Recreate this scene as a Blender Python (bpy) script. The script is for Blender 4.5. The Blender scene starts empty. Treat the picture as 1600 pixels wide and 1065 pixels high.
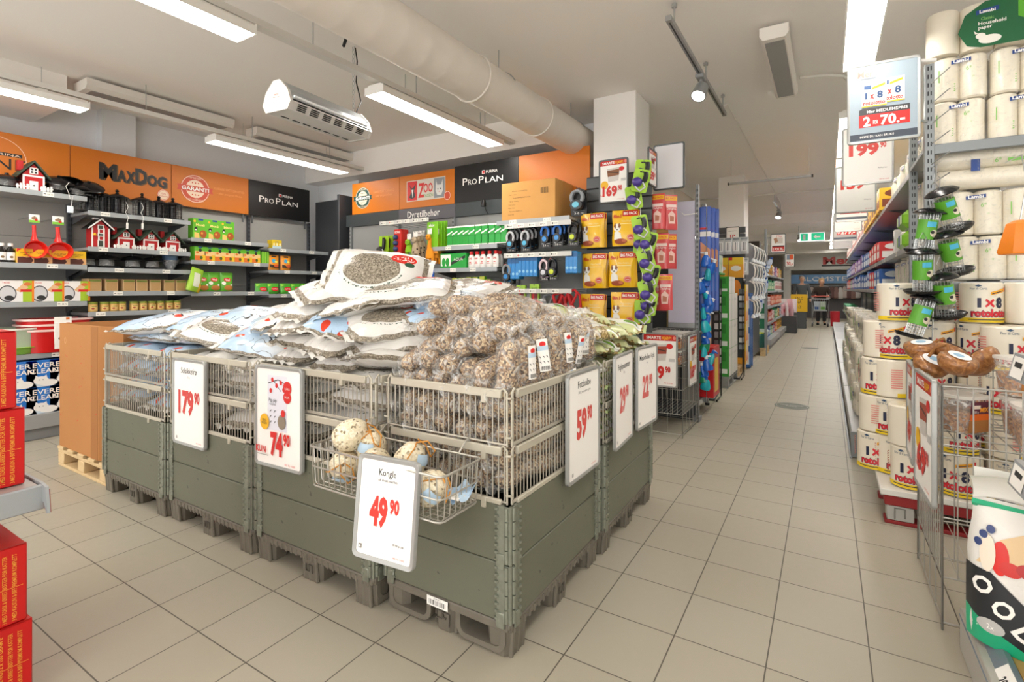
import bpy, bmesh, math, random
from mathutils import Matrix, Vector, Euler, noise
sc = bpy.context.scene
COL = sc.collection
PI = math.pi
R = math.radians
# ------------------------------------------------------------------ camera
H = 1.28                                   # eye height
TH = math.atan(492/800)                    # the camera looks this far off the aisle direction (+Y)
CS, SN = math.cos(TH), math.sin(TH)
cam_d = bpy.data.cameras.new('camera'); cam = bpy.data.objects.new('camera', cam_d); COL.objects.link(cam)
cam_d.sensor_width = 36; cam_d.lens = 18; cam_d.shift_y = -0.0503; cam_d.clip_end = 200; cam_d.clip_start = .02
cam.location = (0, 0, H); cam.rotation_euler = (PI/2, 0, TH); sc.camera = cam
# ------------------------------------------------------------------ world, exposure
w = bpy.data.worlds.new('world'); sc.world = w; w.use_nodes = True
bg = w.node_tree.nodes['Background']; bg.inputs[0].default_value = (1.0, .975, .94, 1); bg.inputs[1].default_value = 2.4
vs = sc.view_settings; vs.view_transform = 'Standard'; vs.look = 'None'; vs.gamma = 1; vs.exposure = 0.48; vs.use_curve_mapping = False
LAMP = 17.0                                 # emission of the luminaire diffusers
try:
    cy = sc.cycles; cy.use_denoising = True; cy.max_bounces = 9; cy.diffuse_bounces = 6; cy.glossy_bounces = 3
    cy.transmission_bounces = 4; cy.transparent_max_bounces = 14; cy.caustics_reflective = False; cy.caustics_refractive = False
    cy.sample_clamp_indirect = 6
except Exception: pass
# a pixel column of the 1600x1065 frame meets a wall plane; used to read real positions off the survey of the photo
def ax(u, Y):
    r = (u-800)/800; return Y*(r*CS-SN)/(CS+r*SN)
def ay(u, X):
    r = (u-800)/800; return X*(CS+r*SN)/(r*CS-SN)
def dep(x, y): return -SN*x + CS*y
def az(v, x, y): return H-(v-452)*dep(x, y)/800
# ------------------------------------------------------------------ materials
def lin(h):
    h = h.lstrip('#'); o = []
    for i in (0, 2, 4):
        c = int(h[i:i+2], 16)/255; o.append(c/12.92 if c <= .04045 else ((c+.055)/1.055)**2.4)
    return (*o, 1)
_M = {}
def M(h, rough=.5, metal=0, emit=0, spec=.5, bump=0, bscale=60, alpha=1, coat=0, trans=0, var=0):
    k = (h, rough, metal, emit, spec, bump, bscale, alpha, coat, trans, var)
    if k in _M: return _M[k]
    m = bpy.data.materials.new('mat_'+h.strip('#')); m.use_nodes = True
    nt = m.node_tree; b = nt.nodes['Principled BSDF']
    b.inputs['Base Color'].default_value = lin(h); b.inputs['Roughness'].default_value = rough; b.inputs['Metallic'].default_value = metal
    b.inputs['Specular IOR Level'].default_value = spec; b.inputs['Coat Weight'].default_value = coat; b.inputs['Alpha'].default_value = alpha
    b.inputs['Transmission Weight'].default_value = trans
    if emit: b.inputs['Emission Color'].default_value = lin(h); b.inputs['Emission Strength'].default_value = emit
    if var:
        tc = nt.nodes.new('ShaderNodeTexCoord'); n = nt.nodes.new('ShaderNodeTexNoise'); n.inputs['Scale'].default_value = bscale
        n.inputs['Detail'].default_value = 6
        nt.links.new(tc.outputs['Object'], n.inputs['Vector'])
        mx = nt.nodes.new('ShaderNodeMix'); mx.data_type = 'RGBA'; mx.blend_type = 'OVERLAY'; mx.inputs['Factor'].default_value = var
        mx.inputs['A'].default_value = lin(h); nt.links.new(n.outputs['Fac'], mx.inputs['B']); nt.links.new(mx.outputs['Result'], b.inputs['Base Color'])
    if bump:
        tc = nt.nodes.new('ShaderNodeTexCoord'); n = nt.nodes.new('ShaderNodeTexNoise'); n.inputs['Scale'].default_value = bscale
        nt.links.new(tc.outputs['Object'], n.inputs['Vector'])
        bp = nt.nodes.new('ShaderNodeBump'); bp.inputs['Strength'].default_value = bump; bp.inputs['Distance'].default_value = .01
        nt.links.new(n.outputs['Fac'], bp.inputs['Height']); nt.links.new(bp.outputs['Normal'], b.inputs['Normal'])
    _M[k] = m; return m
class NT:                                   # small node writer
    def __init__(s, name):
        s.m = bpy.data.materials.new(name); s.m.use_nodes = True; s.t = s.m.node_tree; s.b = s.t.nodes['Principled BSDF']
    def n(s, ty, **kw):
        x = s.t.nodes.new(ty)
        for k, v in kw.items(): setattr(x, k, v)
        return x
    def put(s, sock, v):
        if isinstance(v, (int, float, tuple)): sock.default_value = v
        else: s.t.links.new(v, sock)
    def math(s, op, a, b=0, c=0):
        x = s.n('ShaderNodeMath', operation=op); s.put(x.inputs[0], a); s.put(x.inputs[1], b); s.put(x.inputs[2], c); return x.outputs[0]
    def mix(s, f, a, b, mode='MIX'):
        x = s.n('ShaderNodeMix', data_type='RGBA', blend_type=mode); s.put(x.inputs['Factor'], f)
        for k, v in (('A', a), ('B', b)): s.put(x.inputs[k], lin(v) if isinstance(v, str) else v)
        return x.outputs['Result']
    def noise(s, vec, scale, detail=3, out='Fac', dist=0):
        x = s.n('ShaderNodeTexNoise'); s.put(x.inputs['Vector'], vec); x.inputs['Scale'].default_value = scale; x.inputs['Detail'].default_value = detail
        x.inputs['Distortion'].default_value = dist; return x.outputs[out]
    def voro(s, vec, scale, out='Color', feature='F1'):
        x = s.n('ShaderNodeTexVoronoi', feature=feature); s.put(x.inputs['Vector'], vec); x.inputs['Scale'].default_value = scale; return x.outputs[out]
    def ramp(s, f, stops, interp='LINEAR'):
        x = s.n('ShaderNodeValToRGB'); s.put(x.inputs[0], f); e = x.color_ramp.elements; x.color_ramp.interpolation = interp
        while len(e) < len(stops): e.new(.5)
        for el, (p, c) in zip(e, stops): el.position = p; el.color = lin(c)
        return x.outputs[0]
    def xyz(s, vec):
        x = s.n('ShaderNodeSeparateXYZ'); s.put(x.inputs[0], vec); return x.outputs
    def bump(s, h, st=.3, d=.01):
        x = s.n('ShaderNodeBump'); s.put(x.inputs['Height'], h); x.inputs['Strength'].default_value = st; x.inputs['Distance'].default_value = d
        s.t.links.new(x.outputs[0], s.b.inputs['Normal'])
    def ell(s, X, Y, cx, cy, rx, ry):
        a = s.math('POWER', s.math('DIVIDE', s.math('SUBTRACT', X, cx), rx), 2); b = s.math('POWER', s.math('DIVIDE', s.math('SUBTRACT', Y, cy), ry), 2)
        return s.math('LESS_THAN', s.math('ADD', a, b), 1)
    def obj(s): return s.n('ShaderNodeTexCoord').outputs['Object']
    def col(s, c, rough=.5, **kw):
        s.put(s.b.inputs['Base Color'], c); s.put(s.b.inputs['Roughness'], rough)
        for k, v in kw.items(): s.put(s.b.inputs[k], v)
        return s.m
# ------------------------------------------------------------------ mesh builder
_TXT = {}
def text_geo(s, bold):
    k = (s, bold)
    if k in _TXT: return _TXT[k]
    cu = bpy.data.curves.new('t', 'FONT'); cu.body = s; cu.align_x = 'CENTER'; cu.align_y = 'BOTTOM_BASELINE'; cu.offset = bold; cu.resolution_u = 2
    ob = bpy.data.objects.new('t', cu); me = ob.to_mesh()
    vs_ = [(p.co.x, p.co.y) for p in me.vertices]; fs = [tuple(p.vertices) for p in me.polygons]
    ob.to_mesh_clear(); bpy.data.objects.remove(ob); bpy.data.curves.remove(cu)
    if vs_:
        x0 = min(a for a, b in vs_); x1 = max(a for a, b in vs_); vs_ = [(a-(x0+x1)/2, b) for a, b in vs_]; wd = x1-x0
    else: wd = 1
    _TXT[k] = (vs_, fs, wd); return _TXT[k]
def split_long(vs_, fs, lim):               # split 2-D faces whose edges exceed lim, so that print follows curved surfaces
    bm = bmesh.new(); vv = [bm.verts.new((a, b, 0)) for a, b in vs_]
    for f in fs:
        try: bm.faces.new([vv[i] for i in f])
        except ValueError: pass
    for _ in range(4):
        es = [e for e in bm.edges if e.calc_length() > lim]
        if not es: break
        bmesh.ops.subdivide_edges(bm, edges=es, cuts=1, use_grid_fill=False)
        bmesh.ops.triangulate(bm, faces=[f for f in bm.faces if len(f.verts) > 4])
    bm.verts.index_update(); o = [(v.co.x, v.co.y) for v in bm.verts], [tuple(v.index for v in f.verts) for f in bm.faces]; bm.free(); return o
class MB:
    def __init__(s): s.v = []; s.f = []; s.m = []; s.mats = []
    def mi(s, m):
        if isinstance(m, str): m = M(m)
        if m not in s.mats: s.mats.append(m)
        return s.mats.index(m)
    def add(s, vs_, fs, m, mtx=None):
        o = len(s.v); i = s.mi(m)
        if mtx is not None: vs_ = [tuple(mtx @ Vector(p)) for p in vs_]
        s.v.extend(vs_); s.f.extend([tuple(a+o for a in f) for f in fs]); s.m.extend([i]*len(fs)); return s
    def box(s, x0, y0, z0, x1, y1, z1, m, b=.002, mtx=None):
        b = min(b, (x1-x0)*.45, (y1-y0)*.45, (z1-z0)*.45)
        if b <= 0:
            vs_ = [(x, y, z) for x in (x0, x1) for y in (y0, y1) for z in (z0, z1)]
            return s.add(vs_, [(0, 1, 3, 2), (4, 6, 7, 5), (0, 4, 5, 1), (2, 3, 7, 6), (0, 2, 6, 4), (1, 5, 7, 3)], m, mtx)
        vs_ = []; X = (x0, x1); Y = (y0, y1); Z = (z0, z1); idx = {}
        for i in (0, 1):
            for j in (0, 1):
                for k in (0, 1):
                    sx, sy, sz = b*(1-2*i), b*(1-2*j), b*(1-2*k)
                    for a, p in enumerate(((X[i], Y[j]+sy, Z[k]+sz), (X[i]+sx, Y[j], Z[k]+sz), (X[i]+sx, Y[j]+sy, Z[k]))):
                        idx[i, j, k, a] = len(vs_); vs_.append(p)
        g = lambda i, j, k, a: idx[i, j, k, a]; fs = []
        for i in (0, 1):
            q = [(0, 0), (0, 1), (1, 1), (1, 0)]; q = q if i == 0 else q[::-1]
            fs.append(tuple(g(i, a, c, 0) for a, c in [(x, y) for x, y in q][::1] ) if 1 else 0)
            fs.append(tuple(g(a, i, c, 1) for a, c in q[::-1])); fs.append(tuple(g(a, c, i, 2) for a, c in q))
        for j in (0, 1):
            for k in (0, 1):
                fs.append((g(0, j, k, 1), g(1, j, k, 1), g(1, j, k, 2), g(0, j, k, 2)) if (j+k) % 2 == 0 else (g(0, j, k, 2), g(1, j, k, 2), g(1, j, k, 1), g(0, j, k, 1)))
                fs.append((g(j, 0, k, 2), g(j, 1, k, 2), g(j, 1, k, 0), g(j, 0, k, 0)) if (j+k) % 2 == 0 else (g(j, 0, k, 0), g(j, 1, k, 0), g(j, 1, k, 2), g(j, 0, k, 2)))
                fs.append((g(j, k, 0, 0), g(j, k, 1, 0), g(j, k, 1, 1), g(j, k, 0, 1)) if (j+k) % 2 == 0 else (g(j, k, 0, 1), g(j, k, 1, 1), g(j, k, 1, 0), g(j, k, 0, 0)))
                for i in (0, 1):
                    t = (g(i, j, k, 0), g(i, j, k, 1), g(i, j, k, 2)); fs.append(t if (i+j+k) % 2 == 0 else t[::-1])
        return s.add(vs_, fs, m, mtx)
    def tube(s, pts, r, m, n=6, closed=False, caps=True, mtx=None):
        pts = [Vector(p) for p in pts]; N = len(pts); vs_ = []; fs = []; up = None
        rr = r if isinstance(r, (list, tuple)) else [r]*N
        for i, p in enumerate(pts):
            a = pts[(i-1) % N] if (closed or i > 0) else p; c = pts[(i+1) % N] if (closed or i < N-1) else p
            t = c-a; t = t.normalized() if t.length > 1e-9 else Vector((0, 0, 1))
            if up is None: up = Vector((0, 0, 1)) if abs(t.z) < .9 else Vector((1, 0, 0))
            sd = t.cross(up)
            if sd.length < 1e-6: sd = t.orthogonal()
            sd.normalize(); up = sd.cross(t).normalized()
            for k in range(n):
                q = 2*PI*k/n; vs_.append(tuple(p+sd*(math.cos(q)*rr[i])+up*(math.sin(q)*rr[i])))
        for i in range(N if closed else N-1):
            for k in range(n):
                fs.append((i*n+k, i*n+(k+1) % n, ((i+1) % N)*n+(k+1) % n, ((i+1) % N)*n+k))
        if caps and not closed: fs.append(tuple(range(n))[::-1]); fs.append(tuple((N-1)*n+k for k in range(n)))
        return s.add(vs_, fs, m, mtx)
    def cyl(s, p0, p1, r0, m, r1=None, n=12, mtx=None, caps=True): return s.tube([p0, p1], [r0, r0 if r1 is None else r1], m, n, mtx=mtx, caps=caps)
    def lathe(s, prof, m, n=20, mtx=None, c=(0, 0, 0), sx=1, sy=1):
        vs_ = []; fs = []
        for r, z in prof:
            for k in range(n): q = 2*PI*k/n; vs_.append((c[0]+r*math.cos(q)*sx, c[1]+r*math.sin(q)*sy, c[2]+z))
        for i in range(len(prof)-1):
            for k in range(n): fs.append((i*n+k, i*n+(k+1) % n, (i+1)*n+(k+1) % n, (i+1)*n+k))
        if prof[0][0] > 1e-6: fs.append(tuple(range(n))[::-1])
        if prof[-1][0] > 1e-6: fs.append(tuple((len(prof)-1)*n+k for k in range(n)))
        return s.add(vs_, fs, m, mtx)
    def grid(s, fn, nu, nv, m, mtx=None):
        vs_ = [fn(i/nu, j/nv) for i in range(nu+1) for j in range(nv+1)]
        fs = [(i*(nv+1)+j, (i+1)*(nv+1)+j, (i+1)*(nv+1)+j+1, i*(nv+1)+j+1) for i in range(nu) for j in range(nv)]
        return s.add(vs_, fs, m, mtx)
    def prism(s, poly, h0, h1, m, mtx=None):     # polygon in XZ extruded along Y h0..h1
        n = len(poly); vs_ = [(x, h0, z) for x, z in poly]+[(x, h1, z) for x, z in poly]
        return s.add(vs_, [tuple(range(n)), tuple(range(2*n-1, n-1, -1))]+[(i, i+n, (i+1) % n+n, (i+1) % n) for i in range(n)], m, mtx)
    # print: items drawn in a plane (s,t) and laid on a surface by fn(s,t,offset)
    def art(s, items, fn, lim=None, mtx=None):
        off = .0006
        for it in items:
            k = it[0]
            if k == 'r':
                _, x0, z0, x1, z1, m = it; nx = max(1, int(abs(x1-x0)/lim)+1) if lim else 1; nz = max(1, int(abs(z1-z0)/lim)+1) if lim else 1
                vs_ = [(x0+(x1-x0)*i/nx, z0+(z1-z0)*j/nz) for i in range(nx+1) for j in range(nz+1)]
                fs = [(i*(nz+1)+j, (i+1)*(nz+1)+j, (i+1)*(nz+1)+j+1, i*(nz+1)+j+1) for i in range(nx) for j in range(nz)]
            elif k == 'e':
                _, cx, cz, rx, rz, m = it; n = 20; vs_ = [(cx, cz)]; rings = 3 if lim else 1; fs = []
                for g in range(1, rings+1): vs_ += [(cx+rx*g/rings*math.cos(2*PI*i/n), cz+rz*g/rings*math.sin(2*PI*i/n)) for i in range(n)]
                fs = [(0, 1+i, 1+(i+1) % n) for i in range(n)]
                for g in range(rings-1): fs += [(1+g*n+i, 1+(g+1)*n+i, 1+(g+1)*n+(i+1) % n, 1+g*n+(i+1) % n) for i in range(n)]
            elif k == 'ring':
                _, cx, cz, rx, rz, wd, m = it; n = 28
                vs_ = [(cx+q*rx*math.cos(2*PI*i/n), cz+q*rz*math.sin(2*PI*i/n)) for q in (1-wd, 1) for i in range(n)]
                fs = [(i, i+n, (i+1) % n+n, (i+1) % n) for i in range(n)]
            elif k == 'p':
                _, vs_, m = it; fs = [tuple(range(len(vs_)))]
                if lim: vs_, fs = split_long(vs_, fs, lim)
            elif k == 't':                        # text: string, centre x, baseline z, cap height, material, width (0 = natural), boldness, slant
                st, cx, cz, h, m = it[1:6]; wd = it[6] if len(it) > 6 else 0; bo = it[7] if len(it) > 7 else 0; sl = it[8] if len(it) > 8 else 0
                g, fs, W0 = text_geo(st, bo); k_ = h/.73; kx = wd/W0 if wd else k_*.85
                vs_ = [(cx+a*kx+b*k_*math.sin(sl), cz+b*k_+a*kx*math.sin(sl)*0) for a, b in g]
                if lim: vs_, fs = split_long(vs_, fs, lim)
            s.add([tuple(fn(a, b, off)) for a, b in vs_], fs, m, mtx); off += .00025
        return s
    def mesh(s, name, smooth=True, ang=38):
        me = bpy.data.meshes.new(name); me.from_pydata(s.v, [], s.f)
        for m in s.mats: me.materials.append(m)
        me.polygons.foreach_set('material_index', s.m)
        if smooth:
            me.polygons.foreach_set('use_smooth', [True]*len(s.f)); me.set_sharp_from_angle(angle=R(ang))
        me.update(); return me
    def build(s, name, parent=None, loc=(0, 0, 0), rz=0, label=None, smooth=True, kind=None, ang=38):
        o = bpy.data.objects.new(name, s.mesh(name, smooth, ang)); COL.objects.link(o); o.location = loc; o.rotation_euler = (0, 0, rz) if not isinstance(rz, tuple) else rz
        if parent: o.parent = parent
        if label: o['label'] = label
        if kind: o['kind'] = kind
        return o
def tag(o, label, cat, group=None):
    o['label'] = label; o['category'] = cat
    if group: o['group'] = group
    return o
def thing(name, label, cat, loc=(0, 0, 0), rz=0, group=None):
    o = bpy.data.objects.new(name, None); COL.objects.link(o); o.empty_display_size = .05; o.location = loc
    o.rotation_euler = rz if isinstance(rz, tuple) else (0, 0, rz)
    return tag(o, label, cat, group)
def kids(o): return [c for c in KIDS.get(o.name, [])] if o.name in KIDS else list(o.children)
KIDS = {}
def dup(root, loc, rz=0, label=None, group=None, scale=None):
    def cp(o, par):
        c = o.copy(); COL.objects.link(c)
        if par: c.parent = par
        src = kids(o); lst = [cp(k, c) for k in src]; KIDS[c.name] = lst
        return c
    r = cp(root, None); r.location = loc; r.rotation_euler = rz if isinstance(rz, tuple) else (0, 0, rz)
    if scale: r.scale = scale
    if label: r['label'] = label
    if group: r['group'] = group
    return r
class Once:                                  # first call builds, later calls copy
    def __init__(s, make): s.make = make; s.o = None
    def __call__(s, loc, rz, label, group=None, scale=None):
        if s.o is None:
            s.o = s.make(); s.o.location = loc; s.o.rotation_euler = rz if isinstance(rz, tuple) else (0, 0, rz); s.o['label'] = label
            if group: s.o['group'] = group
            if scale: s.o.scale = scale
            return s.o
        return dup(s.o, loc, rz, label, group, scale)
def structure(mb, name, **kw): return mb.build(name, kind='structure', **kw)
ORD = 'first second third fourth fifth sixth seventh eighth ninth tenth eleventh twelfth thirteenth fourteenth fifteenth sixteenth seventeenth eighteenth nineteenth twentieth'.split()
NUM = 'zero one two three four five six seven eight nine ten eleven twelve thirteen fourteen fifteen sixteen seventeen eighteen nineteen twenty'.split()
random.seed(4)
WHITE = M('#f2f0ec', .45); PAPER = M('#f6f3ee', .55); RED = M('#d3201f', .45); DARK = M('#1c1c1e', .5); GREYM = M('#a9acad', .38, .6); STEEL = M('#b9bcbc', .3, .85)
RAILG = M('#a6abae', .4, .25); BLACK = M('#0c0c0d', .35); INK = M('#2a2a2c', .6)
# ================================================================== the setting
def mat_floor():
    t = NT('floor_tiles'); P = t.obj(); x, y, z = t.xyz(P)
    fx = t.math('FRACT', t.math('DIVIDE', t.math('ADD', x, 40*.3045+.1765), .3045)); fy = t.math('FRACT', t.math('DIVIDE', t.math('ADD', y, 40*.3035-2.232+.3035*0), .3035))
    g = lambda f: t.math('LESS_THAN', t.math('ABSOLUTE', t.math('SUBTRACT', f, .5)), .4925)
    inside = t.math('MULTIPLY', g(fx), g(fy))
    ix = t.math('FLOOR', t.math('DIVIDE', t.math('ADD', x, 40*.3045+.1765), .3045)); iy = t.math('FLOOR', t.math('DIVIDE', t.math('ADD', y, 40*.3035-2.232), .3035))
    cv = t.n('ShaderNodeCombineXYZ'); t.put(cv.inputs[0], ix); t.put(cv.inputs[1], iy)
    wn = t.n('ShaderNodeTexWhiteNoise'); t.put(wn.inputs['Vector'], cv.outputs[0])
    base = t.mix(t.math('MULTIPLY', wn.outputs['Value'], .6), '#aca594', '#b2ac9d')
    base = t.mix(t.math('MULTIPLY', t.noise(P, 320, 2), .22), base, '#8c8576')
    base = t.mix(t.math('MULTIPLY', t.noise(P, 2.2, 4), .2), base, '#9e9683')
    c = t.mix(inside, '#565046', base)
    t.bump(t.math('ADD', t.math('MULTIPLY', inside, 1), t.math('MULTIPLY', t.noise(P, 240, 2), .12)), .35, .002)
    return t.col(c, t.math('ADD', .33, t.math('MULTIPLY', t.noise(P, 30, 3), .18)))
def mat_plaster(name, c, c2):
    t = NT(name); P = t.obj(); t.bump(t.noise(P, 90, 3), .08, .004)
    return t.col(t.mix(t.noise(P, .9, 4), c, c2), .75)
CEIL = mat_plaster('ceiling_paint', '#f1ede8', '#f5f2ee'); WALLM = mat_plaster('wall_paint', '#f0f2f4', '#ebeef2'); COLM = mat_plaster('column_paint', '#efece8', '#f2f0ec')
ZC = 3.12
b = MB(); b.box(-8, -3, -.1, 7, 34, 0, mat_floor(), b=0); structure(b, 'floor', smooth=False)
b = MB(); b.box(-8, -3, ZC, 7, 34, ZC+.1, CEIL, b=0); structure(b, 'ceiling', smooth=False)
b = MB(); b.box(-6.55, -3, 0, -6.4, 34, ZC, WALLM, b=0)
for y in (.2, 2.25): b.box(-6.4, y, 0, -6.28, y+.3, ZC, WALLM, b=0)
structure(b, 'wall_left', smooth=False)
b = MB(); b.box(-6.4, 5.3, 0, -2.2, 5.4, ZC, WALLM, b=0); b.box(-6.4, 4.95, 0, -5.55, 5.3, ZC, WALLM, b=0); structure(b, 'wall_back', smooth=False)
b = MB(); b.box(-8, 30, 0, 7, 30.15, ZC, mat_plaster('far_wall', '#dcd8d2', '#e2ded8'), b=0); structure(b, 'wall_far', smooth=False)
b = MB(); b.box(3.2, -3, 0, 3.35, 30, ZC, WALLM, b=0); structure(b, 'wall_right', smooth=False)
# soffit boxes under the ceiling
b = MB(); b.box(-6.4, -1, 2.86, -5.58, 1.75, ZC, CEIL, b=0); structure(b, 'trim_1', smooth=False)
b = MB(); b.box(-6.4, 4.72, 2.8, -2.45, 5.3, ZC, CEIL, b=0); structure(b, 'trim_2', smooth=False)
for i, (y, z0, d) in enumerate(((14.2, 2.9, .5), (19.0, 2.8, .5), (23.5, 2.72, .6))):
    b = MB(); b.box(-6.4, y, z0, 3.2, y+d, ZC, CEIL, b=0); structure(b, 'trim_%d' % (i+3), smooth=False)
# columns
def column(name, x0, y0, x1, y1):
    b = MB(); b.box(x0, y0, 0, x1, y1, ZC, COLM, b=.006); structure(b, name)
column('column_pillar', -1.92, 4.62, -1.5, 5.04)
column('column_pillar', -1.52, 8.96, -1.13, 9.45)
# ------------------------------------------------------------------ ceiling services
LUMW = M('#efede8', .4); DIFF = M('#fffaf2', .5, emit=LAMP)
def make_lum():
    t = thing('linear_luminaire', 'x', 'ceiling light')
    b = MB(); L = 1.65; b.prism([(-.1, 0), (-.1, .045), (-.06, .075), (.06, .075), (.1, .045), (.1, 0), (.09, 0), (.09, .03), (-.09, .03), (-.09, 0)], 0, L, LUMW)
    b.box(-.1, -.008, 0, .1, 0, .06, LUMW); b.box(-.1, L, 0, .1, L+.008, .06, LUMW); b.build('housing', t, smooth=False)
    b = MB(); b.box(-.088, .002, .004, .088, L-.002, .02, DIFF, b=.004); b.build('diffuser', t, label='glowing white diffuser')
    for y in (.3, 1.35):
        b = MB(); b.box(-.03, y, .075, .03, y+.06, .092, LUMW); b.cyl((0, y+.03, .08), (0, y+.03, .268), .003, STEEL, n=5); b.build('mounting_clip', t)
    return t
lum = Once(make_lum)
LL = 'white linear ceiling light '
lum((-2.9, 2.74, 2.75), 0, LL+'on the rail beside the big round duct, nearer the orange signs', 'linear ceiling lights')
lum((-2.9, .09, 2.75), 0, LL+'on the rail above the hanging heater, cut by the top edge', 'linear ceiling lights')
lum((-5.22, 2.77, 2.75), 0, LL+'over the pet shelves, above the black brand board', 'linear ceiling lights')
lum((-5.22, .1, 2.75), 0, LL+'over the pet shelves, cut by the frame edge', 'linear ceiling lights')
for y in (-2.6, ):
    lum((-2.9, y, 2.75), 0, LL+'on the rail by the duct, out of view behind the camera', 'linear ceiling lights')
    lum((-5.22, y, 2.75), 0, LL+'over the pet shelves, out of view behind the camera', 'linear ceiling lights')
for i, y in enumerate((-.4, 2.75, 5.6, 7.35, 9.1, 10.85, 12.6, 14.35, 16.1, 17.85, 19.6, 21.6, 23.6)):
    lum((.19, y, 2.85), 0, LL+(ORD[max(0, i-1)]+' along the paper goods aisle' if i else 'over the paper goods, above the camera'), 'linear lights above the aisle')
for i, y in enumerate((6.5, 8.5, 10.5, 12.5, 15, 17, 21)):  # extra rows out of view, added to brighten the far aisle
    lum((-3.4, y, 2.85), 0, LL+'added unseen over the hidden aisle as extra fill, %s one' % ORD[i], 'added unseen fill lights')
    lum((2.2, y-4, 2.85), 0, LL+'added unseen behind the paper goods as extra fill, %s one' % ORD[i], 'added unseen fill lights')
b = MB()
for x, z, nm in ((-2.9, 2.845, 'running beside the round duct'), (-5.22, 2.845, 'above the pet food shelves')):
    b = MB(); b.prism([(-.035, 0), (.035, 0), (.035, .04), (.028, .04), (.028, .006), (-.028, .006), (-.028, .04), (-.035, .04)], -1, 4.95, M('#dcdad4', .4))
    for y in (.2, 1.2, 2.2, 3.2, 4.2): b.cyl((0, y, .03), (0, y, ZC-z), .004, STEEL, n=5)
    tag(b.build('mounting_rail', loc=(x, 0, z), smooth=False), 'long white channel rail carrying the ceiling lights, '+nm, 'rail')
# the round spiral duct
b = MB(); r = .16; xd, zd = -2.15, 2.78; prof = []
y = -1.0; seg = []
while y < 13.2:
    rr = r+.0014 if (len(seg) % 4 in (1,)) else r
    seg.append((y, rr)); y += (.012 if len(seg) % 4 in (1, 2) else .085)
m = M('#dad3c9', .5, spec=.3); N = 40
vs_ = [(rr*math.cos(2*PI*k/N), y+.035*k/N, rr*math.sin(2*PI*k/N)) for y, rr in seg for k in range(N)]
fs = [(i*N+k, i*N+(k+1) % N, (i+1)*N+(k+1) % N, (i+1)*N+k) for i in range(len(seg)-1) for k in range(N)]
b.add(vs_, fs, m)
for y in (2.95, 3.9, 8.0): b.tube([((r+.004)*math.cos(q*PI/12), y, (r+.004)*math.sin(q*PI/12)) for q in range(24)], .009, m, 6, closed=True)
duct = tag(b.build('ventilation_duct', loc=(xd, 0, zd), ang=60), 'fat cream spiral ventilation duct running along under the ceiling', 'duct')
for y in (1.6, 3.3, 4.6):
    b = MB(); b.cyl((.0, y, r), (.0, y, ZC-zd), .004, STEEL, n=5); b.tube([((r+.006)*math.cos(q), y, (r+.006)*math.sin(q)) for q in [PI*.15+i*PI*.7/10 for i in range(11)]], .005, STEEL, 5); b.build('hanger', duct)
# hanging electric heater
t = thing('hanging_heater', 'white slotted electric heater hanging on two chains below the ceiling', 'heater', (-3.0, 2.0, 2.42), R(5))
HW = M('#cdcac4', .4); HG = M('#b9bdc0', .3, .7)
b = MB(); poly = [(-.13, .05), (-.1, .0), (.1, 0), (.13, .05), (.1, .13), (.03, .2), (-.03, .2), (-.1, .13)]
b.prism(poly, 0, .02, HW); b.prism(poly, .72, .74, HW); b.prism([(-.125, .05), (-.098, .003), (.098, .003), (.125, .05), (.12, .06), (.09, .02), (-.09, .02), (-.12, .06)], .02, .72, HW); b.build('casing', t, smooth=False)
b = MB(); b.prism([(-.12, .07), (-.095, .128), (-.028, .195), (.028, .195), (.095, .128), (.12, .07), (.1, .07), (0, .15), (-.1, .07)], .02, .72, HG); b.build('reflector', t, smooth=False)
b = MB()
for sgn in (-1, 1):
    for i in range(6):
        for k in range(4): b.box(-.034, -.005, -.003, .034, .005, .003, BLACK, b=.002, mtx=Matrix.Translation((sgn*(.106+.006*k), .1+i*.105, .0125+.0105*k)) @ Matrix.Rotation(PI/2, 4, 'Z') @ Matrix.Rotation(0, 4, 'X'))
for i in range(7): b.box(-.06, .08+i*.09, -.001, -.05, .14+i*.09, .004, BLACK, b=.001)
b.build('slot_grille', t)
b = MB(); b.art([('t', 'FRICO', 0, .1, .012, RED), ('r', -.03, .088, .03, .09, INK)], lambda s, z, o: (s, -.001-o, z)); b.build('logo_print', t)
for y in (.06, .68):
    b = MB()
    for k in range(15):
        z = .2+k*.034; a = (k % 2)*PI/2; q = [(.009*math.cos(e)*math.cos(a), y+.009*math.cos(e)*math.sin(a), z+.017+.021*math.sin(e)) for e in [i*PI/4 for i in range(8)]]
        b.tube(q, .0025, STEEL, 4, closed=True)
b.build('chain', t)
b = MB(); b.tube([(0, .7, .19), (.02, .74, .3), (-.01, .72, .45), (.01, .71, .6), (0, .7, .7)], .005, BLACK, 6); b.build('power_cable', t)
b = MB(); b.cyl((.115, .04, .09), (.115, .7, .09), .009, M('#f4f7f8', .2), n=8); b.build('heating_tube', t)
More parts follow.
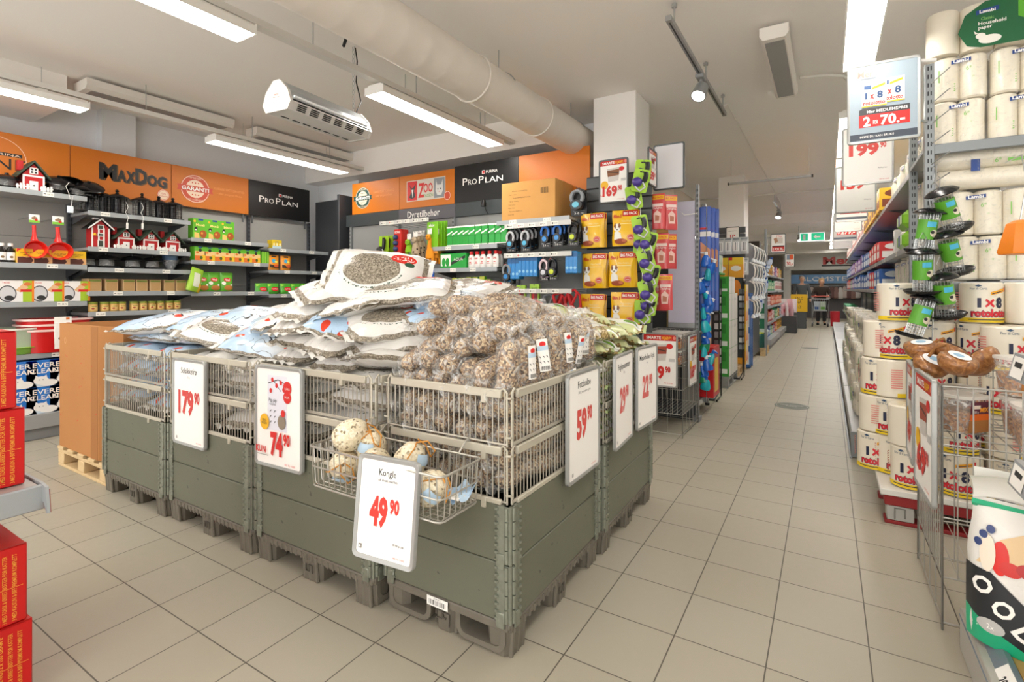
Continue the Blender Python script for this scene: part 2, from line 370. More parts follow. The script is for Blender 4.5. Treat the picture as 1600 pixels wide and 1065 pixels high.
# surface mounted strip heaters
def make_strip():
    t = thing('strip_heater', 'x', 'ceiling heater')
    b = MB(); L = 1.28; w_ = .09
    b.prism([(-w_, .03), (-w_+.02, .0), (w_-.02, 0), (w_, .03), (w_, .09), (-w_, .09)], 0, L, M('#e6e1d9', .4)); b.build('casing', t, smooth=False)
    b = MB(); b.box(-w_+.028, .05, -.003, w_-.028, L-.05, .003, M('#9a9a98', .45, .3)); b.build('heating_panel', t, label='grey heating panel')
    for y in (.2, L-.2): b = MB(); b.box(-.04, y, .09, .04, y+.04, .12, STEEL); b.build('bracket', t)
    return t
sh = Once(make_strip)
sh((-.31, 3.93, ZC-.12), 0, 'white framed grey heater panel on the ceiling above the aisle', 'strip heaters')
sh((-5.52, 1.82, ZC-.12), 0, 'long shallow white heater on the ceiling over the pet boards, near the lowered box', 'strip heaters', (1.6, 1, 1))
sh((-5.5, 3.36, ZC-.12), 0, 'long shallow white heater on the ceiling over the pet boards, farther along towards the corner', 'strip heaters', (1.2, 1.08, 1))
# track with spotlights
def make_track(): 
    b = MB(); b.box(-.018, 0, 0, .018, 2.05, .035, M('#9b9c9c', .35, .5)); b.box(-.006, .03, -.001, .006, 2.0, .004, BLACK)
    for y in (.15, 1.15, 1.95): b.cyl((0, y, .035), (0, y, .18), .006, STEEL, n=6); b.cyl((0, y, .15), (0, y, .172), .018, STEEL, n=8)
    b.tube([(0, 2.05, .1), (0, 2.2, .165), (0, 7, .165), (0, 9, .165)], .007, M('#e4e1db', .5), 6); return b.build('lamp_track')
tag(make_track(), 'x', 'track'); tr = bpy.data.objects['lamp_track']; tr.location = (-.835, 3.2, 2.94); tr['label'] = 'grey lighting track on the ceiling above the aisle with a thin conduit'
def make_spot():
    t = thing('track_spotlight', 'x', 'spotlight'); g = M('#9fa2a3', .35, .5)
    b = MB(); b.box(-.03, -.06, -.03, .03, .06, 0, g, b=.006); b.cyl((0, 0, -.03), (0, 0, -.075), .014, g); b.build('driver_box', t)
    mt = Matrix.Translation((0, 0, -.11)) @ Matrix.Rotation(R(-32), 4, 'X') @ Matrix.Rotation(R(10), 4, 'Y')
    b = MB(); b.lathe([(.03, .05), (.048, .04), (.058, -.06), (.058, -.07), (.05, -.07), (.048, -.055)], g, 20, mt); b.build('lamp_head', t)
    b = MB(); b.lathe([(0, -.06), (.05, -.06), (.05, -.056), (0, -.056)], M('#fffdf8', .4, emit=14), 16, mt); b.build('lens', t, label='glowing round lens'); return t
sp = Once(make_spot)
sp((-.835, 4.16, 2.94), 0, 'grey spotlight on the track, the large one above the aisle', 'track spotlights')
sp((-.86, 12.0, 2.94), R(10), 'small bright spotlight far down the aisle ceiling', 'track spotlights')
sp((-.7, 17.5, 2.9), R(30), 'tiny spotlight beside the green exit sign', 'track spotlights')
b = MB(); b.box(-.018, 10.9, 0, .018, 12.6, .03, GREYM); 
for y in (11, 12.5): b.cyl((0, y, .03), (0, y, ZC-2.94), .006, STEEL, n=6)
tag(b.build('lamp_track', loc=(-.86, 0, 2.94)), 'short distant lighting track carrying the small bright spotlight', 'track')
b = MB(); b.box(-.018, 16.9, 0, .018, 18.3, .03, GREYM)
for y in (17, 18.2): b.cyl((0, y, .03), (0, y, ZC-2.9), .006, STEEL, n=6)
tag(b.build('lamp_track', loc=(-.7, 0, 2.9)), 'farthest lighting track, beside the green exit sign', 'track')
# hanging sign bar
b = MB(); b.box(-1.18, -.012, 0, -.16, .012, .03, M('#a7a7a5', .35, .6), b=.004)
for x in (-1.14, -.2): b.cyl((x, 0, .02), (x, 0, ZC-2.74), .0022, STEEL, n=5)
for x in (-1.18, -.165): b.box(x-.005, -.014, -.004, x+.015, .014, .034, BLACK)
tag(b.build('hanging_sign_bar', loc=(0, 7.7, 2.74)), 'thin empty grey sign bar hanging on two wires across the aisle', 'sign bar')
# conduits on the ceiling
b = MB(); b.tube([(-.2, 5.05, ZC-.02), (.0, 5.1, ZC-.02), (.12, 5.2, ZC-.02), (.2, 5.5, ZC-.03)], .012, M('#e2ded8', .5), 8); tag(b.build('cable_conduit'), 'short cream conduit from the grey heater panel to the aisle lights', 'conduit'); b = MB(); b.tube([(-3.0, 10.8, ZC-.03), (-.2, 10.9, ZC-.03), (.3, 10.9, ZC-.03)], .014, M('#e2ded8', .5), 8)
tag(b.build('cable_conduit'), 'long cream conduit crossing the ceiling far down the aisle', 'conduit')
b = MB(); b.tube([(-2.55, 2.2, ZC-.02), (-2.6, 2.25, 2.95), (-2.72, 2.3, 2.89), (-2.7, 2.34, 3.05), (-2.45, 2.3, 2.93), (-2.3, 2.3, 2.9)], .011, BLACK, 6); tag(b.build('looped_cable'), 'black looped cable between the light rail and the round duct', 'cable')
# ================================================================== display bins
PLAS = M('#6d675c', .5, var=.25, bscale=14); OLIVE = NT('painted_board'); _P = OLIVE.obj(); OLIVE.bump(OLIVE.noise(_P, 60, 4), .12, .003)
OLIVE = OLIVE.col(OLIVE.mix(OLIVE.math('GREATER_THAN', OLIVE.noise(_P, 28, 2), .73), OLIVE.mix(OLIVE.noise(_P, 3.5, 5), '#5f6152', '#6b6d5d'), '#4a4a40'), .42)
HINGE = M('#8b8f82', .38, .55, var=.3, bscale=40); CRATE = M('#bcb6a6', .4, .15); WIRE = M('#b3ada0', .35, .35)
def band(b, path, x0, x1, th, m):            # ribbon along a (y,z) path, width x0..x1
    n = len(path); vs_ = []; P2 = [Vector(p) for p in path]
    for i, p in enumerate(P2):
        d = (P2[min(i+1, n-1)]-P2[max(i-1, 0)]).normalized(); nn = Vector((-d.y, d.x))*th
        for q in (p, p+nn):
            for x in (x0, x1): vs_.append((x, q.x, q.y))
    fs = []
    for i in range(n-1):
        a = i*4; c = a+4
        fs += [(a, c, c+1, a+1), (a+2, a+3, c+3, c+2), (a, a+2, c+2, c), (a+1, c+1, c+3, a+3)]
    fs += [(0, 1, 3, 2), (n*4-4, n*4-2, n*4-1, n*4-3)]
    b.add(vs_, fs, m)
def foot(b, cx, cy, hx, hy, m=PLAS):
    c = .025
    def ring(k, z): return [(cx+sx*(hx*k-(c if a else 0)), cy+sy*(hy*k-(0 if a else c)), z) for sx, sy, a in ((-1, -1, 0), (-1, -1, 1), (1, -1, 1), (1, -1, 0), (1, 1, 0), (1, 1, 1), (-1, 1, 1), (-1, 1, 0))]
    vs_ = ring(.84, 0)+ring(.9, .008)+ring(1, .115); fs = [tuple(range(8))[::-1], tuple(range(16, 24))]+[(r*8+i, r*8+(i+1) % 8, r*8+8+(i+1) % 8, r*8+8+i) for r in (0, 1) for i in range(8)]
    b.add(vs_, fs, m)
def make_bin():
    t = thing('display_bin', 'x', 'display bin')
    b = MB(); b.box(-.395, -.295, .1, .395, .295, .128, PLAS, b=.006)
    b.box(-.39, -.298, .094, .39, -.285, .126, PLAS, b=.004); b.box(-.39, .285, .094, .39, .298, .126, PLAS, b=.004)
    b.box(-.398, -.288, .094, -.385, .288, .126, PLAS, b=.004); b.box(.385, -.288, .094, .398, .288, .126, PLAS, b=.004)
    for i in range(22):
        x = -.37+i*.0352
        for y in (-.297, .297): b.lathe([(0, .002), (.006, .004), (.006, .03)], PLAS, 8, c=(x, y, .088))
    for y0 in (-.29, .19):
        for x0, x1 in ((-.3, -.08), (.08, .3)): b.box(x0, y0, .078, x1, y0+.1, .104, PLAS, b=.01)
    b.build('pallet_deck', t)
    for cx in (-.335, 0, .335):
        for cy in (-.24, 0, .24):
            f = MB(); hx = .06 if cx else .065; foot(f, cx, cy, hx, .057)
            for k in (-1, 0, 1): f.cyl((cx+k*hx*.62, cy+.045*(1 if cy > 0 else -1), .004), (cx+k*hx*.62, cy+.052*(1 if cy > 0 else -1), .113), .009, PLAS, n=8)
            if cx == 0 and cy < 0: f.tube([(-.02, -.3, .075), (-.02, -.298, .045), (.0, -.298, .045), (.0, -.299, .075), (.02, -.299, .075), (.02, -.298, .04)], .003, M('#57524a', .5), 5)
            f.build('pallet_foot', t)
    for sx in (-1, 1):                      # bottom skids with two openings at each short end
        s_ = MB()
        for c0, c1 in ((-.275, -.06), (.06, .275)):
            k = .045; pts = [(c0, .112), (c0, .012+k)]+[(c0+k-k*math.cos(a), .012+k-k*math.sin(a)) for a in (.4, .8, 1.2)]+[(c0+k, .012), (c1-k, .012)]+[(c1-k+k*math.sin(a), .012+k-k*math.cos(a)) for a in (.4, .8, 1.2)]+[(c1, .012+k), (c1, .112)]
            x0, x1 = (.335, .395) if sx > 0 else (-.395, -.335); band(s_, pts, x0-(.03 if sx > 0 else 0), x1+(0 if sx > 0 else .03), .02, PLAS)
        x = sx*.397
        for p in ([(-.03, .03), (-.03, .075), (.0, .075), (.0, .055), (-.015, .055)], [(.005, .095), (.005, .05), (.03, .05), (.03, .03)], [(.012, .08), (.03, .08), (.03, .062)]): s_.tube([(x, y, z) for y, z in p], .0035, M('#57524a', .5), 5)
        s_.build('pallet_skid', t)
    for k in (0, 1):
        z0 = .129+k*.2035; z1 = z0+.2015; b = MB(); th = .02
        b.box(-.37, -.3, z0, .37, -.3+th, z1, OLIVE, b=.004); b.box(-.37, .3-th, z0, .37, .3, z1, OLIVE, b=.004)
        b.box(-.4, -.27, z0, -.4+th, .27, z1, OLIVE, b=.004); b.box(.4-th, -.27, z0, .4, .27, z1, OLIVE, b=.004)
        c = b.build('collar', t, label='olive green wooden collar')
        for sx in (-1, 1):
            for sy in (-1, 1):
                g = MB(); x, y = sx*.4, sy*.3
                g.box(min(x-sx*.055, x), min(y, y+sy*.003), z0+.002, max(x-sx*.055, x), max(y, y+sy*.003), z1-.002, HINGE, b=.001)
                g.box(min(x, x+sx*.003), min(y-sy*.055, y), z0+.002, max(x, x+sx*.003), max(y-sy*.055, y), z1-.002, HINGE, b=.001)
                for d in (0, 1):
                    px, py = (x-sx*.014, y+sy*.004) if d else (x+sx*.004, y-sy*.014)
                    for i in range(4): g.cyl((px, py, z0+.006+i*.049), (px, py, z0+.006+i*.049+.045), .0075, HINGE, n=8)
                g.cyl((x-sx*.002, y-sy*.002, z0), (x-sx*.002, y-sy*.002, z1), .006, HINGE, n=6)
                for i in range(8):
                    zz = z0+.013+i*.025
                    g.lathe([(.0, -.006), (.008, -.004), (.008, .004), (0, .006)], HINGE, 7, c=(x-sx*.055, y+sy*.003, zz)); g.lathe([(.0, -.006), (.008, -.004), (.008, .004), (0, .006)], HINGE, 7, c=(x+sx*.003, y-sy*.055, zz))
                g.box(x-sx*.04-.018, y+sy*.003-.004, z0-.02, x-sx*.04+.018, y+sy*.003+.004, z0+.035, HINGE, b=.003); g.box(x+sx*.003-.004, y-sy*.04-.018, z0-.02, x+sx*.003+.004, y-sy*.04+.018, z0+.035, HINGE, b=.003)
                g.build('corner_hinge', c, label='grey metal corner hinge')
    for k in (0, 1):
        z0 = .537+k*.199; z1 = z0+.196; b = MB(); wr = .0026
        for sy in (-1, 1):
            y = sy*.292
            for i in range(31): x = -.37+i*.74/30; b.cyl((x, y, z0+.004), (x, y, z1-.006), wr, WIRE, n=5, caps=False)
            for z in (z0+.006, z0+.012): b.cyl((-.385, y+sy*.004, z), (.385, y+sy*.004, z), .0035, WIRE, n=6)
        for sx in (-1, 1):
            x = sx*.392
            for i in range(23): y = -.27+i*.54/22; b.cyl((x, y, z0+.004), (x, y, z1-.006), wr, WIRE, n=5, caps=False)
            b.cyl((x+sx*.004, -.285, z0+.007), (x+sx*.004, .285, z0+.007), .0035, WIRE, n=6)
            for sy in (-1, 1):
                cx, cy = sx*.394, sy*.294
                for dx, dy in ((-sx*.012, 0), (0, -sy*.012)): b.tube([(cx+dx, cy+dy, z0), (cx+dx, cy+dy, z1-.01), (cx+dx*2.2, cy+dy*2.2, z1+.004), (cx+dx*3.2, cy+dy*3.2, z1-.004)], .0042, CRATE, 6)
                for z in (z0+.03, z1-.03): b.tube([(cx-sx*.016, cy, z), (cx+sx*.004, cy+sy*.004, z+.004), (cx, cy-sy*.016, z)], .004, CRATE, 6)
        c = b.build('wire_crate', t, label='beige wire crate section')
        zs = [(z1-.03, z1)]+([(z0-.004, z0+.014)] if k == 0 else [])
        for za, zb in zs:
            for sy in (-1, 1):
                g = MB(); y = sy*.297; g.box(-.355, y-.007, za, .355, y+.007, zb, CRATE, b=.003); g.box(.2, y-.009, za-.022, .222, y+.009, zb, CRATE, b=.003); g.build('rail', c)
            for sx in (-1, 1):
                g = MB(); x = sx*.397; g.box(x-.007, -.262, za, x+.007, .262, zb, CRATE, b=.003); g.box(x-.009, -.2, za-.022, x+.009, -.178, zb, CRATE, b=.003); g.build('rail', c)
    return t
bin_ = Once(make_bin)
G_BIN = 'olive display bins'
bin_((-1.222, 1.89, 0), PI/2, 'olive display bin heaped with brown fat rolls, 59.90 sign on its side', G_BIN)
bin_((-1.935, 1.745, 0), 0, 'olive display bin with bird seed bags and the 74.90 sign', G_BIN)
bin_((-2.745, 1.735, 0), 0, 'olive display bin with bird seed bags and the 179.90 sign', G_BIN)
bin_((-3.545, 1.72, 0), 0, 'olive display bin with blue bird seed bags beside the cardboard box', G_BIN)
bin_((-1.212, 2.71, 0), PI/2, 'olive display bin of green peanut bags with the 29.90 and 22.90 signs', G_BIN)
bin_((-1.94, 2.36, 0), 0, 'olive display bin mostly hidden behind the 74.90 bin', G_BIN)
bin_((-2.75, 2.36, 0), 0, 'olive display bin mostly hidden behind the 179.90 bin', G_BIN)
bin_((-3.55, 2.34, 0), 0, 'olive display bin mostly hidden behind the blue bags by the cardboard box', G_BIN)
bst = MB(); bst.box(-.055, -.0015, 0, .045, 0, .035, WHITE, b=0)
for i, wd in enumerate((1, 2, 1, 3, 1, 1, 2, 1, 2, 3, 1, 2, 1)): bst.box(-.045+i*.0065, -.0022, .006, -.045+i*.0065+wd*.0013, -.001, .024, BLACK, b=0)
bst.art([('t', '3C-BA 01.2', -.005, .027, .006, INK)], lambda s, z, o: (s, -.0015-o, z)); tag(bst.build('barcode_sticker', loc=(-1.235, 1.4835, .092)), 'white barcode sticker on the pallet under the fat roll bin', 'sticker')
# ================================================================== price signs
SFR = M('#a3a4a2', .35, .3); SFD = M('#55585a', .4, .3); FR_ = {}
def rrect(hw, h, r, n=5):
    p = []
    for cx, cz, a0 in ((hw-r, r, -PI/2), (hw-r, h-r, 0), (-hw+r, h-r, PI/2), (-hw+r, r, PI)):
        p += [(cx+r*math.cos(a0+PI/2*i/n), cz+r*math.sin(a0+PI/2*i/n)) for i in range(n+1)]
    return p
def sign(label, loc, rz, W, Hh, art, fr=SFR, group='framed price signs', name='price_sign', paper=PAPER, fw=.014, cat='price sign', both=False):
    t = thing(name, label, cat, loc, rz, group)
    b = MB(); r = .02; o = rrect(W/2, Hh, r); i_ = [(x, z+fw) for x, z in rrect(W/2-fw, Hh-2*fw, r*.6)]; n = len(o)
    vs_ = [(x, y, z) for y in (-.007, .007) for x, z in o]+[(x, y, z) for y in (-.007, .007) for x, z in i_]+[(x*.985, -.0095, z) for x, z in [(x, (z-Hh/2)*.99+Hh/2) for x, z in o]]
    fs = []
    for k in range(n):
        j = (k+1) % n
        fs += [(k, j, n+j, n+k), (2*n+k, 3*n+k, 3*n+j, 2*n+j), (n+k, n+j, 3*n+j, 3*n+k), (k, 4*n+k, 4*n+j, j), (4*n+k, 2*n+k, 2*n+j, 4*n+j)]
    b.add(vs_, fs, fr); b.build('sign_frame', t, ang=50)
    b = MB(); b.prism(i_, -.004, .004, paper); b.art(art, lambda s, z, o_: (s, -.004-o_, z))
    if both: b.art(art, lambda s, z, o_: (-s, .004+o_, z))
    b.build('poster', t, smooth=False); return t
PR = M('#cf2a26', .5); PRL = M('#d7605a', .55)
def price(big, sup, cx, z, h, m=PR, wb=None):
    wb = wb or h*.42*len(big); ws = h*.21*len(sup)
    a = [('t', big, cx-ws/2-.004, z, h, m, wb, .05)]
    if sup: a.append(('t', sup, cx+wb/2+.004, z+h*.5, h*.5, m, ws*1.05, .045))
    return a
def bin_sign(title, sub, big, sup, m=PRL, foot_=None):
    a = [('t', title, 0, .385, .031, INK, 0, .006)]+([('t', sub, 0, .36, .011, M('#77777a', .6))] if sub else [])+price(big, sup, 0, .175, .118, m, .052*len(big))
    a += [('t', foot_ or 'MER TIL OVERS', .1, .025, .0065, PRL), ('r', -.13, .028, -.115, .043, M('#b8b6b2', .6))]; return a
SW, SH = .33, .462
sign('framed sign reading Solsikkefrø 179.90 on a seed bag bin', (-2.885, 1.42, .447), 0, SW, SH, bin_sign('Solsikkefrø', '5 kg', '179', '90', M('#cb3f3a', .5)))
a = [('r', -.075, .17, .06, .42, M('#dfe0ea', .5)), ('p', [(-.07, .38), (.0, .40), (.05, .385), (.05, .388), (.0, .404), (-.07, .384)], INK), ('p', [(-.04, .40), (.02, .35), (.022, .352), (-.037, .403)], INK)]
a += [('e', x, z, .009, .011, PR) for x, z in ((-.04, .4), (-.01, .375), (.02, .39), (.04, .36), (-.05, .35))]+[('e', .065, .37, .028, .03, PR), ('e', .065, .328, .026, .027, PR), ('t', '5,5 KG', .065, .362, .01, WHITE), ('t', 'BILLIG', .065, .325, .01, WHITE)]
a += [('t', 'Pip pip', -.035, .3, .018, INK), ('t', 'FUGLEFRØ', -.035, .285, .008, INK)]+[('p', [(-.055+i*.03, .2+j*.025), (-.04+i*.03, .215+j*.025), (-.05+i*.03, .212+j*.025)], INK) for i in (0, 1) for j in (0, 1, 2)]
a += [('e', .03, .215, .027, .033, M('#8a7d6c', .7)), ('e', .04, .255, .014, .017, PR), ('e', -.09, .205, .032, .036, M('#e9b21f', .5)), ('t', 'SJEKK', -.09, .208, .011, INK), ('t', 'PRISEN', -.09, .194, .011, INK)]
a += price('74', '90', .02, .065, .1, PR)+[('t', 'KUN', -.115, .065, .03, PR, 0, .03), ('r', -.14, .052, -.06, .056, M('#b8b6b2', .6)), ('t', 'MER TIL OVERS', .09, .025, .009, PRL)]
sign('framed sign with seed bag picture reading 74.90', (-2.11, 1.42, .47), R(2), SW, SH, a)
a = [('t', 'Kongle', 0, .27, .022, INK, 0, .008), ('t', '1 stk ensatt med fett', 0, .252, .009, INK)]+price('49', '90', -.005, .115, .088, M('#d8352a', .5))
a += [('t', '49,90 pr stk', .06, .062, .008, INK), ('r', -.1, .03, -.088, .044, M('#77706a', .6)), ('r', -.097, .033, -.091, .04, PAPER), ('t', 'MER TIL OVERS', .065, .024, .006, PRL)]
sign('tilted sign reading Kongle 49.90 hung on the wire basket', (-1.21, 1.178, .405), (R(-6), 0, R(5)), .25, .33, a)
sign('framed sign reading Fettkolbe 59.90 on the fat roll bin', (-.897, 2.05, .478), PI/2, .34, .455, bin_sign('Fettkolbe', '500 g, med nøtter og frø', '59', '90', M('#d8504a', .5)))
sign('framed sign reading Fuglepeanøtter 29.90 on the peanut bin', (-.885, 2.525, .495), PI/2+R(4), .335, .462, bin_sign('Fuglepeanøtter', '350 g', '29', '90', M('#dc6a66', .5)))
sign('framed sign reading Meiseboller 22.90 on the peanut bin', (-.888, 2.93, .495), PI/2-R(3), .33, .462, bin_sign('Meiseboller 6 pk', '6 stk', '22', '90', M('#dc6a66', .5)))
# ================================================================== bird seed bags
def bag_print(kind):
    t = NT('seed_bag_'+kind); at = t.n('ShaderNodeAttribute', attribute_name='rest'); P = at.outputs['Vector']; X, Y, Z = t.xyz(P)
    seed = t.mix(.5, t.ramp(t.voro(P, 170, 'Color'), [(.15, '#4a4338'), (.5, '#94897a'), (.85, '#d0c6b5')]), t.ramp(t.voro(P, 300, 'Distance'), [(.1, '#c9bfae'), (.6, '#57503f')]))
    n1 = t.noise(P, 7, 3); nb = t.noise(P, 30, 4)
    top = t.math('GREATER_THAN', Z, 0)
    if kind == 'white':
        base = t.mix(t.ramp(X, [(.0, '#d8e3ee'), (.12, '#eceae6')]), '#e0deda', '#d3dbe4')
        base = t.mix(t.ell(X, Y, -.02, 0, .135, .1), '#e0deda', seed)
        ring = t.math('SUBTRACT', t.ell(X, Y, -.02, 0, .155, .118), t.ell(X, Y, -.02, 0, .146, .11)); dots = t.math('GREATER_THAN', t.noise(P, 120, 1), .52)
        base = t.mix(t.math('MULTIPLY', t.math('MULTIPLY', ring, dots), t.math('LESS_THAN', Y, -.02)), base, '#2f4f3f')
        base = t.mix(t.ell(X, Y, .115, .085, .062, .034), base, '#cf2318'); base = t.mix(t.ell(X, Y, .15, .05, .024, .016), base, '#1f4a35')
        txt = t.math('MULTIPLY', t.ell(X, Y, .115, .085, .05, .02), t.math('GREATER_THAN', t.noise(P, 110, 1), .57)); base = t.mix(txt, base, '#f0dcd6')
    elif kind == 'blue':
        base = t.mix(t.ramp(t.math('ADD', t.math('MULTIPLY', n1, .5), t.math('ADD', X, .15)), [(.2, '#b9d0e6'), (.55, '#eef0f1')]), '#c3d6e8', '#eeeff0', ) if 0 else t.ramp(t.math('ADD', t.math('MULTIPLY', n1, .45), t.math('ADD', t.math('MULTIPLY', X, 1.2), .2)), [(.25, '#abc6e0'), (.5, '#c9dbeb'), (.66, '#e2e4e6')])
        line = t.math('LESS_THAN', t.math('ABSOLUTE', t.math('SUBTRACT', t.noise(P, 9, 2, dist=.4), .5)), .011)
        base = t.mix(t.math('MULTIPLY', line, t.math('GREATER_THAN', t.noise(P, 5, 1), .5)), base, '#3c3b3f')
        for cx, cy, rx, ry, c in ((-.17, .05, .03, .02, '#cf3b22'), (-.12, -.06, .026, .022, '#d4421f'), (-.2, -.04, .018, .016, '#c9452c'), (-.06, .1, .02, .016, '#d24a2a'), (.17, -.07, .026, .018, '#cf3b22')): base = t.mix(t.ell(t.math('ADD', X, t.math('MULTIPLY', nb, .03)), Y, cx, cy, rx, ry), base, c)
        tx = t.math('MULTIPLY', t.ell(X, Y, .06, .03, .1, .022), t.math('LESS_THAN', t.math('ABSOLUTE', t.math('SUBTRACT', t.noise(P, 40, 1), .5)), .035)); base = t.mix(tx, base, '#1d1d22')
        for i in range(4): base = t.mix(t.ell(t.math('ADD', X, Y), Y, .0+i*.055, -.05, .006, .016), base, '#3a3b42')
    back = t.mix(t.math('MULTIPLY', t.math('GREATER_THAN', t.math('FRACT', t.math('MULTIPLY', Y, 38)), .62), t.math('MULTIPLY', t.math('GREATER_THAN', t.noise(P, 70, 1), .5), t.ell(X, Y, .02, 0, .16, .11))), '#e2e0db', '#6b625a')
    c = t.mix(top, back, base)
    side = t.math('MULTIPLY', t.math('LESS_THAN', t.math('ABSOLUTE', t.math('ADD', Z, t.math('MULTIPLY', t.math('SUBTRACT', n1, .5), .012))), .0165 if kind == 'white' else .009), t.math('LESS_THAN', t.math('ABSOLUTE', X), .235))
    c = t.mix(side, c, seed)
    t.bump(t.math('ADD', t.noise(P, 26, 4, dist=.8), t.math('MULTIPLY', t.noise(P, 120, 2), .3)), .45, .006)
    return t.col(c, .24, **{'Specular IOR Level': .5, 'Coat Weight': .25})
BAGW, BAGB = bag_print('white'), bag_print('blue')
def pillow(L, W, Tk, seed, mat, droop=(0, 0), nu=34, nv=24, seal=.04, flat=.75, name='pillow'):
    rs = random.Random(seed); o1 = Vector((rs.uniform(-50, 50), rs.uniform(-50, 50), seed*3.1)); V = []; F = []; REST = []
    ph = [rs.uniform(0, 6) for _ in range(6)]
    for sgn in (1, -1):
        off = len(V)
        for i in range(nu+1):
            u = -1+2*i/nu
            for j in range(nv+1):
                v = -1+2*j/nv; us = min(1, abs(u)/(1-seal*2/L)) if seal else abs(u)
                hgt = (max(0, 1-us**3.4))**.55*(max(0, 1-abs(v)**3.6))**.6
                pin = 1-.06*(abs(u)**6)+.03*abs(u)**2*0; x = L/2*u*(1-.05*(1-abs(v)**2)*abs(u)**3*-.4-.03*(1-v*v)); y = W/2*v*pin*(1+.03*(1-u*u)*-1)
                wr = noise.noise(Vector((u*2.2, v*2.2, sgn*3))+o1)*.16+noise.noise(Vector((u*5, v*6, sgn*5))+o1)*.07
                pl = math.sin(v*13+ph[0]+u)*.006*abs(u)**5+math.sin(v*22+ph[1])*.003*abs(u)**4+math.sin(u*17+ph[2])*.004*abs(v)**5
                z0 = sgn*Tk/2*hgt*(1+wr); z0 = z0*(flat if sgn < 0 else 1)
                z = z0+pl*(1 if hgt < .6 else .5)+droop[0]*(-(x*x)/(L*L/4))*1+droop[1]*(-(max(0, u))**2)
                if us >= 1: z += math.sin(v*9+ph[3])*.006
                V.append((x, y, z)); REST.append((x, y, z0*(1/flat if sgn < 0 else 1)))
        for i in range(nu):
            for j in range(nv):
                a = off+i*(nv+1)+j; q = (a, a+nv+1, a+nv+2, a+1); F.append(q if sgn > 0 else q[::-1])
    me = bpy.data.meshes.new(name); me.from_pydata(V, [], F); me.materials.append(mat); me.polygons.foreach_set('use_smooth', [True]*len(F))
    at = me.attributes.new('rest', 'FLOAT_VECTOR', 'POINT'); at.data.foreach_set('vector', [c for p in REST for c in p]); me.update(); return me
BAGS = {}
def bagmesh(kind, var):
    k = (kind, var)
    if k not in BAGS:
        L, W, T_ = (.52, .335, .125); BAGS[k] = pillow(L, W, T_, 7+var*3+(50 if kind == 'blue' else 0), BAGW if kind == 'white' else BAGB, droop=((0, 0), (.02, 0), (.0, .07), (-.015, .0))[var % 4], name='seed_bag')
    return BAGS[k]
def seedbag(x, y, z, rz, label, kind='white', var=0, pitch=0, roll=0, s=(1, 1, 1), group='bird seed bags'):
    o = bpy.data.objects.new('seed_bag', bagmesh(kind, var)); COL.objects.link(o); o.location = (x, y, z); o.rotation_euler = Euler((R(roll), R(pitch), R(rz)), 'XYZ'); o.scale = (s[0], s[1], s[2]*.88)
    tag(o, label, 'bag of bird seed', group); return o
def pbag(u, v, y, rz, label, kind='white', var=0, pitch=0, roll=0, s=(1, 1, 1)):
    x = ax(u, y); return seedbag(x, y, az(v, x, y), rz, label, kind, var, pitch, roll, s)
# bags inside the cages (seen through the wires)
for nm, x0, y0 in (('74.90', -1.935, 1.745), ('179.90', -2.745, 1.735), ('cardboard box', -3.545, 1.72)):
    kd = 'blue' if nm == 'cardboard box' else 'white'
    lab = 'bird seed bag behind the wires of the %s bin' % nm if nm != 'cardboard box' else 'blue bird seed bag behind the wires beside the cardboard box'
    for k in range(4):
        for j, dx in enumerate((-.2, .2)):
            seedbag(x0+dx*.92+random.uniform(-.02, .02), y0-.02, .6+k*.09, 90+random.uniform(-9, 9), lab.replace('bird seed bag', 'caged seed bag')+(', %s up, %s stack' % (ORD[k], ('first', 'second')[j])), kd if (k+j) % 3 else kd, (k+j) % 4, 0, random.uniform(-5, 5), (1, 1.1, 1.2), 'caged bird seed bags')
for nm, x0 in (('74.90', -1.94), ('179.90', -2.75), ('blue bag', -3.55)):
    for j, dx in enumerate((-.19, .19)): seedbag(x0+dx, 2.35, .97, 90, 'bird seed bag lying under the heap of the bin hidden behind the %s one' % nm, 'white', j, 0, 0, (1, 1.1, 1), 'bags under the rear heaps')
# --- the 74.90 pile: short ends face the camera
P3 = 'white seed bag with grey seed band '
f = seedbag
f(-2.16, 1.72, 0.971, 82, P3+'lowest of the stack beside the 74.90 sign', 'white', 0, -7, 0, (1, .8, 1))
f(-2.17, 1.715, 1.045, 99, P3+'second from the bottom above the 74.90 sign', 'white', 3, -10, 6, (1, .8, 1))
f(-2.18, 1.7, 1.127, 82, P3+'third from the bottom above the 74.90 sign', 'white', 0, -13, -3, (1, .8, .95))
f(-2.19, 1.73, 1.205, 95, P3+'fourth from the bottom above the 74.90 sign', 'white', 1, -12, 4, (1, .75, .9))
f(-2.08, 1.78, 1.283, 62, 'white seed bag with oval window lying on top of the 74.90 stack', 'white', 0, -10, 14, (1, .95, .9))
f(-1.9, 1.73, 0.971, 94, P3+'in the middle on the 74.90 rim', 'white', 1, -8, 0, (1, .8, .9))
f(-1.92, 1.70, 1.045, 80, P3+'in the middle, just under the crumpled blue bag', 'white', 0, -12, 5, (1, .85, 1.05))
f(-1.925, 1.66, 1.119, 118, 'crumpled light blue seed bag squeezed into the middle of the 74.90 pile', 'blue', 1, -8, 14, (.92, .9, .95))
f(-1.62, 1.66, 0.963, 62, 'white seed bag with red mark drooping over the rim next to the fat rolls', 'white', 2, 8, -10, (.9, .9, .8))
f(-1.66, 1.745, 1.041, 58, P3+'beside the fat rolls, second from the bottom', 'white', 0, -8, 8, (1, .95, 1.05))
f(-1.69, 1.73, 1.119, 63, 'white seed bag with oval window and red mark beside the fat rolls', 'white', 3, -8, 14, (1, .95, 1.0))
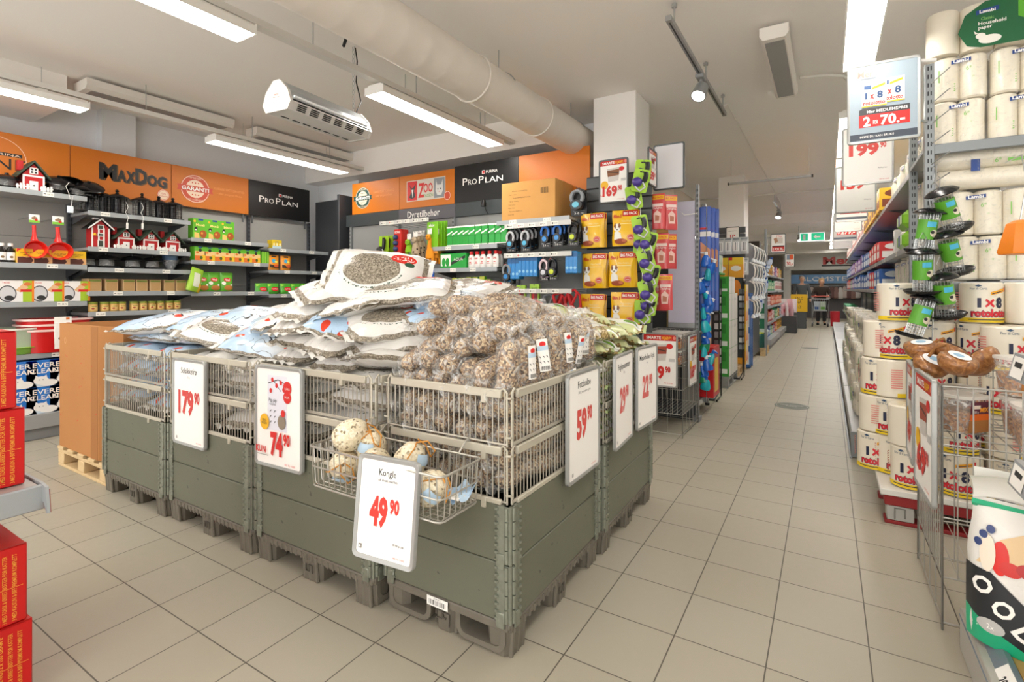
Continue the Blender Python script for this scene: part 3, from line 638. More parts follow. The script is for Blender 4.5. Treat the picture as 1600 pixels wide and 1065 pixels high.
f(-1.97, 1.76, 1.192, 125, 'long white seed bag lying askew under the two biggest bags', 'white', 0, -2, -16, (1.05, .95, 1.0))
f(-1.77, 1.84, 1.262, 32, 'large white seed bag under the topmost one, seed band facing out', 'white', 1, -7, 14, (1.15, 1.05, 1.0))
f(-1.93, 1.84, 1.34, 33, 'topmost seed bag of the 74.90 pile, big grey oval facing the camera', 'white', 0, 6, 44, (1.04, 1.15, 1.2))
f(-1.58, 1.98, 1.201, 35, 'light blue seed bag with red birds wedged between pile and fat rolls', 'blue', 0, 0, 24, (.8, .8, 1.0))
f(-1.55, 1.85, 1.139, 60, 'light blue seed bag corner poking out beside the fat rolls', 'blue', 3, 0, 10, (.7, .7, .8))
# --- the 179.90 pile
f(-2.78, 1.74, 0.967, 8, 'light blue seed bag lowest on the 179.90 bin', 'blue', 1, 0, 0, (1, 1.1, .9))
f(-2.56, 1.66, 0.994, 28, 'light blue seed bag hanging over the rim beside the 179.90 sign', 'blue', 2, 8, 18, (.9, .95, 1))
f(-2.93, 1.66, 1.017, 30, 'white seed bag with red chilli shaped mark above the 179.90 sign', 'white', 2, 12, 16, (1, .95, 1))
f(-2.66, 1.80, 1.082, -28, 'light blue seed bag with red birds across the 179.90 pile', 'blue', 3, 0, 10, (.95, 1, 1.05))
f(-2.98, 1.83, 1.091, 14, 'light blue seed bag with black script across the 179.90 pile', 'blue', 0, 4, 16, (1.1, 1.05, 1.1))
# --- the pile by the cardboard box
f(-3.68, 1.72, 0.971, 4, 'light blue seed bag lowest on the bin by the cardboard box', 'blue', 1, 0, 0, (1.1, 1.05, .85))
f(-3.38, 1.76, 0.976, -6, 'light blue seed bag low beside the cardboard box pile, towards the 179.90 sign', 'blue', 0, 0, 0, (.9, 1.05, .85))
f(-3.66, 1.66, 1.059, 18, 'light blue seed bag sticking out over the cardboard box', 'blue', 3, -6, 10, (1.2, 1.05, 1.1))
f(-3.28, 1.75, 1.073, 12, 'light blue seed bag beside the one sticking out over the cardboard box', 'blue', 1, 0, 14, (1, 1.05, 1.1))
# --- the rear heaps
f(-3.32, 2.42, 1.128, 5, 'tan and white seed bag low in the rear heap', 'white', 1, 0, 0, (1, 1.1, .9))
f(-3.0, 2.40, 1.109, 0, 'light blue seed bag low in the rear heap', 'blue', 0, 0, -4, (1, 1.05, .9))
f(-2.62, 2.38, 1.119, 4, 'white seed bag with red mark low in the rear heap', 'white', 3, 0, -6, (1, 1.05, .9))
f(-3.35, 2.33, 1.036, 0, 'seed bag at the bottom of the heap behind the blue bags', 'white', 0, 0, 0, (1.1, 1.1, .9))
f(-2.93, 2.36, 1.220, 10, 'white seed bag with red mark on the rear heap, below the green boxes', 'white', 1, -3, 20, (1.15, 1.05, 1.15))
f(-2.5, 2.36, 1.220, 5, 'white and blue seed bag on the rear heap, beside the topmost bag', 'white', 3, 3, -10, (1.1, 1, .95))
f(-2.7, 2.5, 1.266, -8, 'light blue seed bag at the back of the rear heap', 'blue', 1, 0, -6, (1, 1, .9))
f(-2.12, 2.38, 1.045, 4, 'seed bag low in the heap behind the 74.90 pile', 'white', 1, 0, 0, (1, 1.1, .9))
f(-1.74, 2.38, 1.045, -4, 'seed bag low in the heap behind the fat rolls', 'white', 3, 0, 0, (1, 1.1, .9))
f(-2.1, 2.4, 1.155, 12, 'white seed bag in the heap behind the topmost bag', 'white', 0, 0, -4, (1, 1.05, .95))
f(-1.72, 2.42, 1.155, 8, 'light blue seed bag with red birds in the heap behind the fat rolls', 'blue', 1, 0, 12, (1.05, 1.05, 1.1))
f(-1.75, 2.36, 1.257, -10, 'white seed bag with grey oval in the heap behind the fat rolls', 'white', 3, 4, 16, (1.1, 1, 1.1))
f(-2.0, 2.5, 1.275, 25, 'white seed bag with seed band slanting behind the topmost bag', 'white', 1, -5, -6, (1.1, .95, .9))
f(-1.5, 2.5, 1.174, 15, 'white and blue seed bag leaning down towards the fat rolls', 'white', 2, 10, 12, (.9, 1, 1))
# ================================================================== brown fat rolls in clear wrap
def mat_fat(name, cols, sc_=150):
    t = NT(name); P = t.obj(); v = t.voro(P, sc_, 'Color'); g = t.xyz(v)[0]
    c = t.ramp(g, cols); c = t.mix(t.math('MULTIPLY', t.math('GREATER_THAN', t.noise(P, 34, 3), .64), .3), c, '#d9cbb3')
    t.bump(t.voro(P, sc_*.9, 'Distance'), .6, .004); return t.col(c, .6)
FAT = mat_fat('seed_fat', [(.1, '#463324'), (.35, '#7e5d3f'), (.6, '#a07c58'), (.88, '#d0b993')]); CREAM = mat_fat('cream_fat', [(.05, '#8a7a5e'), (.14, '#d9cbab'), (.6, '#e6dabd'), (.9, '#efe6d0')], 130)
def mat_wrap(name, strength=.16, tint='#ffffff'):
    m = bpy.data.materials.new(name); m.use_nodes = True; t = m.node_tree; t.nodes.clear(); n = t.nodes.new; L = t.links.new
    o = n('ShaderNodeOutputMaterial'); mx = n('ShaderNodeMixShader'); tr = n('ShaderNodeBsdfTransparent'); gl = n('ShaderNodeBsdfPrincipled')
    gl.inputs['Base Color'].default_value = lin('#f4f4f2'); gl.inputs['Roughness'].default_value = .12; tr.inputs[0].default_value = lin(tint)
    tc = n('ShaderNodeTexCoord'); ns = n('ShaderNodeTexNoise'); ns.inputs['Scale'].default_value = 22; ns.inputs['Detail'].default_value = 3; ns.inputs['Distortion'].default_value = 2.2
    L(tc.outputs['Object'], ns.inputs['Vector']); bp = n('ShaderNodeBump'); bp.inputs['Strength'].default_value = .9; bp.inputs['Distance'].default_value = .012; L(ns.outputs['Fac'], bp.inputs['Height']); L(bp.outputs[0], gl.inputs['Normal'])
    rp = n('ShaderNodeValToRGB'); rp.color_ramp.elements[0].position = .53; rp.color_ramp.elements[1].position = .74  # pale noise streaks put highlights of the film into its opacity
    rp.color_ramp.elements[0].color = (strength, strength, strength, 1); q = min(1, strength*6); rp.color_ramp.elements[1].color = (q, q, q, 1)
    L(ns.outputs['Fac'], rp.inputs[0]); L(rp.outputs[0], mx.inputs[0]); L(tr.outputs[0], mx.inputs[1]); L(gl.outputs[0], mx.inputs[2]); L(mx.outputs[0], o.inputs[0]); return m
WRAP = mat_wrap('clear_wrap', .1); WRAP2 = mat_wrap('thin_wrap', .045)
def crumple(b, path_r, m, n=14, amp=.12, seed=0, axis='X'):
    rs = random.Random(seed); o = Vector((seed*7.7, 3, 1)); N = len(path_r)
    def fn(i, j):
        k = i*(N-1); a = int(min(k, N-2)); fr = k-a; x = path_r[a][0]*(1-fr)+path_r[a+1][0]*fr; r = path_r[a][1]*(1-fr)+path_r[a+1][1]*fr
        q = 2*PI*(j % 1.0); y, z = math.cos(q), math.sin(q); w_ = noise.noise(Vector((x*30, y*2.2, z*2.2))+o)+.5*noise.noise(Vector((x*70, y*5, z*5))+o)
        rr = r*(1+amp*w_); return (x, rr*y, rr*z)
    b.grid(fn, (N-1)*2, n, m)
def make_roll(seed, label=False):
    t = thing('bird_fat_roll', 'x', 'bird fat roll'); rs = random.Random(seed); o = Vector((seed*5.1, 0, 0)); b = MB(); L = .2; R0 = .041
    def fn(i, j):
        x = -L/2+L*i; q = 2*PI*(j % 1.0); e = max(0, 1-abs(2*i-1)**3.2)**.5; r = R0*e*(.9+.1*abs(math.sin(i*PI*2.5))); w_ = noise.noise(Vector((x*24, math.cos(q)*1.2, math.sin(q)*1.2))+o)
        r *= 1+.1*w_; return (x*.98, r*math.cos(q), r*math.sin(q))
    b.grid(fn, 18, 14, FAT); b.build('fat_core', t, label='brown seed and nut fat core', ang=80)
    b = MB(); crumple(b, [(-.145, .028), (-.125, .012), (-.112, .008), (-.1, .03), (-.08, .046), (0, .0475), (.08, .046), (.1, .03), (.112, .008), (.125, .014), (.15, .03)], WRAP, 16, .13, seed); b.build('plastic_wrap', t, label='clear crinkled plastic wrap', ang=60)
    if label:
        b = MB(); Rr = .0495
        fn2 = lambda s, z, o_: (z, -(Rr+o_)*math.cos(s/Rr), (Rr+o_)*math.sin(s/Rr))
        it = [('r', -.024, -.06, .024, .065, PAPER), ('e', 0, .045, .014, .01, RED), ('r', -.024, .02, .024, .038, M('#bcd3e6', .5))]
        it += [('r', -.018+i*.0038, -.055, -.018+i*.0038+(.0012 if i % 2 else .0022), -.04, BLACK) for i in range(10)]+[('p', [(-.014+.014*i, -.03+.02*j), (-.006+.014*i, -.02+.02*j), (-.012+.014*i, -.022+.02*j)], INK) for i in range(3) for j in range(2)]
        b.art(it, fn2, .012); b.build('paper_label', t, label='white printed paper label', smooth=False)
    return t
ROLLS = [make_roll(1), make_roll(2), make_roll(3), make_roll(4, True)]
for r_ in ROLLS: KIDS[r_.name] = list(r_.children)
_used = set()
def roll(k, loc, rot, label, group):
    src = ROLLS[k]
    if k not in _used:
        _used.add(k); src.location = loc; src.rotation_euler = rot; src['label'] = label; src['group'] = group; return src
    return dup(src, loc, rot, label, group)
rs = random.Random(9); jit = lambda a: rs.uniform(-a, a)
LA = 'clear-wrapped brown fat roll packed in the 59.90 bin, end or side showing'; LB = 'clear-wrapped brown fat roll heaped above the rim of the 59.90 bin'; LC = 'fat roll standing upright along the 59.90 bin rim, seeds and white label showing'
GA, GB, GC = 'fat rolls inside the cage', 'fat rolls heaped on top', 'upright fat rolls along the rim'
for k in range(5):                          # inside the cage, lying towards the camera
    z = .585+k*.084
    for i in range(6):
        x = -1.466+i*.0925+(.02 if k % 2 else 0)*(1 if i < 5 else -.3)
        roll(rs.randrange(3), (x+jit(.006), 1.63+jit(.012), z+jit(.006)), (jit(.4), jit(.12), PI/2+jit(.12)), LA, GA)
    for j in range(3 if k < 4 else 2): roll((0, 1, 2, 3)[rs.randrange(4)], (-.985+jit(.006), 1.79+j*.19, z+jit(.006)), (jit(3), jit(.15), PI/2+jit(.1)), LA, GA)
    for j in range(2): roll(rs.randrange(3), (-1.08+jit(.006), 1.84+j*.21, z), (jit(3), 0, PI/2), LA, GA)
for k in range(4):                          # the heap
    z = .985+k*.066; n = (6, 6, 5, 4)[k]; y0 = 1.62+k*.045
    for row in range((4, 3, 3, 2)[k]):
        for i in range(n if row else n-(1 if k == 0 else 0)):
            x = -1.46+i*.1+(.03 if k % 2 else 0)+k*.012
            if x > -1.04 and k < 2: continue
            roll(rs.randrange(3), (x+jit(.012), y0+row*.19+jit(.02), z+jit(.012)), (jit(3), jit(.3), PI/2+jit(.4)), LB, GB)
for (x, y, z, rz, p) in ((-1.3, 1.75, 1.3, .4, .1), (-1.2, 1.86, 1.31, 1.2, 0), (-1.1, 1.78, 1.25, .2, .2), (-1.02, 1.92, 1.22, .9, -.2), (-1.28, 1.95, 1.31, 2.6, 0), (-1.12, 2.08, 1.25, .6, .1), (-1.0, 2.1, 1.18, .2, 0)): roll(rs.randrange(3), (x, y, z-.085), (jit(3), p, rz), LB, GB)
for i, y in enumerate((1.57, 1.675, 1.78, 1.88, 1.98, 2.08, 2.18, 2.26)):
    roll(3 if i in (1, 2, 4, 5, 6) else 1, (-.975-jit(.012), y, .995+i*.007+jit(.01)), (R(68)+jit(.25), -PI/2+jit(.22), jit(.25)), LC, GC)
for i, y in enumerate((1.72, 1.86, 2.02, 2.17)):
    roll(3 if i in (2, 3) else 0, (-1.075, y, 1.04+i*.008), (R(66)+jit(.3), -PI/2+.2+jit(.2), jit(.3)), LC, GC)
# ================================================================== wire basket with fat cones
b = MB(); x0, x1, y0, y1, z0, z1 = -1.63, -1.0, 1.215, 1.432, .56, .705; wm = M('#b5b1a8', .3, .5)
def ringw(b, x0, x1, y0, y1, z, r, m): b.tube([(x0+.02, y0, z), (x1-.02, y0, z), (x1-.006, y0+.006, z), (x1, y0+.02, z), (x1, y1-.02, z), (x1-.006, y1-.006, z), (x1-.02, y1, z), (x0+.02, y1, z), (x0+.006, y1-.006, z), (x0, y1-.02, z), (x0, y0+.02, z), (x0+.006, y0+.006, z)], r, m, 6, closed=True)
ringw(b, x0, x1, y0, y1, z1, .004, wm); ringw(b, x0+.005, x1-.005, y0+.004, y1-.004, (z0+z1)/2, .003, wm); ringw(b, x0+.01, x1-.01, y0+.008, y1-.008, z0, .0035, wm)
for i in range(21):
    x = x0+.02+i*(x1-x0-.04)/20; b.tube([(x, y0+.001, z1), (x, y0+.008, z0+.01), (x, y0+.02, z0), (x, y1-.02, z0), (x, y1-.008, z0+.01), (x, y1, z1)], .0021, wm, 5)
for i in range(7):
    y = y0+.025+i*(y1-y0-.05)/6; b.tube([(x0, y, z1), (x0+.01, y, z0+.01), (x0+.02, y, z0), (x1-.02, y, z0), (x1-.01, y, z0+.01), (x1, y, z1)], .0021, wm, 5)
bk = tag(b.build('hanging_basket', ang=60), 'small wire basket of cream fat cones hooked on the 59.90 bin', 'wire basket')
for x in (-1.5, -1.1): b = MB(); b.tube([(x, y1, z1), (x, 1.47, z1+.03), (x, 1.488, z1+.04), (x, 1.492, z1+.015)], .0035, wm, 6); b.build('hook', bk)
STR = M('#c98a3a', .8); BLUEP = M('#b7d0e6', .4)
def make_cone(seed):
    t = thing('bird_fat_cone', 'x', 'bird fat cone'); o = Vector((seed*3.3, 1, 0)); b = MB()
    def fn(i, j):
        z = -1+2*i; q = 2*PI*(j % 1.0); r = .056*math.sqrt(max(0, 1-z*z))*(1-.12*z); w_ = 1+.07*noise.noise(Vector((math.cos(q)*2, math.sin(q)*2, z*2))+o); return (r*math.cos(q)*w_, r*math.sin(q)*w_, .068*z*w_)
    b.grid(fn, 14, 18, CREAM); b.build('fat_body', t, ang=80)
    b = MB(); b.tube([(0, .0, .066), (.02, -.03, .085), (.05, -.05, .06), (.06, -.03, .03), (.045, .0, .06), (.01, .01, .075)], .0028, STR, 6); b.tube([(.0, 0, .068), (-.03, -.035, .06), (-.05, -.04, .02)], .0025, STR, 5); b.build('hanging_string', t, label='orange hanging string')
    b = MB(); b.grid(lambda i, j: ((.061)*math.cos(-1.9+i*1.1)*math.sqrt(max(.1, 1-(.1+j*.5)**2)), .061*math.sin(-1.9+i*1.1)*math.sqrt(max(.1, 1-(.1+j*.5)**2)), .07*(.1+j*.5)), 6, 4, BLUEP); b.build('wrapper_label', t, label='pale blue printed wrapper')
    return t
cone = Once(lambda: make_cone(2)); CG = 'cream fat cones in the wire basket'
for (x, y, z, rot, lab) in ((-1.455, 1.36, .695, (.3, .2, .2), 'cream fat cone with orange string, highest, behind the Kongle sign'), (-1.52, 1.29, .63, (1.2, .3, .5), 'cream fat cone low behind the Kongle sign edge'), (-1.37, 1.3, .66, (.9, 0, .4), 'cream fat cone hidden behind the middle of the Kongle sign'),
        (-1.235, 1.33, .685, (.2, .3, 1.4), 'cream fat cone beside the Kongle sign, upper of the pair in view'), (-1.22, 1.28, .605, (1.3, .2, 2), 'cream fat cone just behind the Kongle sign edge, lowest'), (-1.105, 1.29, .632, (.5, .8, .6), 'cream fat cone nearest the open end of the wire basket'), (-1.5, 1.3, .56+.185, (1.0, .3, 2.4), 'cream fat cone with tag on top behind the Kongle sign')):
    cone((x, y, z), rot, lab, CG)
b = MB(); b.grid(lambda i, j: (-1.06+.07*i, 1.3+.09*j, .6+.012*math.sin(i*9+j*5)+.03*j), 8, 8, BLUEP); b.box(-1.045, 1.3, .604, -1.0, 1.34, .612, PAPER)
tag(b.build('loose_wrapper'), 'crumpled pale blue wrapper lying in the end of the wire basket', 'wrapper')
# ================================================================== peanut bags in the 29.90 bin
t = NT('peanut_bag'); at = t.n('ShaderNodeAttribute', attribute_name='rest'); P = at.outputs['Vector']; X, Y, Z = t.xyz(P)
nut = t.ramp(t.voro(P, 95, 'Distance'), [(.1, '#d8c79a'), (.45, '#a98f56'), (.75, '#66573a')]); c = t.mix(t.math('GREATER_THAN', t.noise(P, 16, 2), .56), nut, '#c9cf9a')
lab = t.math('LESS_THAN', t.math('ABSOLUTE', t.math('SUBTRACT', Y, .01)), .045); c = t.mix(t.math('MULTIPLY', lab, t.math('LESS_THAN', t.math('ABSOLUTE', X), .125)), c, '#e9ebe4'); c = t.mix(t.ell(X, Y, .07, .01, .035, .02), c, '#6d9b3a'); c = t.mix(t.math('GREATER_THAN', t.math('ABSOLUTE', X), .135), c, '#b6c78e')
t.bump(t.noise(P, 40, 4, dist=.8), .5, .006); PEA = t.col(c, .2, **{'Coat Weight': .4})
PM = [pillow(.3, .17, .075, 31+i*3, PEA, nu=22, nv=14, name='peanut_bag') for i in range(3)]
PL = [('on the 29.90 bin', 'peanut bags in the 29.90 bin')]
for k in range(7):
    z = .58+k*.062; rows = 4 if k < 5 else 4
    for i in range(2):
        for j in range(rows):
            if k < 5 and i == 0 and j: continue
            o = bpy.data.objects.new('peanut_bag', PM[rs.randrange(3)]); COL.objects.link(o)
            o.location = (-1.36+i*.29+jit(.015), 2.42+j*.195+jit(.015), z+jit(.006)+(.02 if k > 5 else 0)); o.rotation_euler = (jit(.1), jit(.08)+(.1 if i else 0), jit(.12)+(.3 if k > 5 else 0))
            tag(o, 'green and white bag of peanuts filling the 29.90 bin' if k < 5 else 'green and white peanut bag heaped over the rim of the 29.90 bin', 'bag of peanuts', 'peanut bags in the cage' if k < 5 else 'peanut bags over the rim')
for (x, y, z, rz, a, lab) in ((-1.3, 2.46, 1.16, 25, .1, 'white-labelled peanut bag lying highest, next to the fat rolls'), (-1.14, 2.62, 1.12, 70, .25, 'peanut bag slanting down behind the 59.90 sign'), (-1.02, 2.44, 1.07, 80, .35, 'peanut bag with white label drooping towards the rim by the 59.90 sign'), (-1.3, 2.82, 1.12, 40, .1, 'peanut bag on the heap towards the yellow treat bags'), (-1.05, 2.87, 1.06, 15, .2, 'peanut bag on the heap above the 22.90 sign'), (-1.4, 2.64, 1.1, 100, .1, 'peanut bag lying crosswise in the middle of the heap'), (-1.08, 2.72, 1.06, 50, .3, 'peanut bag tilted between the 29.90 and 22.90 signs')):
    o = bpy.data.objects.new('peanut_bag', PM[rs.randrange(3)]); COL.objects.link(o); o.location = (x, y, z); o.rotation_euler = (a, .05, R(rz)); o.scale = (1.15, 1.15, 1.1); tag(o, lab, 'bag of peanuts', 'peanut bags on the heap')
o = bpy.data.objects.new('red_snack_bag', pillow(.3, .2, .08, 77, M('#c8252a', .25, coat=.4), nu=22, nv=14, name='red_snack_bag')); COL.objects.link(o); o.location = (-1.28, 3.0, 1.06); o.rotation_euler = (.1, 0, .2); tag(o, 'shiny red bag lying behind the green peanut bags', 'bag')
# ================================================================== cardboard box on a wooden pallet
WOODM = NT('pallet_wood'); P = WOODM.obj(); WOODM = WOODM.col(WOODM.mix(WOODM.noise(P, 9, 5, dist=2), '#c3a273', '#e0c79c'), .7)
def make_pallet(L=.8, W=.6, m=None):
    m = m or WOODM; t = thing('wooden_pallet', 'x', 'pallet')
    for i in range(5): x = -L/2+.05+i*(L-.1)/4; b = MB(); b.box(x-.048, -W/2, .122, x+.048, W/2, .144, m, b=.003); b.build('deck_board', t)
    for y in (-W/2+.05, 0, W/2-.05):
        b = MB(); b.box(-L/2, y-.045, .1, L/2, y+.045, .121, m, b=.003); b.build('stringer_board', t); b = MB(); b.box(-L/2, y-.045, 0, L/2, y+.045, .02, m, b=.003)
        if y: b.build('bottom_board', t)
        for x in (-L/2+.05, 0, L/2-.05): b = MB(); b.box(x-.05, y-.045, .021 if y else 0, x+.05, y+.045, .099, m, b=.004); b.build('block', t)
    return t
wpal = Once(make_pallet); wpal((-4.385, 1.745, 0), 0, 'wooden pallet under the tall brown cardboard box', 'wooden pallets')
CARD = NT('cardboard'); P = CARD.obj(); X, Y, Z = CARD.xyz(P); cc = CARD.mix(CARD.noise(P, 2.5, 4), '#a9713f', '#b98049')
CARDBOX = CARD.col(cc, .75); CARDIN = M('#c08a55', .8)
t = thing('open_cardboard_box', 'tall open brown cardboard box flecked with red scratches on a wooden pallet', 'cardboard box', (-4.39, 1.745, .145))
b = MB(); hx, hy, c_, th, hh = .385, .29, .1, .008, .885
op = [(-hx+c_*0, -hy), (hx-c_, -hy), (hx, -hy+c_), (hx, hy-c_), (hx-c_, hy), (-hx, hy)]; ip = [(x*.975, y*.97) for x, y in op]; n = len(op)
b.add([(x, y, 0) for x, y in op]+[(x, y, hh+.012*math.sin(x*9)) for x, y in op], [(i, (i+1) % n, n+(i+1) % n, n+i) for i in range(n)]+[tuple(range(n))[::-1]], CARDBOX)
b.add([(x, y, .02) for x, y in ip]+[(x, y, hh+.012*math.sin(x*9)) for x, y in ip], [((i+1) % n, i, n+i, n+(i+1) % n) for i in range(n)]+[tuple(range(n))], CARDIN)
b.add([(x, y, hh+.012*math.sin(x*9)) for x, y in op]+[(x, y, hh+.012*math.sin(x*9)) for x, y in ip], [(i, (i+1) % n, n+(i+1) % n, n+i) for i in range(n)], CARDBOX)
MK = M('#c5341f', .7); it = []
for k in range(26):
    x = rs.uniform(-.36, .26); z = rs.uniform(.03, .84); a_ = rs.uniform(0, 3); l = rs.uniform(.008, .022); it.append(('p', [(x, z), (x+l*math.cos(a_), z+l*math.sin(a_)), (x+l*1.2*math.cos(a_+.25), z+l*1.2*math.sin(a_+.25)), (x+l*.5*math.cos(a_+.5), z+l*.5*math.sin(a_+.5))], MK))
it.append(('ring', -.26, .77, .018, .022, .12, M('#d9b48a', .7))); b.art(it, lambda s, z, o_: (s, -hy-o_, z)); b.build('box_wall', t, smooth=False)
b = MB(); b.box(-.384, -.288, 0, .28, -.2, .002, CARDBOX); b.box(.16, -.2915, .0, .27, -.2905, hh, M('#a06a38', .75), b=0); b.build('glued_flap', t)
# ================================================================== red boxes at the near shelf
RB = M('#c80d0c', .45, coat=.05, var=.15, bscale=6); ORT = M('#e9a13a', .5)
def make_redbox():
    t = thing('red_carton', 'x', 'red box'); b = MB(); b.box(-.25, -.2, 0, .2, .2, .238, RB, b=.004)
    f = lambda s, z, o_: (.2+o_, s, z); it = []
    for i, (s_, k) in enumerate((('PREMIUM KOMPLETT', .0), ('BØTTER FOR KATTER', 1), ('12 x 100 GRAM e', 2), ('BITER I GELÉ', 3))): it.append(('t', s_, .0, 0, .011, ORT, .1, .01))
    def g(s, z, o_): return (.2+o_, z, s)        # lettering turned on its side
    for i, s_ in enumerate(('PREMIUM KOMPLETT', 'BØTTER FOR KATTER', '12 x 100 GRAM e', 'BITTER I GELÉ')): b.art([('t', s_, .165, -.175+.022*i, .011, ORT, .1, .012)], lambda s, z, o_: (.2+o_, -z, s))
    for i, s_ in enumerate(('3 MED KALKUN & BIFF', '3 MED TORSK & ØRRET', '3 MED KYLLING & AND', '3 MED LAKS & HVITFISK')): b.art([('t', s_, .06, -.175+.022*i, .011, ORT, .1, .012)], lambda s, z, o_: (.2+o_, -z, s))
    b.art([('r', -.19, .112, .19, .1135, ORT)], f)
    for i in range(7): b.box(.0, -.15+i*.035, .2381, .18, -.14+i*.035, .2386, PAPER, b=0)
    b.build('carton', t); b = MB(); b.box(-.249, -.2, .2, .2008, -.198, .2392, M('#b81412', .4), b=0); b.box(.19, -.199, .2378, .2008, .199, .2392, M('#b81412', .4), b=.0005); b.build('lid_edge', t); return t
rb = Once(make_redbox)
for (x, y, z, r_, lab) in ((-2.34, .365, .672, 1, 'red carton standing on the grey shelf edge, lower of the upper pair'), (-2.345, .352, .913, -1, 'topmost red carton, above the grey shelf edge'), (-2.33, .37, .252, 0, 'red carton under the grey shelf, its top showing white stripes'), (-2.325, .38, .012, .5, 'red carton lowest, at the corner of the picture')):
    rb((x, y, z), R(r_), lab, 'red cat food cartons')
t = thing('display_shelf', 'grey shelf with a price rail edge carrying two red cartons', 'shelf', (-2.4, .3, .62)); b = MB(); b.box(-.5, -.8, 0, .3, .29, .05, M('#b2b0ab', .4, .2), b=.004); b.build('shelf_board', t)
b = MB(); b.prism([(-.5, .0), (.33, .0), (.35, -.03), (.36, -.028), (.345, .05), (.3, .055), (-.5, .055)], .292, .3, RAILG); b.box(.3, -.8, -.025, .318, .3, .052, RAILG, b=.004); b.build('price_rail', t, smooth=False)
b = MB(); b.prism([(.352, -.03), (.3, -.03), (.31, .03), (.34, .04)], .302, .304, M('#9a3b2c', .5)); b.build('torn_price_tag', t, smooth=False)
b = MB(); b.box(-.55, -.8, -.62, -.5, .3, .9, M('#8f908e', .45, .3)); b.build('back_upright', t)
# ================================================================== shelving
PANEL = M('#a3a29e', .5, .1); PANELD = M('#4a4c50', .5, .1); SHELFM = M('#a9abac', .4, .25); SHELFD = M('#5c5d60', .45, .2); UPR = M('#8f9294', .4, .4); HOLE = M('#1b1c1f', .6); TAGW = M('#f1efe6', .5)
def upright(b, x, y, z1, m=UPR, wx=.03, wy=.04):
    b.box(x-wx/2, y-wy, 0, x+wx/2, y, z1, m, b=.002)
    k = int(z1/.05)
    for i in range(k):
        z = .03+i*.05
        for dx in (-.007, .007): b.box(x+dx-.003, y-wy-.0008, z, x+dx+.003, y-wy, z+.025, HOLE, b=0)
def bay(label, loc, rz, W, shelves, top, panel=PANEL, base=.22, bd=.5, rail=RAILG, tags=True, up=UPR, last=False, group='shelf bays'):
    t = thing('shelf_unit', label, 'shelf', loc, rz, group)
    b = MB(); n = max(1, int(top/.4)); h = top/n
    for i in range(n): b.box(0, -.012, i*h+.001, W, 0, (i+1)*h-.001, panel, b=.002)
    b.build('back_panel', t)
    b = MB(); upright(b, 0, -.012, top, up); b.build('upright', t)
    if last: b = MB(); upright(b, W, -.012, top, up); b.build('upright', t)
    if base:
        b = MB(); b.box(.005, -bd, .1, W-.005, -.02, base, SHELFM, b=.003); b.box(.005, -bd+.04, 0, W-.005, -.02, .099, M('#8a8b8c', .5), b=.003); b.build('base_shelf', t)
    for k, (z, d) in enumerate(shelves):
        b = MB(); b.box(.004, -d, z-.03, W-.004, -.02, z-.004, SHELFM, b=.002)
        for x in (.02, W-.02): b.prism([(-d*.95, z-.03), (-.02, z-.03), (-.02, z-.11)], x-.002, x+.002, SHELFD, Matrix(((0, 1, 0, 0), (1, 0, 0, 0), (0, 0, 1, 0), (0, 0, 0, 1))))
        s = b.build('shelf_board', t, smooth=False)
        b = MB(); b.box(.004, -d-.012, z-.04, W-.004, -d+.001, z+.004, rail, b=.002)
        if tags:
            rr = random.Random(int(z*100)+int(W*77)+k)
            for q in range(2): x = W*(.06+.5*q)+rr.uniform(0, .22); b.art([('r', x, z-.036, x+.075, z, TAGW), ('t', '%d.90' % rr.randint(19, 199), x+.05, z-.025, .013, INK), ('r', x+.006, z-.02, x+.022, z-.014, INK)], lambda s_, zz, o: (s_, -d-.012-o, zz))
        b.build('price_rail', s, smooth=False)
    return t
LX = -6.2; LY = (1.05, 1.95, 2.84, 3.73, 4.6)
bays = []
SHL = [[(.73, .45), (1.17, .45), (1.5, .45), (2.12, .45)], [(.73, .45), (1.07, .45), (1.26, .45), (1.48, .45), (1.67, .45), (2.0, .45)], [(.8, .45), (1.25, .45), (1.59, .45), (1.83, .45)], [(.8, .45), (1.22, .45), (1.515, .45), (1.78, .45)]]
NMS = ['under the circular brand logo', 'under the black lettered orange board', 'under the red guarantee seal', 'under the black board by the corner']
for i in range(4): bays.append(bay('grey shelf unit along the pet wall, '+NMS[i], (LX, LY[i], 0), PI/2, LY[i+1]-LY[i], SHL[i], 2.2, up=M('#50545a', .4, .4), last=(i == 3)))
bay('grey shelf unit along the pet wall, running out of view beside the red trays', (LX, .15, 0), PI/2, .9, SHL[0], 2.2, up=M('#50545a', .4, .4))
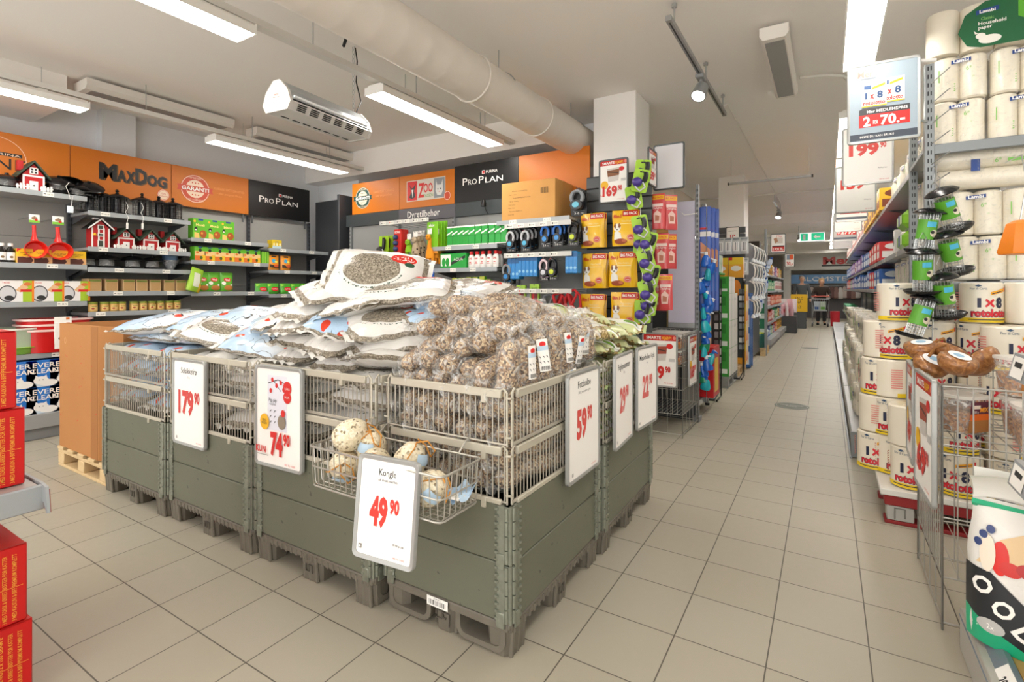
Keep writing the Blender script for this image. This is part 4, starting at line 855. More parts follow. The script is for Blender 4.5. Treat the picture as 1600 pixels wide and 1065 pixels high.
# header boards
ORG = M('#cc700c', .45); BLK = M('#0d0d0f', .4); SEALR = M('#c9482a', .45); CRM = M('#f3d9c0', .5); SEALG = M('#1e4a44', .45)
def board(label, loc, rz, W, Hh, m, art):
    b = MB(); b.box(.003, -.02, 0, W-.003, 0, Hh, m, b=.001); b.art(art, lambda s, z, o: (s, -.02-o, z)); b.box(.05, -.001, -.1, .07, 0.012, .1, M('#555', .5) if 0 else SHELFD, b=0); b.box(W-.07, -.001, -.1, W-.05, .012, .1, SHELFD, b=0)
    return tag(b.build('brand_board', loc=loc, rz=rz, smooth=False), label, 'sign board', 'header boards')
def seal(cx, cz, r, m, k=1):
    o = [('e', cx, cz, r, r, m), ('ring', cx, cz, r*.96, r*.96, .05, CRM), ('e', cx, cz, r*.64, r*.64, CRM), ('t', 'TILFREDSHET', cx, cz+r*.7, r*.14, CRM), ('t', '100% FORNØYD', cx, cz-r*.84, r*.14, CRM)]
    o += [('e', cx+d*r*.2, cz+e*r*.42, r*.05, r*.05, m) for d in (-1, 0, 1) for e in (-1, 1)]
    return o+[('p', [(cx-r*1.22, cz-r*.2), (cx+r*1.22, cz-r*.2), (cx+r*1.14, cz), (cx+r*1.22, cz+r*.2), (cx-r*1.22, cz+r*.2), (cx-r*1.14, cz)], m), ('t', 'GARANTI', cx, cz-r*.13, r*.27, PAPER, r*1.85, .03)]
SEALT = lambda cx, cz: [('t', 'GARANTERT FORNØYD', cx, cz+.01, .03, M('#f0a85c', .5), .36), ('t', '- eller pengene tilbake', cx, cz-.04, .026, M('#f0a85c', .5), .3)]
def proplan(cx, cz, w_): return [('r', cx-.04, cz+.1, cx-.0, cz+.14, PAPER), ('r', cx-.035, cz+.105, cx-.005, cz+.135, RED), ('t', 'PURINA', cx+.09, cz+.104, .032, PAPER, .15, .01), ('t', 'P', cx-w_*.45, cz, .085, PAPER, w_*.11), ('t', 'RO', cx-w_*.28, cz, .064, PAPER, w_*.2), ('t', 'P', cx-w_*.08, cz, .085, PAPER, w_*.11), ('t', 'LAN', cx+w_*.2, cz, .064, PAPER, w_*.38)]
BZ, BH = 2.21, .44; bx = -6.13
board('orange board with a thin white circle logo behind the red bird house', (bx, 1.05, BZ), PI/2, .89, BH, ORG, [('ring', .37, .21, .21, .19, .02, CRM), ('r', .3, .235, .55, .265, BLK), ('t', 'PURINA', .43, .239, .02, CRM, .22), ('t', 'ONE', .4, .12, .1, BLK, .34)])
a = []
for s_, cx, w_, h_ in (('M', .3, .15, .16), ('A', .415, .085, .115), ('X', .495, .085, .115), ('D', .59, .11, .16), ('O', .69, .095, .115), ('G', .785, .09, .115)):
    a.append(('t', s_, cx+.012, .17-.006, h_, M('#6b4a22', .5), w_, .05)); a.append(('t', s_, cx, .17, h_, BLK, w_, .045))
a += [('e', .8, .09, .06, .06, M('#d2573c', .5)), ('ring', .8, .09, .055, .055, .12, CRM), ('e', .8, .09, .045, .045, CRM), ('t', '100%', .8, .095, .02, SEALR), ('t', 'FORNØYD', .8, .07, .014, SEALR)]
board('orange board with bold black lettering', (bx, 1.94, BZ), PI/2, .88, BH, ORG, a)
board('orange board with the red guarantee seal', (bx, 2.82, BZ), PI/2, .88, BH, ORG, seal(.25, .21, .16, SEALR)+SEALT(.64, .23))
board('black board with white lettering on the pet wall, next to the dark corner panel', (bx, 3.7, BZ), PI/2, .88, BH, BLK, proplan(.45, .18, .62))
board('orange board running out of view at the frame edge', (bx, .16, BZ), PI/2, .88, BH, ORG, [])
ZY = 4.65; zx = [ax(u, ZY) for u in (552, 626, 712, 812, 926)]
wz = [zx[i+1]-zx[i] for i in range(4)]
board('orange board with the dark green guarantee seal', (zx[0], ZY, 2.26), 0, wz[0], .4, ORG, seal(.2, .2, .14, SEALG)+SEALT(.58, .23))
a = [('r', .12, .08, .72, .33, M('#d8cfc2', .5)), ('r', .13, .09, .29, .32, RED), ('p', [(.16, .29), (.2, .2), (.16, .13), (.21, .11), (.26, .13), (.24, .2), (.27, .29), (.22, .24), (.2, .24)], BLK), ('p', [(.2, .22), (.215, .12), (.23, .22)], PAPER), ('t', 'Z', .355, .12, .17, RED, .1, .03), ('t', 'OO', .46, .17, .11, RED, .14, .02), ('t', 'TASSEN', .46, .115, .035, M('#4f9a3a', .5), .15),
     ('r', .55, .09, .71, .32, M('#8b8f94', .5)), ('p', [(.58, .3), (.6, .24), (.66, .24), (.68, .3), (.685, .17), (.66, .12), (.6, .12), (.575, .17)], M('#dcdad6', .5)), ('e', .61, .19, .007, .009, BLK), ('e', .65, .19, .007, .009, BLK), ('e', .63, .16, .008, .005, RED), ('e', .75, .1, .05, .055, SEALR), ('ring', .75, .1, .045, .05, .12, CRM)]
board('orange board with cat and dog head pictures', (zx[1], ZY, 2.26), 0, wz[1], .4, ORG, a)
board('black white-lettered board partly behind the big carton', (zx[2], ZY, 2.25), 0, wz[2], .43, BLK, proplan(.42, .2, .6))
board('plain orange board between the carton and the white column', (zx[3], ZY, 2.25), 0, wz[3]-.02, .43, ORG, [])
b = MB(); b.box(zx[0]-.12, ZY-.035, 2.1, zx[1], ZY, 2.255, M('#3e4446', .45, .2)); b.box(zx[1]+.002, ZY-.035, 2.1, zx[2]+.02, ZY, 2.255, M('#5c5a60', .45, .2)); b.box(zx[2]+.022, ZY-.035, 2.1, zx[3]+.3, ZY, 2.255, M('#3e4446', .45, .2))
b.art([('t', 'Dyretilbehør', (zx[1]+zx[2])/2-.03, 2.14, .085, PAPER, .5)], lambda s, z, o: (s, ZY-.035-o, z))
tag(b.build('department_sign', smooth=False), 'long dark grey department strip reading Dyretilbehør under the orange boards', 'department sign')
b = MB(); b.box(-6.12, 4.68, 0, -5.45, 4.72, 2.5, M('#3a3c40', .4, .2), b=.003); b.box(-5.45, 4.5, 0, -5.41, 4.72, 2.52, M('#3a3c40', .4, .2), b=.003); structure(b, 'trim_7')
b = MB(); b.tube([(.0, 0, 0), (0, -.05, .04), (0, -.08, .1)], .004, BLACK, 6); b.lathe([(.02, .02), (.03, -.02), (.03, -.05), (.0, -.05)], BLACK, 12, c=(0, -.09, .12)); tag(b.build('clip_lamp', loc=(ax(762, 4.6), 4.612, 2.1)), 'small black clip lamp in front of the black board by the carton', 'lamp')
# ------------------------------------------------------------------ product makers (front faces -y)
def carton(w_, d, h, m, art=(), b0=.002, name='carton', side=None):
    b = MB(); b.box(-w_/2, -d/2, 0, w_/2, d/2, h, m, b=b0)
    if art: b.art(list(art), lambda s, z, o: (s, -d/2-o, z))
    if side: b.art(list(side), lambda s, z, o: (w_/2+o, s, z)); b.art(list(side), lambda s, z, o: (-w_/2-o, -s, z))
    return b.build(name, smooth=False)
def row(make, spots, rz, labels, cat, group=None):
    mk = Once(make); out = []
    for p, l in zip(spots, labels): o = mk(p, rz, l, group); o['category'] = cat; out.append(o)
    return out
def nth(i, n, what, where): return '%s of %s %s, %s' % (ORD[i], NUM[n], what, where)
FX = -5.76; AWAY = 'counting away from the camera'
FY = lambda u, X=FX-.1: ay(u, X)
BR = M('#b3161a', .45); WH = M('#eeece8', .45); GRN = M('#2f4031', .55)
def make_house():
    t = thing('bird_house', 'x', 'bird house'); b = MB(); w_, d, h = .115, .12, .1
    b.prism([(-w_/2, 0), (w_/2, 0), (w_/2, h), (0, h+.075), (-w_/2, h)], -d/2, d/2, BR); b.build('house_body', t, smooth=False)
    b = MB(); b.prism([(-w_/2-.03, h-.02), (0, h+.083), (w_/2+.03, h-.02), (w_/2+.03, h-.008), (0, h+.097), (-w_/2-.03, h-.008)], -d/2-.02, d/2+.02, GRN); b.build('roof', t, smooth=False)
    b = MB(); b.box(-.07, -.01, h+.03, -.04, .03, h+.095, BR); b.build('chimney', t)
    b = MB()
    for x in (-w_/2, w_/2-.01): b.box(x, -d/2-.003, 0, x+.01, -d/2, h, WH, b=0)
    b.box(-w_/2, -d/2-.003, h-.012, w_/2, -d/2, h, WH, b=0); b.build('white_trim', t)
    b = MB(); b.box(-.022, -d/2-.005, 0, .022, -d/2, .062, WH, b=.001); b.lathe([(0, 0), (.005, 0), (.005, .004), (0, .004)], BLACK, 8, Matrix.Translation((0, -d/2-.004, .032)) @ Matrix.Rotation(PI/2, 4, 'X')); b.build('door', t)
    b = MB(); b.box(-.022, -d/2-.005, h+.008, .022, -d/2, h+.05, WH, b=.001)
    for x in (-.009, .009):
        for z in (h+.019, h+.038): b.box(x-.006, -d/2-.0056, z-.006, x+.006, -d/2-.004, z+.006, BLACK, b=0)
    b.build('window', t)
    for s_ in (-1, 1):
        b = MB()
        for k in range(4): b.box(s_*.062-.033+k*.017, -d/2-.03, 0, s_*.062-.022+k*.017, -d/2-.026, .03+.006*(k % 2), WH, b=.001)
        b.box(s_*.062-.035, -d/2-.027, .014, s_*.062+.035, -d/2-.024, .021, WH, b=0); b.build('picket_fence', t)
    return t
house = Once(make_house); HS = 'red wooden bird house with green roof, '
house((-5.85, FY(48, -5.85), 2.125), PI/2, HS+'alone on the highest shelf before the circle logo', 'red bird houses', (1.25, 1.2, 1.3))
for i, u in enumerate((191, 230, 264)): house((-5.86, FY(u, -5.86), 1.675), PI/2+R(4), HS+ORD[i]+' in the row beside the tall house', 'red bird houses', (1.25, 1.2, 1.05))
t = thing('bird_house', 'tall narrow red and white bird house with dark roof', 'bird house', (-5.86, FY(153, -5.86), 1.675), PI/2, 'red bird houses')
b = MB(); b.prism([(-.07, 0), (.07, 0), (.07, .18), (0, .25), (-.07, .18)], -.06, .06, BR); b.build('house_body', t, smooth=False)
b = MB(); b.prism([(-.1, .165), (0, .258), (.1, .165), (.1, .177), (0, .272), (-.1, .177)], -.08, .08, BLACK); b.build('roof', t, smooth=False)
b = MB(); b.prism([(-.1, .163), (0, .256), (.1, .163), (.1, .177), (0, .272), (-.1, .177)], -.085, -.079, WH); b.box(-.04, -.02, .262, .04, .02, .277, WH)
for x in (-.07, -.02, .02, .06): b.box(x-.001, -.064, 0, x+.011, -.06, .18, WH, b=0)
b.build('white_trim', t, smooth=False)
for z, h_ in ((.0, .07), (.1, .035), (.165, .045)):
    b = MB(); b.box(-.024, -.067, z, .024, -.06, z+h_, WH, b=.001); b.box(-.016, -.069, z+.008, .016, -.066, z+h_-.008, M('#3b4238', .4), b=0); b.build('window' if z else 'door', t)
b = MB(); b.lathe([(0, 0), (.012, .002), (.014, .012), (.006, .024), (0, .026)], M('#e5a820', .5), 10, c=(-.05, -.075, .105)); b.build('yellow_bird', t)
# black feeders
BKP = M('#141416', .22, spec=.6)
def make_dome():
    t = thing('dome_feeder', 'x', 'bird feeder'); b = MB(); b.lathe([(.0, 0), (.09, 0), (.1, .015), (.095, .02), (.085, .012), (0, .012)], BKP, 24); b.build('dish', t)
    b = MB(); b.lathe([(.06, .015), (.06, .08), (.056, .08), (.056, .015)], mat_wrap('smoke_tube', .35, '#8a8a88'), 16); b.build('seed_tube', t); b = MB(); b.lathe([(.12, .078), (.115, .085), (.08, .11), (.03, .125), (0, .127)], BKP, 24); b.lathe([(0, .12), (.012, .125), (.014, .14), (0, .145)], BKP, 10); b.build('dome_lid', t); return t
dome = Once(make_dome)
for i, u in enumerate((166, 207, 238)): dome((-5.88, FY(u, -5.88), 1.485), 0, 'black dome-lidded bird feeder, '+ORD[i]+' on the shelf below the red houses', 'dome feeders')
dome((-5.9, FY(136, -5.9), 1.485), 0, 'black dome-lidded feeder squeezed against the shelf end below the tall house', 'dome feeders')
for i, (u, tilt, sc_) in enumerate(((10, .1, 1.1), (88, .5, 1.0), (104, -.5, 1.15), (118, .2, 1.0), (136, .7, 1.05))):
    dome((-5.9+.03*(i % 2), FY(u, -5.9), 2.135+(.04 if abs(tilt) > .4 else 0)), (tilt*.7, tilt*.4, 1), 'black bird feeder lying jumbled on the highest shelf, '+ORD[i]+' from the frame edge', 'jumbled feeders', (sc_, sc_, .9))
def make_lantern():
    t = thing('lantern_feeder', 'x', 'bird feeder'); b = MB(); n = 20
    for k in range(n): q = 2*PI*k/n; b.cyl((.08*math.cos(q), .08*math.sin(q), .01), (.08*math.cos(q), .08*math.sin(q), .16), .0022, BKP, n=4)
    for z in (.04, .08, .12): b.tube([(.08*math.cos(2*PI*k/24), .08*math.sin(2*PI*k/24), z) for k in range(24)], .0018, BKP, 4, closed=True)
    b.build('wire_cage', t); b = MB(); b.lathe([(.0, 0), (.1, 0), (.105, .012), (.09, .008), (0, .008)], BKP, 24); b.build('dish', t)
    b = MB(); b.lathe([(.105, .155), (.1, .165), (.05, .19), (.02, .2), (0, .2)], BKP, 24); b.lathe([(.012, .195), (.016, .205), (.01, .215), (.018, .225), (.01, .24), (0, .24)], BKP, 12); b.build('lid', t)
    b = MB(); b.cyl((0, 0, .01), (0, 0, .15), .035, M('#23252a', .15), n=14); b.build('seed_tube', t); return t
lan = Once(make_lantern)
for i, (u, X_) in enumerate(((160, -5.9), (183, -5.86), (222, -5.86), (248, -5.9), (270, -5.88), (140, -5.9))): lan((X_, FY(u, X_), 2.005), i, 'black lantern feeder below the black lettered orange board, %s' % ('squeezed against the jumbled feeders', 'first with a knobbed lid', 'second with a knobbed lid', 'third, partly behind its neighbour', 'at the far end, mesh sides showing', 'at the near end of the shelf')[i], 'lantern feeders')
for u, z in ((197, 2.02), (221, 2.03)): b = MB(); b.tube([(0, 0, .1), (.02, .01, .05), (.015, -.01, .0), (.025, .01, -.05), (.02, 0, -.1)], .002, WH, 5); b.box(.014, -.006, -.16, .018, .012, -.1, PAPER, b=0); tag(b.build('string_tag', loc=(-5.735, FY(u, -5.735), z)), 'white string with a tag hanging from a lantern feeder, '+('nearer the tall house' if u < 200 else 'nearer the guarantee seal'), 'tag')
b = MB(); b.tube([(0, 0, .13), (.02, -.03, .09), (.025, -.01, .03), (.02, .0, -.02), (.025, .02, .01), (.02, .015, -.03), (.02, .01, -.08)], .0022, WH, 5); b.box(.014, -.02, -.14, .02, .025, -.08, M('#dfeaf2', .4), b=.001); tag(b.build('string_tag', loc=(-5.735, FY(108, -5.735), 2.1)), 'white loop of string with a pale tag below the jumbled feeders', 'tag')
# hanging red scoops
def make_scoop():
    t = thing('red_scoop', 'x', 'scoop'); m = M('#d9221c', .3, coat=.3); b = MB()
    b.tube([(0, 0, .0), (0, -.005, -.04), (0, -.008, -.085), (0, -.01, -.12)], [.014, .013, .016, .028], m, 10); b.build('handle', t)
    b = MB(); vs_ = []; 
    def fn(i, j):
        a_ = PI*i; x = .075*math.cos(a_)*(.75+.25*math.sin(a_)); z = -.2+.085*math.sin(a_)-.03*(1-math.sin(a_)); return (x*(.75+.25*j), -.02-.07*(1-j)*.6-.01, z*1-.0*(j)) if j < .5 else (x, -.03-.05*(j-.5)*2, z-.012*(j-.5))
    b.lathe([(.0, 0), (.06, .004), (.074, .03), (.078, .06), (.073, .06), (.068, .03), (.055, .01), (0, .007)], m, 20, Matrix.Translation((0, .0, -.19)) @ Matrix.Rotation(PI/2, 4, 'X'), sy=.9); b.build('bowl', t)
    b = MB(); b.box(-.035, -.01, .02, .035, -.006, .085, PAPER, b=.001); b.art([('r', -.035, .02, .035, .04, M('#7fc03a', .4)), ('e', 0, .055, .02, .012, M('#9a7a5a', .5)), ('e', .012, .042, .01, .008, RED)], lambda s, z, o: (s, -.01-o, z)); b.build('card', t)
    b = MB(); b.cyl((0, .4, .07), (0, -.03, .07), .003, STEEL, n=6); b.build('peg_hook', t); return t
sco = Once(make_scoop)
for u, l in ((53, 'red plastic litter scoop on a peg, the thin handled one'), (90, 'red plastic litter scoop on a peg, the broad handled one beside the upright')): sco((-5.8, FY(u, -5.8), 1.83), PI/2, l, 'hanging red scoops', (1, 1, 1.1) if u < 60 else (1.15, 1.3, 1.12))
# bottles, yellow, white boxes, trays, blue boxes
def make_bottle():
    t = thing('dark_bottle', 'x', 'bottle'); b = MB(); b.lathe([(0, 0), (.03, 0), (.032, .01), (.032, .1), (.014, .125), (.014, .14)], M('#17110d', .15), 16); b.build('glass_body', t); b = MB(); b.lathe([(.017, .135), (.017, .16), (0, .162)], WH, 14); b.build('cap', t)
    b = MB(); b.art([('r', -.028, .02, .028, .085, PAPER), ('e', 0, .045, .012, .01, M('#8a6a4a', .5))], lambda s, z, o: ((.0325+o)*math.sin(s/.0325), -(.0325+o)*math.cos(s/.0325), z), .01); b.build('label', t); return t
bot = Once(make_bottle)
for u, l in ((2, 'dark bottle with white cap cut by the frame edge'), (16, 'dark bottle with white cap and white label beside the yellow boxes')): bot((-5.82, FY(u, -5.82), 1.505), PI/2, l, 'dark bottles')
YB = M('#f2c21c', .4)
row(lambda: carton(.125, .1, .12, YB, [('r', -.062, 0, .062, .055, M('#e9b37a', .5)), ('p', [(-.055, .0), (-.055, .05), (-.02, .052), (.0, .045), (.03, .05), (.045, .02), (.03, 0)], M('#5a2c22', .5)), ('p', [(-.062, .12), (-.062, .09), (-.03, .12)], RED), ('t', 'FUGLEMAT', 0, .08, .014, M('#5a2c22', .5)), ('r', -.02, .068, .02, .072, M('#5a2c22', .5))], name='yellow_feed_box'), [(-5.83, FY(u, -5.83), 1.505) for u in (38, 63, 91, 118)], PI/2, [nth(i, 4, 'yellow feed boxes with brown picture', AWAY) for i in range(4)], 'box', 'yellow feed boxes')
row(lambda: carton(.235, .2, .18, M('#efecea', .4), [('e', -.05, .07, .052, .062, M('#cfcfd2', .4)), ('ring', -.05, .07, .056, .068, .12, M('#3a3a3d', .4)), ('e', -.04, .035, .03, .02, M('#2a2a2c', .4)), ('r', .045, 0, .117, .18, M('#a5c52c', .45)), ('p', [(0, .1), (.06, .17), (.08, .12), (.03, .08)], M('#e2b78a', .5)), ('r', .03, .085, .112, .105, RED), ('r', .102, 0, .117, .18, M('#e8871e', .5)), ('e', .075, .15, .025, .015, M('#d8743a', .5)), ('t', 'TRIXIE', -.06, .155, .014, RED)], name='feeder_box', side=[('r', -.1, 0, .1, .18, M('#9cbb2a', .5))]), [(-5.88, FY(u, -5.88), 1.175) for u in (18, 67, 109)], PI/2, [nth(i, 3, 'white and lime boxes', AWAY) for i in range(3)], 'box', 'white feeder boxes')
def tray_bm(c, rim, w_=.5, d=.38, h=.16):
    b = MB(); def_ = [(w_*.42, d*.42, 0), (w_*.46, d*.46, h*.9), (w_*.5, d*.5, h*.92), (w_*.5, d*.5, h), (w_*.45, d*.45, h), (w_*.41, d*.41, .02)]
    n = 24; V = []
    for rx, ry, z in def_:
        for k in range(n):
            q = 2*PI*k/n; c_, s_ = math.cos(q), math.sin(q); p = 4; r_ = (abs(c_)**p+abs(s_)**p)**(-1/p); V.append((rx*c_*r_, ry*s_*r_, z))
    for i in range(5): b.add([], [], c)
    F = [(i*n+k, i*n+(k+1) % n, (i+1)*n+(k+1) % n, (i+1)*n+k) for i in range(len(def_)-1) for k in range(n)]+[tuple(range(n))[::-1], tuple(5*n+k for k in range(n))]
    b.add(V, F, c); b.m[n:4*n] = [b.mi(rim)]*(3*n); return b
def make_tray():
    t = thing('litter_tray', 'x', 'litter tray'); tray_bm(M('#c8171b', .3, coat=.3), M('#efc9c4', .35), .52, .38, .2).build('tray_body', t, ang=50)
    b = MB(); b.box(-.06, -.2, .03, .06, -.196, .215, PAPER, b=.001); b.art([('e', -.02, .12, .015, .012, BLACK), ('e', .03, .12, .014, .012, M('#888', .5) if 0 else GREYM), ('e', .03, .08, .012, .01, GREYM), ('r', .02, .19, .045, .21, M('#e07a3a', .5))], lambda s, z, o: (s, -.2-o, z)); b.build('card_label', t); return t
tr_ = Once(make_tray)
for i in range(3): tr_((-5.88-.004*i, FY(84, -5.9), .735+i*.045), PI/2, 'red litter tray with pale rim, %s of the stack of three' % ('lowest', 'middle', 'topmost')[i], 'red litter trays')
t = thing('green_tray', 'pale green and white tray with lime base beside the red trays', 'tray', (-5.9, FY(8, -5.9), .735), PI/2); tray_bm(M('#7fb04a', .3), M('#9ccf3a', .35), .42, .36, .06).build('tray_base', t, ang=50); o = tray_bm(M('#b9c9b2', .25), M('#e8e8de', .35), .46, .38, .17).build('tray_body', t, ang=50); o.location.z = .05
t = thing('green_tray', 'dark green tray peeking out beside the cardboard box', 'tray', (-5.9, FY(158, -5.9), .735), PI/2); tray_bm(M('#24502c', .35), M('#2f6236', .35), .4, .38, .18).build('tray_body', t, ang=50)
BLU = M('#2a78d0', .35, coat=.2)
mk = lambda: carton(.235, .24, .225, BLU, [('t', 'EVER', 0, .165, .042, PAPER, .15, .012), ('t', 'CLEAN', 0, .115, .042, PAPER, .19, .012), ('p', [(-.115, .0), (-.115, .04), (.1, .035), (.115, .0)], M('#cfe0ec', .4)), ('e', -.02, .055, .05, .035, M('#f3f1ee', .5)), ('p', [(-.06, .075), (-.055, .1), (-.035, .085)], M('#f3f1ee', .5)), ('p', [(.02, .075), (.015, .1), (-.005, .085)], M('#f3f1ee', .5)), ('e', -.033, .06, .003, .004, INK), ('e', -.008, .06, .003, .004, INK), ('e', .03, .03, .06, .03, M('#f3f1ee', .5))], name='litter_box')
row(mk, [(-5.84, FY(u, -5.84), z) for z in (.222, .449) for u in (-16, 22, 61, 96)], PI/2, ['blue cat litter box, %s in the %s layer, %s' % (ORD[i % 4], 'lower' if i < 4 else 'upper', AWAY) for i in range(8)], 'box', 'blue litter boxes')
row(lambda: carton(.1, .16, .115, M('#c9a77c', .7), [('r', -.042, .008, .042, .085, M('#b8925f', .7)), ('r', -.045, .088, .045, .105, M('#7a8a3a', .6)), ('r', -.05, .108, .05, .115, M('#8a6a44', .7))], name='kraft_box'), [(-5.86, FY(u, -5.86), 1.265) for u in (143, 169, 196, 216, 237, 259, 277)], PI/2, [nth(i, 7, 'open brown kraft boxes', AWAY) for i in range(7)], 'box', 'kraft boxes')
def make_jar():
    t = thing('feed_jar', 'x', 'jar'); b = MB(); b.lathe([(0, 0), (.034, 0), (.036, .006), (.036, .065), (.03, .072)], M('#d9b064', .3), 16); b.art([('r', -.03, .012, .03, .055, M('#e8c27a', .5)), ('e', -.01, .028, .012, .008, M('#a3452a', .5)), ('r', -.02, .044, .02, .05, M('#5e7a2c', .5))], lambda s, z, o: ((.0365+o)*math.sin(s/.0365), -(.0365+o)*math.cos(s/.0365), z), .012); b.build('jar_body', t)
    b = MB(); b.lathe([(.035, .07), (.036, .088), (0, .09)], M('#8fa03a', .4), 16); b.build('lid', t); return t
jar = Once(make_jar)
JU = (145, 163, 177, 190, 209, 223, 237, 250, 264, 276)
for i, u in enumerate(JU): jar((-5.8, FY(u, -5.8), 1.075), PI/2, nth(i, 10, 'tan jars with green lids', AWAY), 'green-lidded jars')
b = MB(); fn = lambda i, j: ((.03+.05*i)*math.cos(2*PI*j)*(1+.05*math.sin(10*PI*j)), (.03+.05*i)*math.sin(2*PI*j)*(1+.05*math.sin(10*PI*j)), .1*i); b.grid(fn, 5, 40, mat_wrap('blue_plastic', .3, '#9fb6cc')); b.lathe([(0, .0), (.03, 0)], mat_wrap('blue_plastic_base', .3, '#9fb6cc'), 20)
for k in range(3): b.grid(lambda i, j, k=k: (lambda p: (p[0]*.93, p[1]*.93, p[2]+.02*(k+1)))(fn(i, j)), 4, 40, M('#5f7894', .2, alpha=1))
tag(b.build('ribbed_bowl_stack', loc=(-5.87, FY(266, -5.87), 1.485)), 'ribbed bluish clear bowl beyond the black dome feeders', 'bowl')
# green boxes, bags
GB_ = M('#63b52c', .4); 
gart = lambda w_, h: [('p', [(-w_*.4, 0), (-w_*.4, h*.3), (-w_*.1, h*.25), (-w_*.05, 0)], M('#f0c56a', .5)), ('e', w_*.2, h*.22, w_*.25, h*.2, M('#a8521c', .6)), ('e', w_*.12, h*.26, w_*.08, h*.06, M('#e0913a', .5)), ('e', -w_*.3, h*.46, w_*.11, h*.1, M('#1f1b1a', .5)), ('e', -w_*.3, h*.42, w_*.06, h*.04, PAPER), ('t', 'Menü', 0, h*.62, h*.12, M('#f3e08a', .5), w_*.6, .03), ('r', -w_*.14, h*.9, w_*.2, h*.985, M('#1b3f8c', .4)), ('e', -w_*.38, h*.85, w_*.08, h*.06, M('#e8b62a', .5))]
row(lambda: carton(.15, .1, .21, GB_, gart(.15, .21), name='green_feed_box'), [(-5.82, FY(u, -5.82), 1.835) for u in (309, 331, 352)], PI/2, [nth(i, 3, 'tall green rodent feed boxes', AWAY) for i in range(3)], 'box', 'tall green feed boxes')
oart = [('r', -.055, .0, .055, .05, M('#e8772a', .5)), ('r', -.055, .05, .055, .1, M('#f0c98a', .5)), ('r', .02, 0, .055, .06, M('#efc22a', .5)), ('e', .0, .11, .016, .018, M('#2b2420', .5)), ('e', .01, .03, .016, .018, M('#54641f', .5)), ('r', -.02, .135, .02, .147, M('#1b3f8c', .4)), ('e', -.03, .085, .015, .012, M('#e27a2a', .5))]
row(lambda: carton(.112, .1, .15, GB_, oart, name='small_feed_box'), [(-5.82, FY(u, -5.82), 1.595) for u in (309, 324, 340, 355, 370, 383, 396)], PI/2, [nth(i, 7, 'small green and orange feed boxes', AWAY) for i in range(7)], 'box', 'small feed boxes')
row(lambda: carton(.03, .1, .14, M('#74bf32', .4), [('r', -.004, 0, .004, .14, M('#a7d84a', .4))], name='green_slim_box'), [(-5.82, FY(u, -5.82), 1.595) for u in (407, 411, 415)], PI/2, [nth(i, 3, 'slim plain green boxes', AWAY) for i in range(3)], 'box', 'slim green boxes')
def pouch(w_, h, tk, m, art=(), top=None, name='pouch', lean=0):
    b = MB(); ft = lambda s, z: tk/2*max(0, 1-abs(2*s/w_)**3)**.6*max(0.02, min(1, (1-z/h)*1.5))**.7*(.75+.25*min(1, z/(h*.15)))
    b.grid(lambda i, j: ((i-.5)*w_*(1+.02*math.sin(j*9)), -ft((i-.5)*w_*.999, j*h), j*h), 12, 12, m); b.grid(lambda i, j: ((.5-i)*w_*(1+.02*math.sin(j*9)), ft((.5-i)*w_*.999, j*h), j*h), 12, 12, m); b.grid(lambda i, j: ((i-.5)*w_, (j*2-1)*ft((i-.5)*w_*.999, 0), 0), 12, 2, m)
    if art: b.art(list(art), lambda s, z, o: (s, -ft(max(-w_/2, min(w_/2, s)), z)-o-.0015, z), min(w_, h)/9)
    return b.build(name, ang=70)
ga2 = [('e', .0, .13, .04, .022, RED), ('t', 'Vital', 0, .118, .022, PAPER, .05, .03), ('e', .01, .04, .05, .03, M('#c7803a', .6)), ('e', -.04, .09, .02, .02, M('#efe9dd', .5)), ('e', .04, .07, .012, .012, PAPER)]
row(lambda: pouch(.15, .21, .08, M('#5fae2f', .3, coat=.2), ga2, name='green_feed_bag'), [(-5.8, FY(u, -5.8), 1.26) for u in (315, 333, 353)], PI/2, [nth(i, 3, 'green feed pouches below the small feed boxes', AWAY) for i in range(3)], 'bag', 'green feed pouches')
o = pouch(.16, .25, .09, M('#a3cf3a', .3, coat=.2), [('r', -.05, .05, .03, .2, M('#e8ecd8', .5)), ('p', [(.02, 0), (.02, .1), (.07, .08), (.07, 0)], M('#e9c22a', .5))], name='lime_feed_bag'); o.location = (-5.72, FY(300, -5.72), 1.26); o.rotation_euler = (R(4), R(14), PI/2+R(20)); tag(o, 'lime green bag leaning at the near end below the green boxes', 'bag')
o = carton(.13, .1, .1, M('#d9b91a', .4), [('r', -.06, 0, .06, .03, M('#bcd6e0', .4)), ('t', 'JUBEL', 0, .07, .016, M('#2c4a8a', .5))]+[('e', -.04+.04*i, .045, .012, .02, M('#f1e6b8', .5)) for i in range(3)], name='yellow_tray_box'); o.location = (-5.8, FY(429, -5.8), 1.785); o.rotation_euler.z = PI/2; tag(o, 'small yellow tray box alone on the shelf under the black board by the corner', 'box')
oa = [('e', -.01, .11, .025, .025, M('#3aa0c8', .4)), ('e', .02, .1, .02, .012, M('#e8e05a', .4)), ('p', [(-.06, .03), (-.06, .07), (.0, .05), (.06, .06), (.06, .02)], M('#3a2a1a', .6)), ('e', .02, .05, .035, .018, M('#d85a2a', .5)), ('r', -.03, .155, .03, .172, M('#222', .5) if 0 else INK)]
row(lambda: pouch(.14, .18, .07, M('#e08f1e', .3, coat=.2), oa, name='orange_feed_bag'), [(-5.78, FY(u, -5.78), 1.52) for u in (427, 446)], PI/2, ['orange parrot feed pouch, nearer the slim green boxes', 'orange parrot feed pouch, nearer the corner'], 'bag', 'orange feed pouches')
